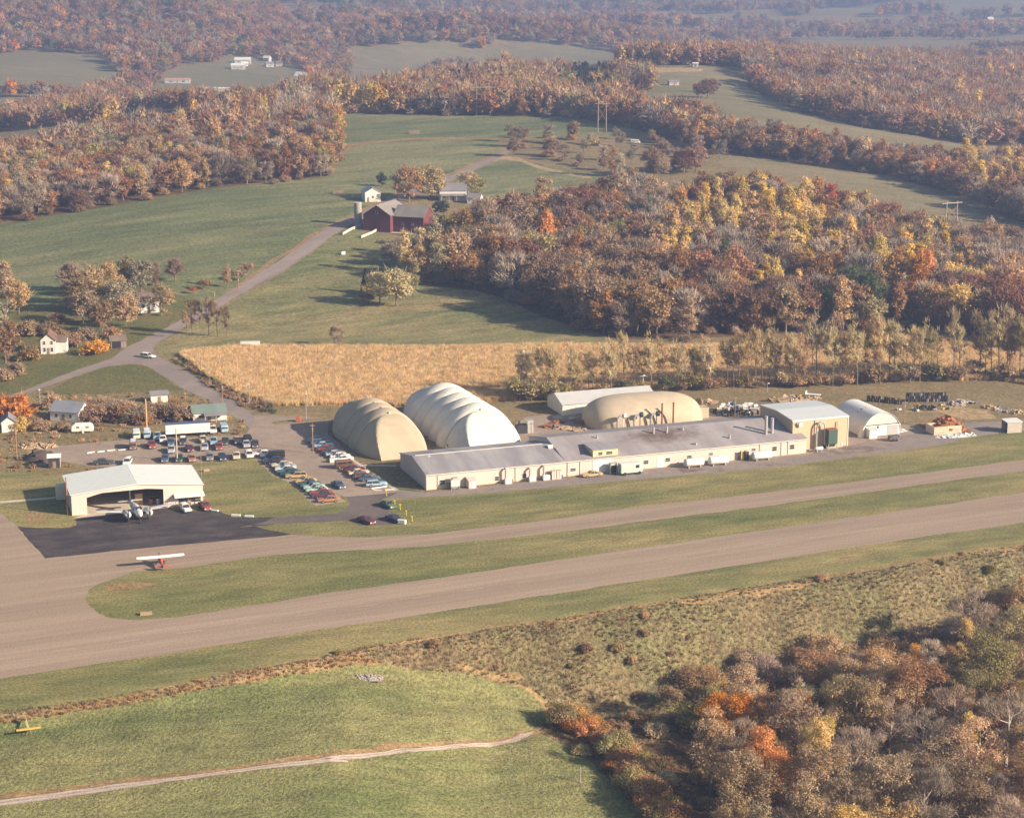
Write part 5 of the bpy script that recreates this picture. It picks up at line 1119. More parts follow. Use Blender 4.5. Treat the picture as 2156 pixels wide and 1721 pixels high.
# 9. barn, silo and farmhouses
zb = h1(-56, 868); FA = Frame((-63.6, 868.5), ang=R(-20), z=zb)
m_barn = ribbed('barn_red', (.145,.042,.040), .3, 'x', .85, .25, dcol=(.10,.035,.035), bs=.3); m_barnroof = roofmat('barn_roof', (.205,.185,.165), (.25,.225,.20))
t = thing('red_barn', 'large red L shaped barn with grey roof beside the road', 'barn', FA.o, FA.ang)
gable(t, 0, 12.5, 0, 20, 7.2, 4.0, m_barn, m_barnroof, 'y', .3); gable(t, 12.54, 26.5, 3.0, 14.5, 6.6, 4.0, m_barn, m_barnroof, 'x', .3)
MB().box(-.1,-.5,-2.5,26.6,14.6,-.2).build('foundation', m_conc, t)
MB().box(4.4,-.05,.1,8.2,-.003,4.6).build('door', paint('barn_door', (.11,.032,.032), .85, .2), t); window(t, 6.25, 8.2, 1.2, 1.4, 0); window(t, 17, 3.4, 1.0, 1.2, 3.0); window(t, 21.5, 3.4, 1.0, 1.2, 3.0)
t = thing('silo', 'grey round silo at the left corner of the red barn', 'silo', (-66.6, 878, h1(-66.6, 878)), 0)
MB().tube((0,0,-1),(0,0,9.6),1.65,1.65,20).build('wall', paint('silo_stave', (.34,.30,.26), .9, .3), t, 40); MB().tube((0,0,9.6),(0,0,9.9),1.72,1.72,20).build('rim', m_conc, t)
b = MB()
for z in np.arange(.6, 9.4, 1.1): b.tube((0,0,z),(0,0,z+.07),1.685,1.685,20)
b.build('hoop', m_pipe, t)
m_hw1 = ribbed('white_board', (.68,.64,.58), .25, 'z', .7, .12, bs=.3); m_greyroof = roofmat('shingle_grey', (.19,.18,.19), (.235,.22,.225)); m_brownroof = roofmat('shingle_brown', (.16,.115,.09), (.205,.15,.12)); m_greenroof = roofmat('green_roof', (.155,.205,.18), (.19,.235,.205)); m_blueroof = roofmat('blue_grey_roof', (.21,.225,.26), (.25,.26,.29))
def house(name, label, cat, p, ang, L, D, hw, rise, wm, rm, wins=(), doors=(), axis='x', chimney=None, z=None, group=None, swins=()):
    x, y = p if z is not None and False else cast(*p); zz = h1(x, y) if z is None else z
    t = thing(name, label, cat, (x, y, zz), ang, group); w_, r_ = gable(t, 0, L, 0, D, hw, rise, wm, rm, axis)
    MB().box(-.02,-.02,-1.5,L+.02,D+.02,-.31).build('foundation', m_conc, t)
    for x_, z_, ww, wh in wins: window(t, x_, z_, ww, wh)
    for y_, z_, ww, wh in swins: window(t, y_, z_, ww, wh, L, side='r')
    for x_, ww in doors: door(t, x_, ww, 2.1, m_wood)
    if chimney: MB().box(chimney[0]-.35,chimney[1]-.35,hw,chimney[0]+.35,chimney[1]+.35,hw+rise+1.0).build('chimney', paint('brick', (.25,.12,.09), .9, .3), r_)
    return t
h = house('white_farm_shed', 'white shed with pale roof behind the red barn', 'shed', c6(690,588), R(14), 7.2, 9.0, 4.3, 2.0, m_hw1, ribbed('pale_roof', (.46,.47,.48), .5, 'x'), [(3.6,2.2,1.0,1.2)], axis='y', swins=[(4.5,2.0,1.0,1.2)]); door(h, 1.4, 1.0, 2.1, m_wood)
h = house('grey_farmhouse', 'grey roofed farmhouse with white porch among trees by the barn', 'house', c6(1260,580), R(4), 12.5, 9, 4.8, 2.8, m_hw1, m_greyroof, [(2,2.2,1,1.4),(4.5,2.2,1,1.4),(8,2.2,1,1.4),(11,2.2,1,1.4)], [(6.2,1)], chimney=(3,4.5))
b = MB(); slab2(b,-2.6,2.5,0,3.2,.4,12,.12); b.build('porch_roof', m_greyroof, h)
for k in range(4): MB().box(.7+k*3.5,-2.4,-.2,.85+k*3.5,-2.25,2.55).build('porch_post', trimw, h)
house('farm_garage', 'small white garage right of the grey farmhouse', 'garage', c6(1470,600), R(-12), 6, 6, 2.8, 1.6, m_hw1, m_greyroof, [(1.2,1.6,.8,.9)], [(4,2.2)])
house('small_white_house', 'small white house with brown roof among the trees by the diagonal road', 'house', c5(1092,692), R(17), 7.2, 9.5, 4.4, 2.3, m_hw1, m_brownroof, [(1.6,2.6,1.1,1.3),(5.4,2.6,1.1,1.3)], [(3.5,.95)], axis='x', chimney=(2.2,5))
h = house('old_white_house', 'old two storey white house with rusty roof at left', 'house', c5(322,1012), R(6), 4.8, 8, 4.7, 2.1, m_hw1, paint('rusty_roof', (.16,.075,.05), .9, .3, dcol=(.24,.2,.17)), [(1.2,1.5,.9,1.4),(3.6,1.5,.9,1.4),(1.2,3.8,.9,1.2),(3.6,3.8,.9,1.2)], [(2.4,.9)], axis='y', chimney=(2.4,4))
b1_, b2_ = gable(h, 4.82, 8.2, 1.5, 6.8, 3.8, 1.5, m_hw1, m_brownroof, 'x', .25, wname='wing_wall', rname='wing_roof')
h = house('grey_shed', 'small grey open shed right of the round orange tree', 'shed', c5(870,968), R(20), 5.2, 5, 2.6, 1.3, paint('grey_board', (.21,.17,.155), .9, .3), m_brownroof, axis='x'); MB().box(.4,-.05,.05,3.4,-.003,2.3).build('doorway_shade', dark, h)  # dark panel on the wall paints the shade of an open front
h = house('blue_roofed_house', 'weathered house with blue grey roof near the lower left', 'house', c1(385,345), R(-16), 9.0, 7.5, 2.9, 2.2, m_hw1, m_blueroof, [(2,1.6,1,1.1),(6.5,1.6,1,1.1)], [(4.2,.95)], swins=[(2.2,1.6,1,1.1),(5.3,1.6,1,1.1)])
house('white_house_edge', 'white house gable at the left edge of the photo', 'house', c1(15,440), R(14), 3.9, 6, 3.0, 1.5, m_hw1, m_greyroof, [(2.6,1.7,.8,1.0)], axis='y', swins=[(3,1.7,.8,1)])
h = house('green_roofed_house', 'low white house with green roof beside the road bend', 'house', c1(1478,356), R(15), 9.5, 7.6, 2.5, 1.5, m_hw1, m_greenroof, [(2.4,1.4,1.6,1.0),(6.8,1.4,1.6,1.0)], [(4.6,.9)])
b = MB(); slab2(b,-2.3,1.9,-.02,2.45,3.0,9.6,.1); b.build('porch_roof', m_greyroof, h)
for k in range(3): MB().box(3.2+k*3.05,-2.15,-.1,3.34+k*3.05,-2.0,1.95).build('porch_post', trimw, h)
t = thing('white_camper', 'rounded white camper parked on the grass by the brown thicket', 'camper', (*G(*c1(632,436)), 0), R(8))
b = MB(); pr = [(-3.0,.45),(3.0,.45),(3.1,1.2),(2.8,2.2),(2.0,2.65),(-2.0,2.65),(-2.8,2.2),(-3.1,1.2)]; b.extrude(pr, -1.1, 1.1, axis='y'); o = b.build('body', paint('camper_white', (.72,.70,.64), .45, .1), t); bevel(o, .15, 2)
window(t, -1.2, 1.75, 1.0, .6, -1.1); window(t, 1.4, 1.75, 1.0, .6, -1.1); door(t, .2, .6, 1.9, m_tank, -1.1)
for sx in (-.45, .45): MB().tube((sx,-1.15,.36),(sx,-.9,.36),.36,.36,12).build('wheel', m_black, t)
for lab, p, L, D, hw, ri, ang, wm in (('white shed with flat wall beyond the brown thicket by the road', c1(1155,212), 5.0, 3.5, 2.4, .8, R(14), m_hw1), ('small white outbuilding half hidden in the brown thicket', c1(840,272), 4.0, 3.0, 2.0, .7, R(25), m_hw1), ('small dark hut with one white wall at the lot edge', c1(372,712), 3.0, 3.2, 2.9, .5, R(12), paint('dark_board', (.05,.04,.04), .9, .2))):
    h = house('outbuilding', lab, 'shed', p, ang, L, D, hw, ri, wm, m_greyroof if wm is m_hw1 else m_tank); door(h, L*.5, .9, 1.8, m_wood)
    if wm is not m_hw1: MB().box(L+.003, .1, 0, L+.08, D-.1, hw-.1).build('side_panel', m_tank, h)
# far buildings
m_far = ribbed('far_white_board', (.50,.48,.45), .3, 'z', .7, .2)
for lab, p, L, D, hw, ri, ang, rm, wm in (
 ('long white far barn, upper one of the distant farm', f1(1445,390), 24, 12, 5, 3, R(3), m_tank, m_hw1), ('white far barn, lower one of the distant farm', f1(1424,426), 20, 12, 5, 3, R(4), m_tank, m_hw1), ('small white far shed right of the distant barns', f1(1490,408), 10, 8, 4, 2, R(30), m_tank, m_hw1),
 ('white far barn with a steep roof beside a red tree', f1(1810,500), 16, 14, 7, 5, R(-25), m_tank, m_hw1), ('long red roofed far shed in the valley meadow', f1(1015,512), 34, 10, 4, 2, R(3), paint('pale_red_roof', (.45,.25,.2), .8, .2), m_hw1), ('long white far trailer by the valley road', f1(1218,560), 24, 6, 3.5, 1, R(2), m_tank, m_hw1), ('short white far trailer by the valley road', f1(1345,562), 14, 6, 3.5, 1, R(3), m_tank, m_hw1),
 ('grey far house at the left end of the valley', f1(765,525), 10, 8, 4, 2.5, R(10), m_greyroof, m_hw1), ('far house behind the distant barns', f1(1620,378), 10, 9, 5, 3, R(-20), m_tank, m_hw1), ('far grey house in the distant hamlet', f1(1640,412), 12, 8, 4, 3, R(20), m_greyroof, m_hw1), ('far brown house in the distant hamlet', f1(1700,408), 10, 8, 4, 3, R(10), m_brownroof, m_hw1),
 ('white house on the hilltop pasture', f3(112,492), 9.5, 6, 3.2, 1.4, R(10), m_greyroof, m_hw1), ('small pale hut at the foot of the radio mast', f3(247,384), 5.5, 5, 3, .8, R(4), m_tank, m_hw1), ('long low far building beyond the right wood', f3(1385,374), 46, 10, 4, 1.5, R(2), m_greyroof, m_hw1), ('grey far house beyond the right wood', f3(1450,384), 14, 12, 6, 3, R(10), m_greyroof, m_hw1),
 ('tall white far house on the right hillside', f3(1950,135), 13, 11, 8, 5, R(10), m_tank, m_hw1), ('low white far house left of the tall one on right hillside', f3(1862,148), 16, 10, 4, 3, R(5), m_tank, m_hw1), ('white far shed at the right edge of hillside', f3(2094,190), 16, 10, 5, 3, R(5), m_tank, m_hw1),
 ('small red barn between the trees near the upper field', f2(1568,612), 9, 7, 4, 2.5, R(10), m_rust, paint('red_board', (.36,.07,.05), .8, .2))):
    if p[1] < 215: L, D, hw, ri, wm = L*.72, D*.72, hw*.75, ri*.75, (m_far if wm is m_hw1 else wm)
    h = house('far_house' if 'house' in lab else 'far_barn' if 'barn' in lab else 'far_shed', lab, 'house' if 'house' in lab else 'barn' if 'barn' in lab else 'shed', p, ang, L, D, hw, ri, wm, rm, [(L*.25, hw*.5, L*.12, 1.2), (L*.75, hw*.5, L*.12, 1.2)], [(L*.5, 1.2)])
# ------------------------------------------------------------------ vehicles
CARC = {'white': (.72,.70,.66), 'silver': (.40,.41,.43), 'grey': (.20,.20,.21), 'black': (.02,.02,.022), 'dark blue': (.03,.045,.10), 'blue': (.07,.11,.17), 'light blue': (.30,.42,.50), 'teal': (.06,.15,.16), 'dark green': (.03,.06,.04), 'green': (.12,.18,.10),
        'pale green': (.44,.56,.46), 'red': (.28,.06,.052), 'maroon': (.13,.025,.035), 'tan': (.46,.33,.17), 'cream': (.62,.52,.34), 'brown': (.17,.095,.06), 'yellow': (.55,.40,.16), 'orange': (.36,.17,.085), 'olive': (.16,.15,.08), 'dark grey': (.06,.06,.065)}
CM = {k: paint('car_'+k.replace(' ', '_'), c, .28, .06, spec=.6) for k, c in CARC.items()}
m_tyre = paint('tyre', (.025,.025,.025), .9, .1); m_hub = paint('hubcap', (.45,.45,.44), .35, .1, .6); m_chrome = paint('chrome', (.60,.60,.58), .25, .1, .8); m_lamp = paint('headlamp', (.75,.73,.65), .2, .05); m_tail = paint('tail_lamp', (.30,.02,.02), .3, .05)
# body types: length, width, list of hull sections (x, z bottom, z top, half width), cabin quad profile
def hull(secs, t=.1):
    b = MB(); rings = []
    for x, z0, z1, hw in secs:
        s = .10*(z1-z0); rings.append([(x,-hw,z0+s),(x,-hw+.08,z0),(x,hw-.08,z0),(x,hw,z0+s),(x,hw,z1-.16),(x,hw-.16,z1),(x,-hw+.16,z1),(x,-hw,z1-.16)])
    b.loft(rings); return b
def make_car(kind):
    """front of the car is +x, stands on z = 0"""
    parts = []
    if kind in ('sedan', 'wagon', 'coupe'):
        secs = [(-2.62,.42,.80,.80),(-2.5,.30,.88,.92),(-1.3,.26,.93,.96),(1.0,.26,.92,.96),(2.35,.28,.84,.92),(2.58,.40,.76,.82)]
        cab = {'sedan': [(-1.75,.90),(-1.05,1.40),(.25,1.42),(.95,.90)], 'wagon': [(-2.45,.88),(-2.2,1.42),(.25,1.44),(.95,.90)], 'coupe': [(-1.95,.88),(-.75,1.33),(.2,1.35),(.95,.88)]}[kind]
        wx, wr = (-1.5, 1.55), .34
    elif kind == 'pickup':
        secs = [(-2.6,.50,1.0,.88),(-2.5,.45,1.05,.95),(-.5,.45,1.05,.96),(1.0,.42,1.08,.96),(2.3,.45,1.02,.93),(2.5,.50,.95,.86)]
        cab = [(-.75,1.03),(-.62,1.70),(.45,1.72),(1.05,1.05)]; wx, wr = (-1.5, 1.55), .40
    else:
        secs = [(-2.4,.50,1.9,.92),(-2.3,.42,2.02,.97),(1.4,.42,2.02,.97),(1.75,.42,1.95,.96),(2.2,.45,1.15,.94),(2.4,.50,1.05,.86)]
        cab = None; wx, wr = (-1.5, 1.5), .38
    body = hull(secs)
    if kind == 'pickup':   # hull stays closed; a dark sheet paints the shade of an open bed
        body.v = list(body.v)
    glassb, roofb = MB(), MB()
    if cab:
        (xa, za), (xb, zb_), (xc, zc_), (xd, zd) = cab; w0, w1 = .88, .72
        lo = [(xa,-w0,za),(xd,-w0,zd),(xd,w0,zd),(xa,w0,za)]; hi = [(xb,-w1,zb_),(xc,-w1,zc_),(xc,w1,zc_),(xb,w1,zb_)]
        glassb.faces([*lo, *hi], [(0,1,5,4),(1,2,6,5),(2,3,7,6),(3,0,4,7)])
        roofb.faces([(xb-.03,-w1-.02,zb_),(xc+.03,-w1-.02,zc_),(xc+.03,w1+.02,zc_),(xb-.03,w1+.02,zb_),(xb+.05,-w1+.08,zb_+.06),(xc-.08,-w1+.08,zc_+.06),(xc-.08,w1-.08,zc_+.06),(xb+.05,w1-.08,zb_+.06)], [(4,5,6,7),(0,1,5,4),(1,2,6,5),(2,3,7,6),(3,0,4,7),(3,2,1,0)])
        for sy in (-1, 1):      # pillars
            for p, q in ((lo[0], hi[0]), (lo[1], hi[1])): roofb.tube((p[0], sy*abs(p[1]), p[2]-.02), (q[0], sy*abs(q[1]), q[2]+.01), .05, .045, 4)
            xm = (xb+xc)/2-.1; roofb.tube((xm, sy*.885, za-.02), (xm, sy*.735, zb_+.01), .045, .04, 4)
        roofb.f = roofb.f
        body.v += [] ; n0 = len(body.v); body.faces(roofb.v, roofb.f)
    else:
        for sy in (-1, 1): glassb.box(.55, sy*.975-.012, 1.25, 1.55, sy*.975+.012, 1.75); glassb.box(-2.0, sy*.975-.012, 1.25, .3, sy*.975+.012, 1.72)
        glassb.faces([(1.79,-.82,1.84),(2.20,-.84,1.20),(2.20,.84,1.20),(1.79,.82,1.84)], [(0,1,2,3)]); glassb.box(-2.43,-.7,1.3,-2.38,.7,1.75)
    if kind == 'pickup':
        bed = MB().box(-2.4,-.78,1.052,-.85,.78,1.062)
    ch = [('body', body, None), ('windows', glassb, glass)]
    if kind == 'pickup': ch.append(('load_bed', bed, dark))
    zf = secs[-1]; zr = secs[0]
    ch += [('bumper', MB().box(zf[0]-.05,-.86,.36,zf[0]+.10,.86,.50), m_chrome), ('bumper', MB().box(zr[0]-.10,-.86,.36,zr[0]+.05,.86,.50), m_chrome)]
    for sy in (-1, 1):
        ch.append(('headlight', MB().box(zf[0]-.06, sy*.58-.16, .56, zf[0]+.03, sy*.58+.16, .72), m_lamp)); ch.append(('tail_light', MB().box(zr[0]-.03, sy*.62-.16, .58, zr[0]+.06, sy*.62+.16, .72), m_tail))
    wh = []
    for x in wx:
        for sy in (-1, 1): wh.append((x, sy))
    return ch, wh, wr
CAR_ME = {}
def car_meshes(kind):
    if kind not in CAR_ME:
        ch, wh, wr = make_car(kind); L = []
        for n, b, m in ch: L.append((n, b.mesh('vehicle_'+n, m or CM['white'], 35)))
        tw = MB().tube((0,-.11,0),(0,.11,0), wr, wr, 14).mesh('vehicle_wheel', m_tyre, 40); hb = MB().tube((0,-.125,0),(0,.125,0), wr*.55, wr*.55, 10).mesh('vehicle_hubcap', m_hub, 40)
        CAR_ME[kind] = (L, wh, wr, tw, hb)
    return CAR_ME[kind]
CARS = []
def car(p, heading, kind, colr, row, name='parked_car', top=None, label=None, group='parked cars'):
    CARS.append(dict(p=p, h=heading, kind=kind, colr=colr, row=row, name=name, top=top, label=label, group=group))
KW = {'sedan': 'sedan', 'wagon': 'station wagon', 'coupe': 'coupe', 'pickup': 'pickup truck', 'van': 'van'}
def flush_cars():
    rows = {}
    for c in CARS: rows.setdefault((c['row'], c['colr'], c['kind']), []).append(c)
    for (row, cl, kd), L in rows.items():
        L.sort(key=lambda c: c['p'][0])
        for i, c in enumerate(L):
            if c['label']: continue
            pos = '' if len(L) == 1 else ', left one' if i == 0 and len(L) == 2 else ', right one' if len(L) == 2 else f', {ORD[i]} of them from left'
            c['label'] = f"{cl} {KW[kd]}{' with '+c['top']+' roof' if c['top'] else ''} {row}{pos}"
    for c in CARS:
        L, wh, wr, tw, hb = car_meshes(c['kind']); x, y = G(*c['p']) if c['p'][1] > 770 else cast(*c['p'])
        e = thing({'pickup': 'pickup_truck', 'van': 'parked_van'}.get(c['kind'], c['name']), c['label'], {'pickup': 'truck', 'van': 'van'}.get(c['kind'], 'car'), (x, y, h1(x, y)+.01), c['h'], c['group']); e.scale = (1.06, 1.06, 1.06)
        for n, me in L:
            o = link(bpy.data.objects.new(n, me)); o.parent = e
            if n == 'body': o.material_slots[0].link = 'OBJECT'; o.material_slots[0].material = CM[c['colr']]
        if c['top']:
            z = {'sedan': 1.485, 'wagon': 1.505, 'coupe': 1.41, 'pickup': 1.78, 'van': 2.025}[c['kind']]; x0, x1 = {'van': (-2.2, 1.35), 'pickup': (-.5,.3), 'wagon': (-2.1, .1)}.get(c['kind'], (-.95, .1))
            MB().box(x0,-.64,z,x1,.64,z+.02).build('roof_panel', CM[c['top']], e)
        for wx, sy in wh:
            o = link(bpy.data.objects.new('wheel', tw)); o.parent = e; o.location = (wx, sy*.86, wr); q = link(bpy.data.objects.new('hubcap', hb)); q.parent = o
D = R
ra, rb_, rc, rd, re = 'in the back row of the gravel lot', 'in middle row of gravel lot', 'in the row along lawn', 'parked along the lawn by the drive', 'in the row beside the tan dome'
hA = R(-80)
for x, y, k, c, tp in ((235,250,'van','pale green','white'),(388,240,'van','light blue','white'),(535,262,'pickup','light blue',None),(612,300,'sedan','white',None),(1335,170,'pickup','white',None),(1492,158,'van','light blue',None)): car(c7(x, y), hA+rng.normal()*.05, k, c, ra, top=tp)
for x, y, k, c, tp in ((192,400,'van','brown','white'),(460,385,'pickup','red',None),(730,345,'sedan','blue',None),(735,450,'sedan','silver',None),(905,330,'wagon','dark grey','white'),(1000,430,'coupe','maroon',None),(1192,305,'sedan','cream',None),(1215,412,'sedan','silver','grey'),(1345,335,'pickup','light blue',None),(1422,405,'sedan','red',None),(1510,332,'sedan','dark green',None),(1685,320,'sedan','dark grey','yellow'),(1840,290,'sedan','black',None),(1815,372,'sedan','silver',None),(1942,370,'sedan','dark grey',None)):
    car(c7(x, y), hA+rng.normal()*.06, k, c, rb_, top=tp)
for x, y, k, c, tp in ((648,580,'sedan','blue',None),(850,575,'sedan','dark green',None),(1030,575,'coupe','orange',None),(1290,555,'sedan','grey',None),(1470,555,'sedan','dark blue',None),(1672,540,'sedan','cream',None),(1855,522,'wagon','white',None),(2078,512,'coupe','white',None)): car(c7(x, y), hA+rng.normal()*.06, k, c, rc, top=tp)
car(c7(105,628), R(-88), 'wagon', 'white', 'half hidden behind hangar'); car(c9(760,160), R(10), 'sedan', 'dark grey', 'half hidden behind hangar')
hD = R(193)
for x, y, k, c in ((100,218,'sedan','white'),(290,262,'van','black'),(270,305,'sedan','dark blue'),(300,340,'sedan','black'),(385,378,'sedan','cream'),(440,410,'sedan','silver'),(440,440,'sedan','white'),(475,470,'coupe','teal'),(520,500,'sedan','dark green'),(590,535,'wagon','tan'),(735,612,'sedan','yellow'),(770,650,'sedan','dark grey'),(810,675,'sedan','teal'),(850,700,'sedan','pale green'),(885,735,'coupe','pale green'),(950,780,'sedan','red'),(985,825,'sedan','maroon'),(1060,880,'sedan','orange')):
    car(c8(x, y), hD+rng.normal()*.03, k, c, rd)
hE = R(13)
for x, y, k, c in ((900,20,'sedan','dark blue'),(940,58,'wagon','blue'),(990,98,'sedan','light blue'),(1040,145,'sedan','red'),(1105,185,'sedan','dark grey'),(1160,222,'sedan','silver'),(1225,255,'sedan','white'),(1265,290,'coupe','white'),(1290,395,'van','brown'),(1430,445,'sedan','maroon'),(1490,490,'sedan','cream'),(1570,535,'wagon','brown'),(1640,575,'sedan','blue'),(1745,655,'wagon','light blue')):
    car(c8(x, y), hE+rng.normal()*.03, k, c, re)
car(c8(1200,672), R(-62), 'sedan', 'blue', '', name='moving_car', label='dark blue sedan driving down the middle of the yard drive'); car(c8(1915,955), R(-58), 'sedan', 'green', '', label='green sedan at the grass corner right of the drive')
car(c8(1600,1180), R(-50), 'sedan', 'maroon', '', label='maroon sedan parked at the lower edge of the drive'); car(c8(2005,1160), R(-50), 'sedan', 'dark blue', '', label='dark blue sedan beside a white board at the drive end')
car(c9(1700,690), R(-65), 'wagon', 'white', 'before the hangar office'); car(c9(1925,670), R(-65), 'pickup', 'red', 'before the hangar office')
car(c5(1160,1038), R(-30), 'wagon', 'white', 'waiting at the road junction', name='moving_car'); xz = FB.front(c11(1930,225), -2.0)[0]
_p = FB.w(xz, -2.2); car(proj(_p.x, _p.y, 0), FB.ang+math.pi, 'coupe', 'tan', '', label='tan coupe parked against the factory wall')
car(f2(1912,885), R(0), 'van', 'white', 'standing in the brush by the far road'); car(f2(2115,895), R(0), 'pickup', 'red', 'standing in the brush by the far road'); car(f2(2040,508), R(0), 'sedan', 'red', 'beside the hilltop white house')
flush_cars()
# semi trailer
x, y = G(*c7(660,262)); FTz = Frame((x, y), G(*c7(1300,222)))
t = thing('semi_trailer', 'long white semi trailer with dark blue roof in the gravel lot', 'trailer', FTz.o, FTz.ang)
m_box = ribbed('trailer_side', (.70,.68,.63), .5, 'x', .5, .1, bs=.3)
MB().box(0,0,1.15,12.3,2.5,3.75).build('cargo_box', m_box, t); MB().box(-.03,-.03,3.753,12.33,2.53,3.9).build('roof', paint('trailer_roof', (.09,.11,.20), .5, .2), t); MB().box(.2,.4,.95,12.1,2.1,1.147).build('chassis', m_black, t)
for xx in (9.9, 11.1):
    for sy in (.02, 2.1): MB().tube((xx,sy,.5),(xx,sy+.38,.5),.5,.5,14).build('wheel', m_tyre, t, 40)
for sy in (.5, 1.9): MB().box(2.4,sy-.06,0,2.55,sy+.06,.95).build('landing_leg', m_black, t)
MB().box(12.303,.08,1.2,12.36,1.22,3.7).build('rear_door', m_pipe, t); MB().box(12.303,1.28,1.2,12.36,2.42,3.7).build('rear_door', m_pipe, t)
# step van by the factory
xz = FB.front(c3(1020,985), -3.2)[0]; t = thing('step_van', 'pale green step van with white roof parked before the factory', 'van', FB.w(xz, -3.4), FB.ang)
b = MB(); b.extrude([(-3.1,.6),(2.2,.6),(2.9,.62),(3.0,1.5),(2.5,1.75),(2.2,3.0),(-3.1,3.0)], -1.15, 1.15, axis='y'); bevel(b.build('body', CM['pale green'], t), .08, 2)
b = MB(); b.box(-3.12,-1.17,3.003,2.15,1.17,3.12); b.build('roof', m_tank, t); MB().faces([(2.52,-1.0,1.85),(2.245,-1.0,2.85),(2.245,1.0,2.85),(2.52,1.0,1.85)], [(0,1,2,3)]).build('windscreen', glass, t); MB().box(1.0,-1.175,1.8,2.0,-1.153,2.6).build('side_window', glass, t)
for xx in (-2.0, 2.1):
    for sy in (-1.15, .85): MB().tube((xx,sy-.02,.45),(xx,sy+.3,.45),.45,.45,14).build('wheel', m_tyre, t, 40)
MB().box(3.0,-1.1,.45,3.12,1.1,.62).build('bumper', m_chrome, t)
for sy in (-.85, .85): MB().box(2.99,sy-.14,.95,3.04,sy+.14,1.2).build('headlight', m_lamp, t)
t = thing('cable_reel_frame', 'dark machine frame on the wall side left of the step van', 'machine', FB.w(xz-4.2, -1.6), FB.ang)
MB().box(-.9,-.6,0,-.75,.6,3.0).box(.75,-.6,0,.9,.6,3.0).box(-.75,-.55,2.7,.75,.55,2.95).build('frame', m_pipe, t); MB().tube((-.7,0,1.3),(.7,0,1.3),.9,.9,14).build('drum', m_black, t, 40)

# ------------------------------------------------------------------ aircraft
def wing_mb(half, c0, c1, dih=0.0, th=.12, sweep=0.0, z=0.0, n=7, tip=.5):
    rings = []
    for k in range(-n, n+1):
        q = abs(k)/n; y = half*k/n; c = c0+(c1-c0)*q; c *= 1 if q < .93 else tip+.3; x = -sweep*q
        pr = [(.0,0),(.12,.55),(.35,.75),(.7,.45),(1.0,0.02),(.7,-.12),(.3,-.25),(.1,-.25)]
        rings.append([(x-(p-.3)*c, y, z+dih*q*half+r_*th*c) for p, r_ in pr])
    return MB().loft(rings)
def fuselage(secs, n=14): return MB().loft([[(x, math.cos(2*math.pi*k/n)*w_, zc+math.sin(2*math.pi*k/n)*h_) for k in range(n)] for x, zc, w_, h_ in secs])
m_alu = paint('grey_aluminium', (.66,.65,.62), .4, .12, .3); m_pw = paint('plane_white', (.78,.76,.70), .4, .05); m_pr = paint('plane_red', (.50,.10,.05), .4, .08)
# twin engined tail dragger, nose towards the camera
nx_, ny_ = G(*c9(1160,815)); tx_, ty_ = G(*c9(1062,690))
px_, py_ = G(*c9(1140,790)); hd = R(-68)
t = thing('twin_engine_plane', 'grey twin engine propeller plane parked before the hangar', 'aircraft', (px_, py_, 0), hd); t.scale = (1.3, 1.3, 1.3)
pitch = Matrix.Rotation(R(-1.0), 4, 'Y'); up = Matrix.Translation((0, 0, 1.75)) @ pitch
def ac(mb, name, mat, parent, smooth=40): return mb.xf(up).build(name, mat, parent, smooth)
fus = ac(fuselage([(3.9,-.15,.05,.05),(3.7,-.12,.30,.30),(3.1,-.05,.58,.56),(2.2,.05,.72,.74),(1.2,.18,.76,.90),(-.5,.2,.76,.86),(-2.5,.18,.60,.66),(-4.6,.2,.36,.40),(-6.2,.25,.10,.14)]), 'fuselage', m_alu, t)
b = MB(); b.faces([(2.35,-.55,.62),(1.65,-.5,1.06),(1.65,.5,1.06),(2.35,.55,.62)], [(0,1,2,3)]); b.box(.1,-.80,.40,1.4,-.735,.75).box(.1,.735,.40,1.4,.80,.75).box(-1.8,-.76,.38,-.2,-.70,.70).box(-1.8,.70,.38,-.2,.76,.70); ac(b, 'cockpit_windows', glass, fus)
ac(wing_mb(7.25, 2.9, 1.1, .10, .10, .2, -.35), 'wing', m_alu, t); ac(wing_mb(2.3, 1.2, .9, 0, .08, 0, 0).xf(Matrix.Translation((-5.3, 0, .45))), 'tailplane', m_alu, t)
for sy in (-1, 1):
    ac(fuselage([(2.6,-.15,.38,.38),(2.4,-.15,.60,.60),(1.4,-.15,.62,.62),(0,-.2,.48,.46),(-1.6,-.2,.15,.12)]).xf(Matrix.Translation((0, sy*2.0, 0))), 'engine_nacelle', m_alu, t)
    e = ac(MB().tube((2.6,sy*2.0,-.15),(2.95,sy*2.0,-.15),.16,.05,10).box(2.72,sy*2.0-.09,-1.35,2.78,sy*2.0+.09,1.05), 'propeller', m_black, t)
    MB().tube((.9,sy*2.0,.45),(.95,sy*2.0,1.7),.09,.09,8).tube((.9,sy*2.0-.13,.45),(.9,sy*2.0+.13,.45),.45,.45,14).build('main_wheel', m_black, t, 40)
ac(MB().loft([[(-5.0-q*.55-(p-.3)*(2.0-.9*q), dy, .35+q*2.1) for p, dy in ((0,0),(.3,.08),(1,0),(.3,-.08))] for q in (0, .4, .8, 1.0)]), 'fin', m_alu, t)
MB().tube((2.9,-.08,.28),(2.9,.08,.28),.28,.28,12).tube((2.9,0,.28),(2.9,0,1.3),.07,.07,6).build('nose_wheel', m_black, t, 40)
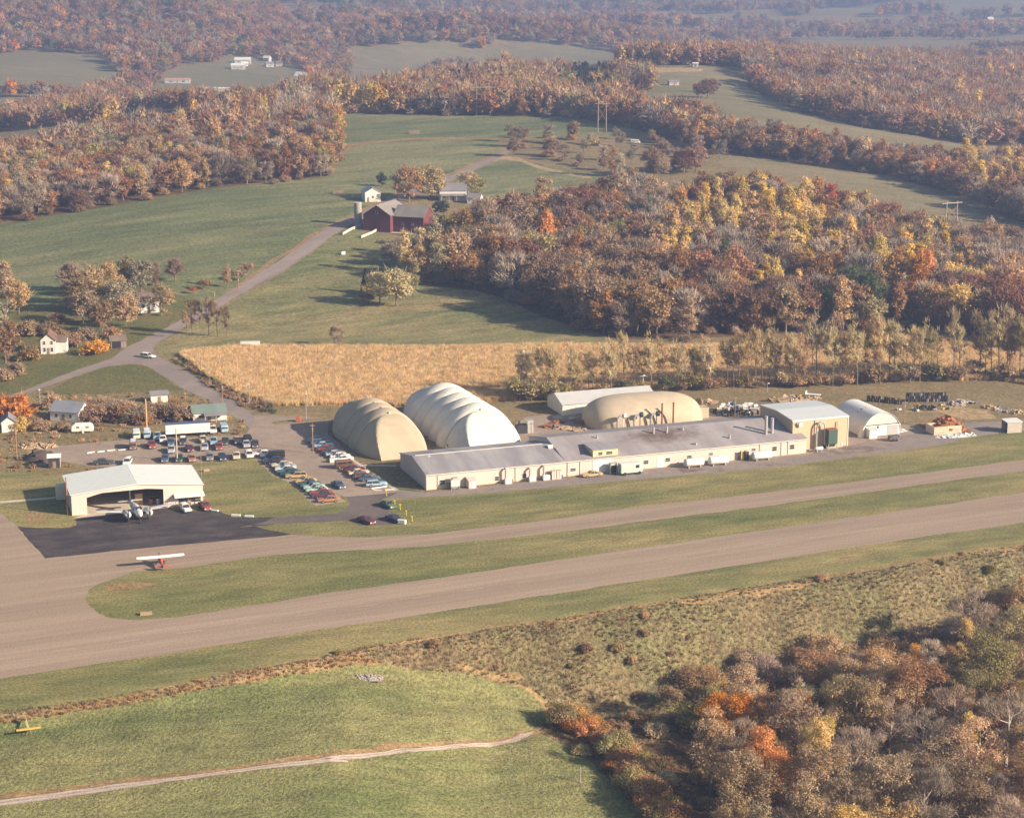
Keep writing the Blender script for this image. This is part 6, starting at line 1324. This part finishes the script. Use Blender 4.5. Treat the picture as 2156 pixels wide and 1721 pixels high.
# high winged light plane
px_, py_ = G(*c9(1415,1322)); hd = math.atan2(1.0, -.9)*0+R(-35)
t = thing('high_wing_plane', 'light plane with a white high wing and orange red body on the taxiway', 'aircraft', (px_, py_, 0), R(107)); up = Matrix.Translation((0, 0, 1.25)) @ Matrix.Rotation(R(-7), 4, 'Y')
fus = ac(fuselage([(2.1,0,.10,.10),(2.0,0,.36,.36),(1.2,.02,.48,.50),(.6,.2,.50,.66),(-.6,.22,.48,.62),(-2.2,.12,.28,.34),(-4.3,.15,.06,.10)]), 'fuselage', m_pr, t)
b = MB(); b.box(-.4,-.52,.42,.75,-.47,.78).box(-.4,.47,.42,.75,.52,.78); ac(b, 'cabin_windows', glass, fus)
ac(wing_mb(5.3, 1.65, 1.5, .012, .11, 0, .98), 'wing', m_pw, t); ac(wing_mb(1.6, .9, .7, 0, .08).xf(Matrix.Translation((-3.9, 0, .2))), 'tailplane', m_pr, t)
ac(MB().loft([[(-4.0+q*-.25-(p-.3)*(1.2-.5*q), dy, .15+q*1.3) for p, dy in ((0,0),(.3,.05),(1,0),(.3,-.05))] for q in (0, .5, .9, 1.0)]), 'fin', m_pr, t)
for sy in (-1, 1):
    ac(MB().tube((.3,sy*.45,-.3),(.1,sy*2.5,.92),.04,.04,6), 'wing_strut', m_pw, t)
    MB().tube((.75,sy*.35,.95),(.8,sy*.95,.3),.05,.05,6).tube((.8,sy*.95-.07,.28),(.8,sy*.95+.07,.28),.28,.28,12).build('main_wheel', m_black, t, 40)
MB().tube((-3.9,-.04,.13),(-3.9,.04,.13),.13,.13,10).tube((-3.9,0,.13),(-3.7,0,.8),.04,.04,6).build('tail_wheel', m_black, t); ac(MB().tube((2.1,0,0),(2.3,0,0),.12,.04,10).box(2.14,-.07,-.95,2.19,.07,.95), 'propeller', m_black, t)
# wind tee
p0, p1, p2 = b6(178,800), b6(104,787), b6(252,768)
gx, gy = cast(p0[0], p0[1]+10); gz = h1(gx, gy); t = thing('wind_tee', 'yellow wooden wind tee standing in the near field', 'wind tee', (gx, gy, gz), R(20))
m_tee = paint('tee_yellow', (.62,.40,.07), .7, .2, scale=4)
MB().box(-2.15,-.28,1.15,2.15,.28,1.33).build('crossbar', m_tee, t); MB().box(-.2,.29,1.17,.2,4.6,1.31).build('tail_boom', paint('tee_board', (.60,.47,.25), .8, .3, scale=4), t); MB().box(-.05,3.4,1.313,.05,4.6,2.1).build('tail_fin', m_tee, t)
for x_, y_ in ((-.5,-.2),(.5,-.2),(0,1.4)): MB().tube((x_,y_,-.2),(x_*.4,y_*.6,1.16),.06,.06,6).build('leg', m_wood, t)

# ------------------------------------------------------------------ poles, mast, pylons
def upole(p, top, label, arm=0, lamp=False, r_=.16, mat=None, cat='utility pole', name='utility_pole', z=None):
    x, y = G(*p) if p[1] > 770 else cast(*p); zz = h1(x, y); hgt_ = ht(p[0], p[1], top, 0) if p[1] > 770 else top
    t = thing(name, label, cat, (x, y, zz), R(10)); MB().tube((0,0,-.5),(0,0,hgt_), r_, r_*.7, 8).build('pole', mat or m_pole, t, 40)
    if arm: MB().box(-arm/2,-.08,hgt_-.7,arm/2,.08,hgt_-.5).build('crossarm', m_pole if not lamp else m_tank, t); MB().tube((.0,.2,hgt_-2.2),(0,.2,hgt_-1.3),.22,.22,10).build('transformer', m_pipe, t)
    if lamp: MB().box(-.1,-1.0,hgt_-.1,.1,.05,hgt_+.02).build('lamp_arm', m_pipe, t); MB().box(-.28,-1.45,hgt_-.2,.28,-1.0,hgt_+.02).build('lamp_head', m_tank, t)
    return t
upole(c1(130,640), c1(0,390)[1], 'wooden pole with crossarm by the rubble at the left edge', 1.8); upole(c1(1122,420), c1(0,180)[1], 'thick yellow brown wooden pole behind the parked vans', 0, False, .3, paint('new_pole', (.50,.32,.16), .9, .2))
upole(c1(1355,660), c1(0,405)[1], 'pale wooden pole in front of the semi trailer', 0, False, .2, paint('pale_pole', (.48,.38,.30), .9, .2)); upole(c1(1542,800), c1(0,520)[1], 'thin pole on the lawn right of the hangar', 0, False, .09)
upole(c1(518,1068), c1(0,780)[1], 'brown pole at the left front corner of the hangar', 0, False, .2, paint('brown_pole', (.30,.15,.08), .9, .2)); upole(c2(442,440), c2(0,235)[1], 'tall thin lamp pole in front of the cornfield', 0, True, .1, m_pipe)
upole(c2(493,710), c2(0,475)[1], 'brown pole among cars left of the tan dome', 1.4, False, .14); upole(c2(1402,993), c2(0,720)[1], 'pole with lamp at the left end of the factory', 0, True, .11, m_pipe)
upole(c3(468,358), c3(0,287)[1]-12, 'lamp pole at the left end of the open shed', 0, True, .1, m_pipe); upole(c3(1120,312), c3(0,187)[1], 'pole with white double crossarm behind the open shed', 2.6, True, .1, m_tank)
upole(c3(245,706), c3(0,560)[1], 'pole between white dome and smooth dome', 1.2, False, .13); upole(c3(352,690), c3(0,560)[1], 'thin pole right of the white dome', 0, False, .09); upole(c3(830,635), c3(0,585)[1], 'short thin pole before the smooth dome', 0, False, .08)
upole(c3(1840,545), c3(0,360)[1], 'brown pole in the white drum heap', 1.6, False, .14); upole(c3(2095,330), c3(0,250)[1], 'lamp pole under the tree row', 0, True, .09, m_pipe); upole(c4(1213,770), c4(0,590)[1], 'brown pole right of the arched hut', 1.2, False, .14)
upole(c5(1575,1150), c5(0,1030)[1], 'utility pole at the left corner of the cornfield', 1.4, False, .13); upole(c5(1955,1395), c5(0,1235)[1], 'pole with a pale head in front of the corn', 0, True, .1, m_pipe); upole(c5(1745,1430), c5(0,1225)[1], 'utility pole at the road bend before the green roofed house', 1.4, False, .14)
upole(c5(1170,1105), c5(0,1030)[1], 'thin sign pole at the road junction', 0, False, .08); upole(c5(315,1400), c5(0,1280)[1], 'lamp pole below the left road', 0, True, .09, m_pipe); upole(b7(1575,880), b7(0,785)[1], 'grey pole at the end of the orange hedge', 0, False, .13, m_pipe)
upole(c5(1685,680), 8, 'utility pole beside the diagonal road', 1.4, False, .13); upole(c5(1870,560), 8, 'second utility pole farther up the diagonal road', 1.4, False, .13)
x, y = cast(*f3(278,386)); t = thing('radio_mast', 'thin lattice radio mast on the hilltop', 'mast', (x, y, h1(x, y)), 0)
hm = 28.0
for k in range(3): a = 2.09*k; MB().tube((math.cos(a)*.5, math.sin(a)*.5, -1), (math.cos(a)*.4, math.sin(a)*.4, hm), .05, .05, 5).build('mast_leg', m_pipe, t)
b = MB()
for k in range(17): b.tube((.5*math.cos(2.09*(k % 3)), .5*math.sin(2.09*(k % 3)), k*2), (.5*math.cos(2.09*(k+1)), .5*math.sin(2.09*(k+1)), k*2+2), .05, .05, 4)
b.build('lattice', m_pipe, t)
def pylon(p, hgt_, w_, label, rz):
    x, y = cast(*p); t = thing('wooden_pylon', label, 'pylon', (x, y, h1(x, y)), rz, 'wooden power line pylons')
    for s_ in (-1, 1): MB().tube((s_*w_*.28,0,-.5),(s_*w_*.26,0,hgt_),.28,.2,8).build('pole', paint('grey_pole', (.36,.28,.23), .9, .2), t, 40)
    MB().box(-w_/2,-.15,hgt_-1.1,w_/2,.15,hgt_-.75).build('crossarm', paint('arm', (.36,.30,.26), .9, .2), t); MB().tube((-w_*.28,0,hgt_*.35),(w_*.27,0,hgt_*.8),.12,.12,6).tube((w_*.28,0,hgt_*.35),(-w_*.27,0,hgt_*.8),.12,.12,6).build('brace', m_pole, t)
pylon(f2(975,712), 18, 15, 'wooden H frame pylon before the trees beyond the upper field', 0); pylon(f2(1706,812), 17, 8.5, 'wooden H frame pylon by the right end of the upper field', 0); pylon(f3(1735,1310), 12, 11, 'wooden H frame pylon in the shade right of the golden trees', R(25))

# ------------------------------------------------------------------ drums, heaps, scraps
DC = {'black': (.028,.027,.03), 'dark blue': (.035,.05,.09), 'blue': (.08,.15,.26), 'brown': (.10,.06,.045), 'grey': (.25,.24,.24), 'white': (.66,.63,.58), 'yellow': (.55,.38,.06)}
DM = {k: paint('drum_'+k, c, .5, .3) for k, c in DC.items()}
db = MB().tube((0,0,0),(0,0,.9),.30,.30,12)
for z in (.01, .30, .60, .87): db.tube((0,0,z),(0,0,z+.03),.318,.318,12)
drum_me = db.mesh('steel_drum', DM['black'], 40)
DR = []
def drum(x, y, z, colr, where, lay=False, sc_=1.0):
    o = link(bpy.data.objects.new('steel_drum', drum_me)); o.location = (x, y, z); o.scale = (sc_, sc_, sc_)
    if lay: o.rotation_euler = (math.pi/2, 0, rng.uniform(-.5, .5)+lay); o.location.z += .3*sc_
    o.material_slots[0].link = 'OBJECT'; o.material_slots[0].material = DM[colr]; DR.append((o, colr, where))
def pickc(w): 
    k = list(w); p = np.array([w[q] for q in k], float); return k[int(rng.choice(len(k), p=p/p.sum()))]
dk = {'black': 5, 'dark blue': 1.6, 'blue': .5, 'brown': 5, 'grey': 1.2, 'white': .2}
FDr = Frame(G(*c10(790,196)), G(*c10(1280,192)))
nrow = 22
TIER = ['bottom tier', 'middle tier', 'top tier']
for q in range(3):
    for i in range(nrow):
        if q == 2 and (i > nrow-2): continue
        x = (i+.5)/nrow*FDr.L+rng.normal()*.05; p_ = FDr.w(x, .3+rng.normal()*.08+.15*q); drum(p_.x, p_.y, q*.90, pickc(dk), f'in the {TIER[q]} of the long drum stack')
FDg = Frame(G(*c10(335,205)), G(*c10(745,222)))
for q in range(2):
    for i in range(16):
        x = (i+.5)/16*FDg.L; dy_ = 5.0-9.0*(i/16)*(1-i/16)*0-5.0*(i/15); p_ = FDg.w(x+rng.normal()*.06, dy_*.5+rng.normal()*.2)
        if q == 1 and rng.random() < .2: continue
        drum(p_.x, p_.y, q*.90, pickc({'black': 4, 'dark blue': 2, 'blue': 1.0, 'brown': 4, 'grey': 1.6, 'white': .5}), f'in the {"lower" if q == 0 else "upper"} tier of the left drum stack')
for i in range(14):
    p_ = G(*c10(rng.uniform(900,1130), rng.uniform(262,300))); drum(p_[0], p_[1], 0, pickc({'black': 5, 'dark blue': 2, 'blue': 1}), 'in the small drum cluster behind the arched hut')
for u_, v_, c_ in ((690,285,'white'),(705,292,'white'),(915,305,'white'),(860,280,'white'),(1110,290,'white'),(1210,285,'yellow'),(1190,240,'yellow'),(1230,235,'yellow'),(920,238,'yellow'),(1590,215,'blue'),(1865,248,'blue'),(1275,280,'black'),(1250,282,'black'),(985,245,'blue'),(1520,212,'black')):
    p_ = G(*c10(u_, v_)); drum(p_[0], p_[1], 0, c_, 'lying loose in the storage yard', lay=rng.random()*3+.01)
# heap of white and dark drums behind the factory
for i in range(30):
    u_, v_ = rng.uniform(250,850), rng.uniform(230,300); p_ = G(*c12(u_, v_)); drum(p_[0], p_[1], 0, pickc({'black': 5, 'dark blue': 2, 'white': 1, 'blue': 1.2 if u_ > 650 else .1, 'brown': 1}), 'in the base of the white drum heap', sc_=1.25)
for i in range(34):
    u_, v_ = rng.uniform(290,810), rng.uniform(205,262); p_ = G(*c12(u_, v_)); drum(p_[0], p_[1], rng.choice([1.15, 1.75]), 'white' if rng.random() < .9 else 'blue', 'on top of the white drum heap', lay=1.57+rng.uniform(-.4, .4), sc_=1.45)
gr = {}
for o, c_, w_ in DR: gr.setdefault((c_, w_), []).append(o)
for (c_, w_), L in gr.items():
    L.sort(key=lambda o: proj(*o.location)[0])
    for i, o in enumerate(L):
        k = len(L); pos = '' if k == 1 else ', leftmost of its colour' if i == 0 else ', rightmost of its colour' if i == k-1 else f', {ORD[min(i,19)]} such from left'
        tag(o, f'{c_} drum {w_}{pos}', 'drum', 'drums of the storage yard')
def heap(name, label, cat, p, rx, ry, h_, mat, n=60, sz=.35, rz=0.0, flat=.5):
    x, y = G(*p) if p[1] > 770 else cast(*p); b = MB(); r_ = random.Random(int(x*7+y))
    for i in range(n):
        a = r_.random()*6.28; q = math.sqrt(r_.random()); cx, cy = math.cos(a)*q*rx, math.sin(a)*q*ry; cz = h_*(1-q*q)*r_.random(); s = sz*r_.uniform(.5, 1.4)
        b.box(-s,-s*r_.uniform(.4,1),-s*flat,s,s*r_.uniform(.4,1),s*flat, M=Matrix.Translation((cx, cy, cz+s*flat*.5)) @ Matrix.Rotation(r_.random()*3, 4, (r_.random()-.5, r_.random()-.5, 1)))
    b.grid(lambda i, j: ((i-.5)*2*rx*1.05, (j-.5)*2*ry*1.05, max(-.05, h_*.75*(1-((i-.5)*2)**2-((j-.5)*2)**2))), 14, 14)
    o = b.build(name, mat, None); o.location = (x, y, h1(x, y)); o.rotation_euler = (0, 0, rz); return tag(o, label, cat)
m_scrap = paint('rusty_scrap', (.33,.13,.05), .9, .6, scale=3, dcol=(.13,.06,.035)); m_dirt = paint('dark_soil', (.085,.062,.052), 1, .4); m_rock = paint('pale_rock', (.33,.28,.245), .95, .4, scale=3, dcol=(.28,.22,.19)); m_lum = paint('lumber', (.40,.29,.18), .9, .5, scale=3, dcol=(.22,.14,.09))
t = thing('open_bin', 'pale tan open topped bin below the rusty scrap', 'bin', (*G(*c10(1115,578)), 0), R(16)); m_bin = paint('stained_bin', (.56,.46,.33), .8, .4, scale=1.2, dcol=(.42,.19,.09))
MB().box(0,0,0,8.5,.2,2.3).box(0,.2,0,.2,5,2.3).box(8.3,.2,0,8.5,5,2.3).box(.2,4.8,0,8.3,5,2.3).build('wall', m_bin, t); MB().box(4.6,-.06,.9,5.7,-.003,1.6).build('hatch', m_rust, t); MB().box(.2,.2,.05,8.3,4.8,.2).build('floor', m_rust, t)
o = heap('scrap_pile', 'rusty orange scrap heaped in and behind the tan bin', 'scrap pile', c10(1250,505), 5.2, 5.0, 3.6, m_scrap, 160, .5, R(16)); o.location.z = .3
heap('plaster_rubble', 'flat pale rubble spread before the tan bin', 'rubble', c10(1370,588), 6.0, 1.6, .35, m_tank, 70, .4, R(14), .3)
t = thing('storage_shed', 'small white shed with dark open side at right yard edge', 'shed', (*G(*c10(1962,555)), 0), R(14)); FX = 4.4
MB().box(0,0,0,FX,.12,3.0).box(FX-.12,.12,0,FX,3.4,3.0).box(.12,3.28,0,FX-.12,3.4,3.0).build('wall', m_conc, t); b = MB(); b.extrude([(-.2,3.02),(3.6,3.3),(3.6,3.42),(-.2,3.14)], -.25, FX+.2); b.build('roof', m_tank, t)
for yy in (.0, 3.28): MB().box(0,yy+.125 if yy == 0 else yy-.0,0,.12,yy+.25,2.95).build('post', m_wood, t)
t = thing('small_trailer', 'small dark trailer loaded with drums before the arched hut', 'trailer', (*G(*c10(650,640)), 0), R(10)); MB().box(-1.6,-.9,.5,1.6,.9,.65).build('deck', m_wood, t); MB().box(1.6,-.05,.5,2.6,.05,.6).build('drawbar', m_black, t)
for sx in (-.5,.5):
    for sy in (-.95,.95): MB().tube((sx,sy-.1,.35),(sx,sy+.1,.35),.35,.35,12).build('wheel', m_tyre, t, 40)
MB().box(-1.4,-.8,.651,1.3,.8,1.5).build('load', paint('dark_load', (.07,.06,.06), .8, .4, scale=3, dcol=(.4,.38,.36)), t)
heap('soil_heap', 'dark soil heap at the left end of the gravel lot', 'soil heap', c1(312,640), 4.6, 4.0, 3.2, m_dirt, 30, .5)
heap('lumber_heap', 'pale broken lumber beyond the dark soil heap', 'lumber', c1(285,548), 5.5, 2.5, .9, m_lum, 60, .7, R(10), .15)
heap('rock_pile', 'pale pile of rocks at the field edge below the runway', 'rock pile', b7(245,528), 3.4, 1.5, .7, m_rock, 170, .22)
heap('timber_pile', 'long brown timber pile on the grass behind the tall shed', 'timber', c12(1330,58), 8.5, 2.6, .8, m_lum, 90, .8, R(14), .12)
t = thing('tilted_trailer', 'pale tilted trailer at the right end of the timber pile', 'trailer', (*G(*c12(1590,30)), 0), R(-20)); MB().box(-2.2,-1.0,.9,2.2,1.0,1.05).build('deck', m_tank, t); MB().box(-2.2,-1.0,1.052,-2.1,1.0,1.9).build('tailboard', m_tank, t)
for sy in (-1.0,1.0): MB().tube((0,sy-.1,.45),(0,sy+.1,.45),.45,.45,12).build('wheel', m_tyre, t, 40)
heap('board_pile', 'low pile of old boards left of the white drum heap', 'boards', c12(80,110), 5.0, 1.3, .5, m_lum, 40, .8, R(12), .1)
for k, (u_, v_) in enumerate(((1770,252),(1950,290),(2060,310),(1330,222),(1450,188))):
    heap('junk_heap', ('brown junk heap, %s of the loose heaps along the far right yard edge' % ['third from left', 'fourth from left', 'rightmost', 'leftmost', 'second from left'][k]), 'junk', c10(u_, v_+8), rng.uniform(2.2, 4), 1.4, .6, [m_lum, m_rock, m_lum, m_rock, m_conc][k], 40, .5, R(-10), .25)
heap('gravel_heap', 'orange red scrap between open shed and smooth dome', 'scrap pile', c3(660,572), 2.6, 1.5, 1.0, m_scrap, 40, .4)
t = thing('equipment_rack', 'dark machine with white cabinet right of the white dome', 'machine', (*G(*c3(190,645)), 0), R(20)); MB().box(-2.4,-1.2,0,.6,1.2,2.4).build('machine_body', m_black, t); MB().box(.65,-1.0,0,2.4,1.0,3.6).build('cabinet', m_pipe, t); MB().tube((-1.5,0,2.4),(-1.5,0,3.4),.3,.3,10).build('stack', m_black, t)
for k in range(7):
    x_, y_ = G(*c3(rng.uniform(300,640), rng.uniform(525,640))); tag(heap('pallet_pile', 'brown pallet pile between the domes, %s from left' % ORD[k], 'pallets', proj(x_, y_, 0), rng.uniform(1.2,2.6), 1.2, .7, [m_lum, m_rust, m_conc][k % 3], 18, .6, R(20), .12))
pp = sorted([o for o in col.objects if o.name.startswith('pallet_pile')], key=lambda o: proj(*o.location)[0])
for k, o in enumerate(pp): o['label'] = f'low pile of pallets between the domes, {ORD[k]} from left'
# low logs, fences, boards
def log(p, q, label, r_=.18, mat=None, cat='log', name='parking_log', z=.0):
    a = Vector((*G(*p), z)) if p[1] > 770 else cast3(*p); b_ = Vector((*G(*q), z)) if q[1] > 770 else cast3(*q); m_ = (a+b_)/2
    o = MB().tube(a-m_+Vector((0,0,r_)), b_-m_+Vector((0,0,r_)), r_, r_, 8).build(name, mat or m_tank, None, 40); o.location = m_; return tag(o, label, cat)
log(c8(1675,705), c8(1895,670), 'long white log before the light blue wagon'); log(c8(1870,722), c8(1995,718), 'short white log right of the long white one'); log(c8(1700,722), c8(1820,722), 'flat white board below the long white log', .1)
log(c1(665,600), c1(722,590), 'white marker log in the empty lot, leftmost of four'); log(c1(745,592), c1(800,584), 'white marker log in the empty lot, second of four from left'); log(c1(820,582), c1(880,575), 'white marker log in the empty lot, third of four from left'); log(c1(905,577), c1(975,570), 'white marker log in the empty lot, rightmost of four')
def board(p, w_, d_, h_, label, mat, rz=0.0, cat='board', name='marker_board'):
    x, y = G(*p) if p[1] > 770 else cast(*p); o = MB().box(-w_/2,-d_/2,.05,w_/2,d_/2,.05+h_).build(name, mat, None); bevel(o, .03); o.location = (x, y, h1(x, y)); o.rotation_euler = (0, 0, rz); return tag(o, label, cat)
board(c1(1805,1075), 2.2, .8, .35, 'white runway marker on the lawn edge, left one of two', m_tank, R(-8)); board(c1(1905,1083), 2.2, .8, .35, 'white runway marker on the lawn edge, right one of two', m_tank, R(-8)); board(c8(2110,1200), 2.0, 1.0, 1.0, 'white box beside the dark blue sedan at drive end', m_tank, R(-20), 'box', 'utility_box')
board(c8(1118,318), 1.7, .9, 1.1, 'pale box beside the white cars in the dome row', m_tank, R(13), 'box', 'utility_box'); board(c1(1578,735), 1.6, .8, .6, 'pale board lying on the lawn right of the hangar', m_lum, R(20)); board(c9(2040,700), 1.8, .7, .3, 'white slab at the right end of the hangar apron', m_tank, R(-20))
board(c5(1962,950), 6.5, 2.2, 1.6, 'white flat wagon at the far edge of the cornfield', m_tank, R(5), 'wagon', 'farm_wagon'); board(c6(485,525), 5.0, 2.0, 1.4, 'brown farm wagon in the green field left of the white shed', m_wood, R(8), 'wagon', 'farm_wagon'); board(f2(550,824), 6.0, 2.4, 1.8, 'brown farm wagon alone in the upper green field', m_wood, R(5), 'wagon', 'farm_wagon')
board(c2(380,460), 1.4, 1.2, 1.3, 'orange bin on the grass strip by the road', paint('orange_bin', (.45,.14,.06), .6, .2), 0, 'bin', 'waste_bin'); board(b6(900,88), 2.4, 1.2, .5, 'pale slab on the grass island edge', m_lum, R(10)); board(c6(520,990), 1.8, 1.0, 1.2, 'white trough in the pasture below the barn', m_tank, R(30), 'trough', 'feed_trough')
m_fence = paint('white_fence_paint', (.74,.72,.66), .7, .15)
def fence(pts, label, h_=1.2):
    w3 = [cast3(*p) for p in pts]; t = thing('board_fence', label, 'fence', w3[0], 0); b = MB()
    P = []
    for a, c_ in zip(w3[:-1], w3[1:]):
        k = max(1, int((c_-a).length/2.6)); P += [a.lerp(c_, i/k) for i in range(k)]
    P.append(w3[-1])
    for a, c_ in zip(P[:-1], P[1:]):
        for z in (.35, .75, 1.12): b.tube(a-w3[0]+Vector((0,0,z)), c_-w3[0]+Vector((0,0,z)), .13, .13, 4)
    b.build('rails', m_fence, t)
    for a in P: MB().box(-.1,-.1,-.3,.1,.1,h_+.1).build('post', m_fence, t, loc=a-w3[0])
fence(M(c6,(520,842),(580,808),(655,778)), 'white board fence left of the red barn'); fence(M(c6,(662,866),(740,835),(808,797)), 'white board fence in front of the red barn'); fence(M(c6,(1155,708),(1225,678)), 'white board fence right of the red barn')
for k, p in enumerate((c8(1890,800), c8(2010,940), c8(2090,1000), c2(1175,1150), c2(1225,1200), c2(1270,1245))):
    x, y = G(*p); t = thing('yellow_marker', f'small yellow marker post by the drive, {ORD[k]} counted from the factory', 'marker post', (x, y, 0), 0, 'yellow marker posts'); MB().tube((0,0,0),(0,0,1.1),.10,.08,8).build('post', m_yellow, t); MB().box(-.22,-.04,1.1,.22,.04,1.45).build('plate', m_yellow, t)
HAZE = .000225
EXPO = 1.1
# ------------------------------------------------------------------ light, sky, air, camera
w = bpy.data.worlds.new('World'); sc.world = w; w.use_nodes = True
nt = w.node_tree; nt.nodes.clear()
SUN_EL, SUN_AZ = R(23.5), R(-22)      # azimuth measured from +X towards +Y
sk = nt.nodes.new('ShaderNodeTexSky'); sk.sky_type = 'NISHITA'; sk.sun_disc = False
sk.sun_elevation = SUN_EL; sk.sun_rotation = math.pi/2-SUN_AZ; sk.dust_density = 2.0; sk.air_density = 1.2
bg = nt.nodes.new('ShaderNodeBackground'); bg.inputs[1].default_value = .06
ow = nt.nodes.new('ShaderNodeOutputWorld'); nt.links.new(sk.outputs[0], bg.inputs[0]); nt.links.new(bg.outputs[0], ow.inputs[0])
sl = bpy.data.lights.new('sun', 'SUN'); sl.energy = 5.0; sl.angle = R(.55); sl.color = (1.0, .835, .66)
so = link(bpy.data.objects.new('sun', sl))
sd = Vector((math.cos(SUN_EL)*math.cos(SUN_AZ), math.cos(SUN_EL)*math.sin(SUN_AZ), math.sin(SUN_EL)))
so.rotation_euler = sd.to_track_quat('Z', 'Y').to_euler(); so.location = (300, 200, 300)
# the air
hz = newmat('haze')[0]; nt = hz.node_tree; out = [n for n in nt.nodes if n.type == 'OUTPUT_MATERIAL'][0]
pv = nt.nodes.new('ShaderNodeVolumePrincipled'); pv.inputs['Color'].default_value = (.44, .60, 1.0, 1); pv.inputs['Density'].default_value = HAZE
pv.inputs['Anisotropy'].default_value = .35
nt.links.new(pv.outputs[0], out.inputs['Volume'])
b = MB().box(-5200, -450, -75, 5200, 9700, 165)
tag(b.build('haze', hz), kind='stuff')
cam = bpy.data.cameras.new('camera'); co = link(bpy.data.objects.new('camera', cam)); sc.camera = co
co.location = (0, 0, H); co.rotation_euler = (math.pi/2-TH, 0, 0)
cam.sensor_fit = 'HORIZONTAL'; cam.sensor_width = 36; cam.lens = 36*F/2156; cam.clip_start = 1; cam.clip_end = 20000
sc.view_settings.view_transform = 'Standard'; sc.view_settings.look = 'None'; sc.view_settings.gamma = 1; sc.view_settings.exposure = EXPO
sc.cycles.max_bounces = 5; sc.cycles.diffuse_bounces = 2; sc.cycles.glossy_bounces = 2; sc.cycles.transmission_bounces = 2; sc.cycles.volume_bounces = 0; sc.cycles.transparent_max_bounces = 4
sc.cycles.use_adaptive_sampling = True; sc.cycles.adaptive_threshold = .02
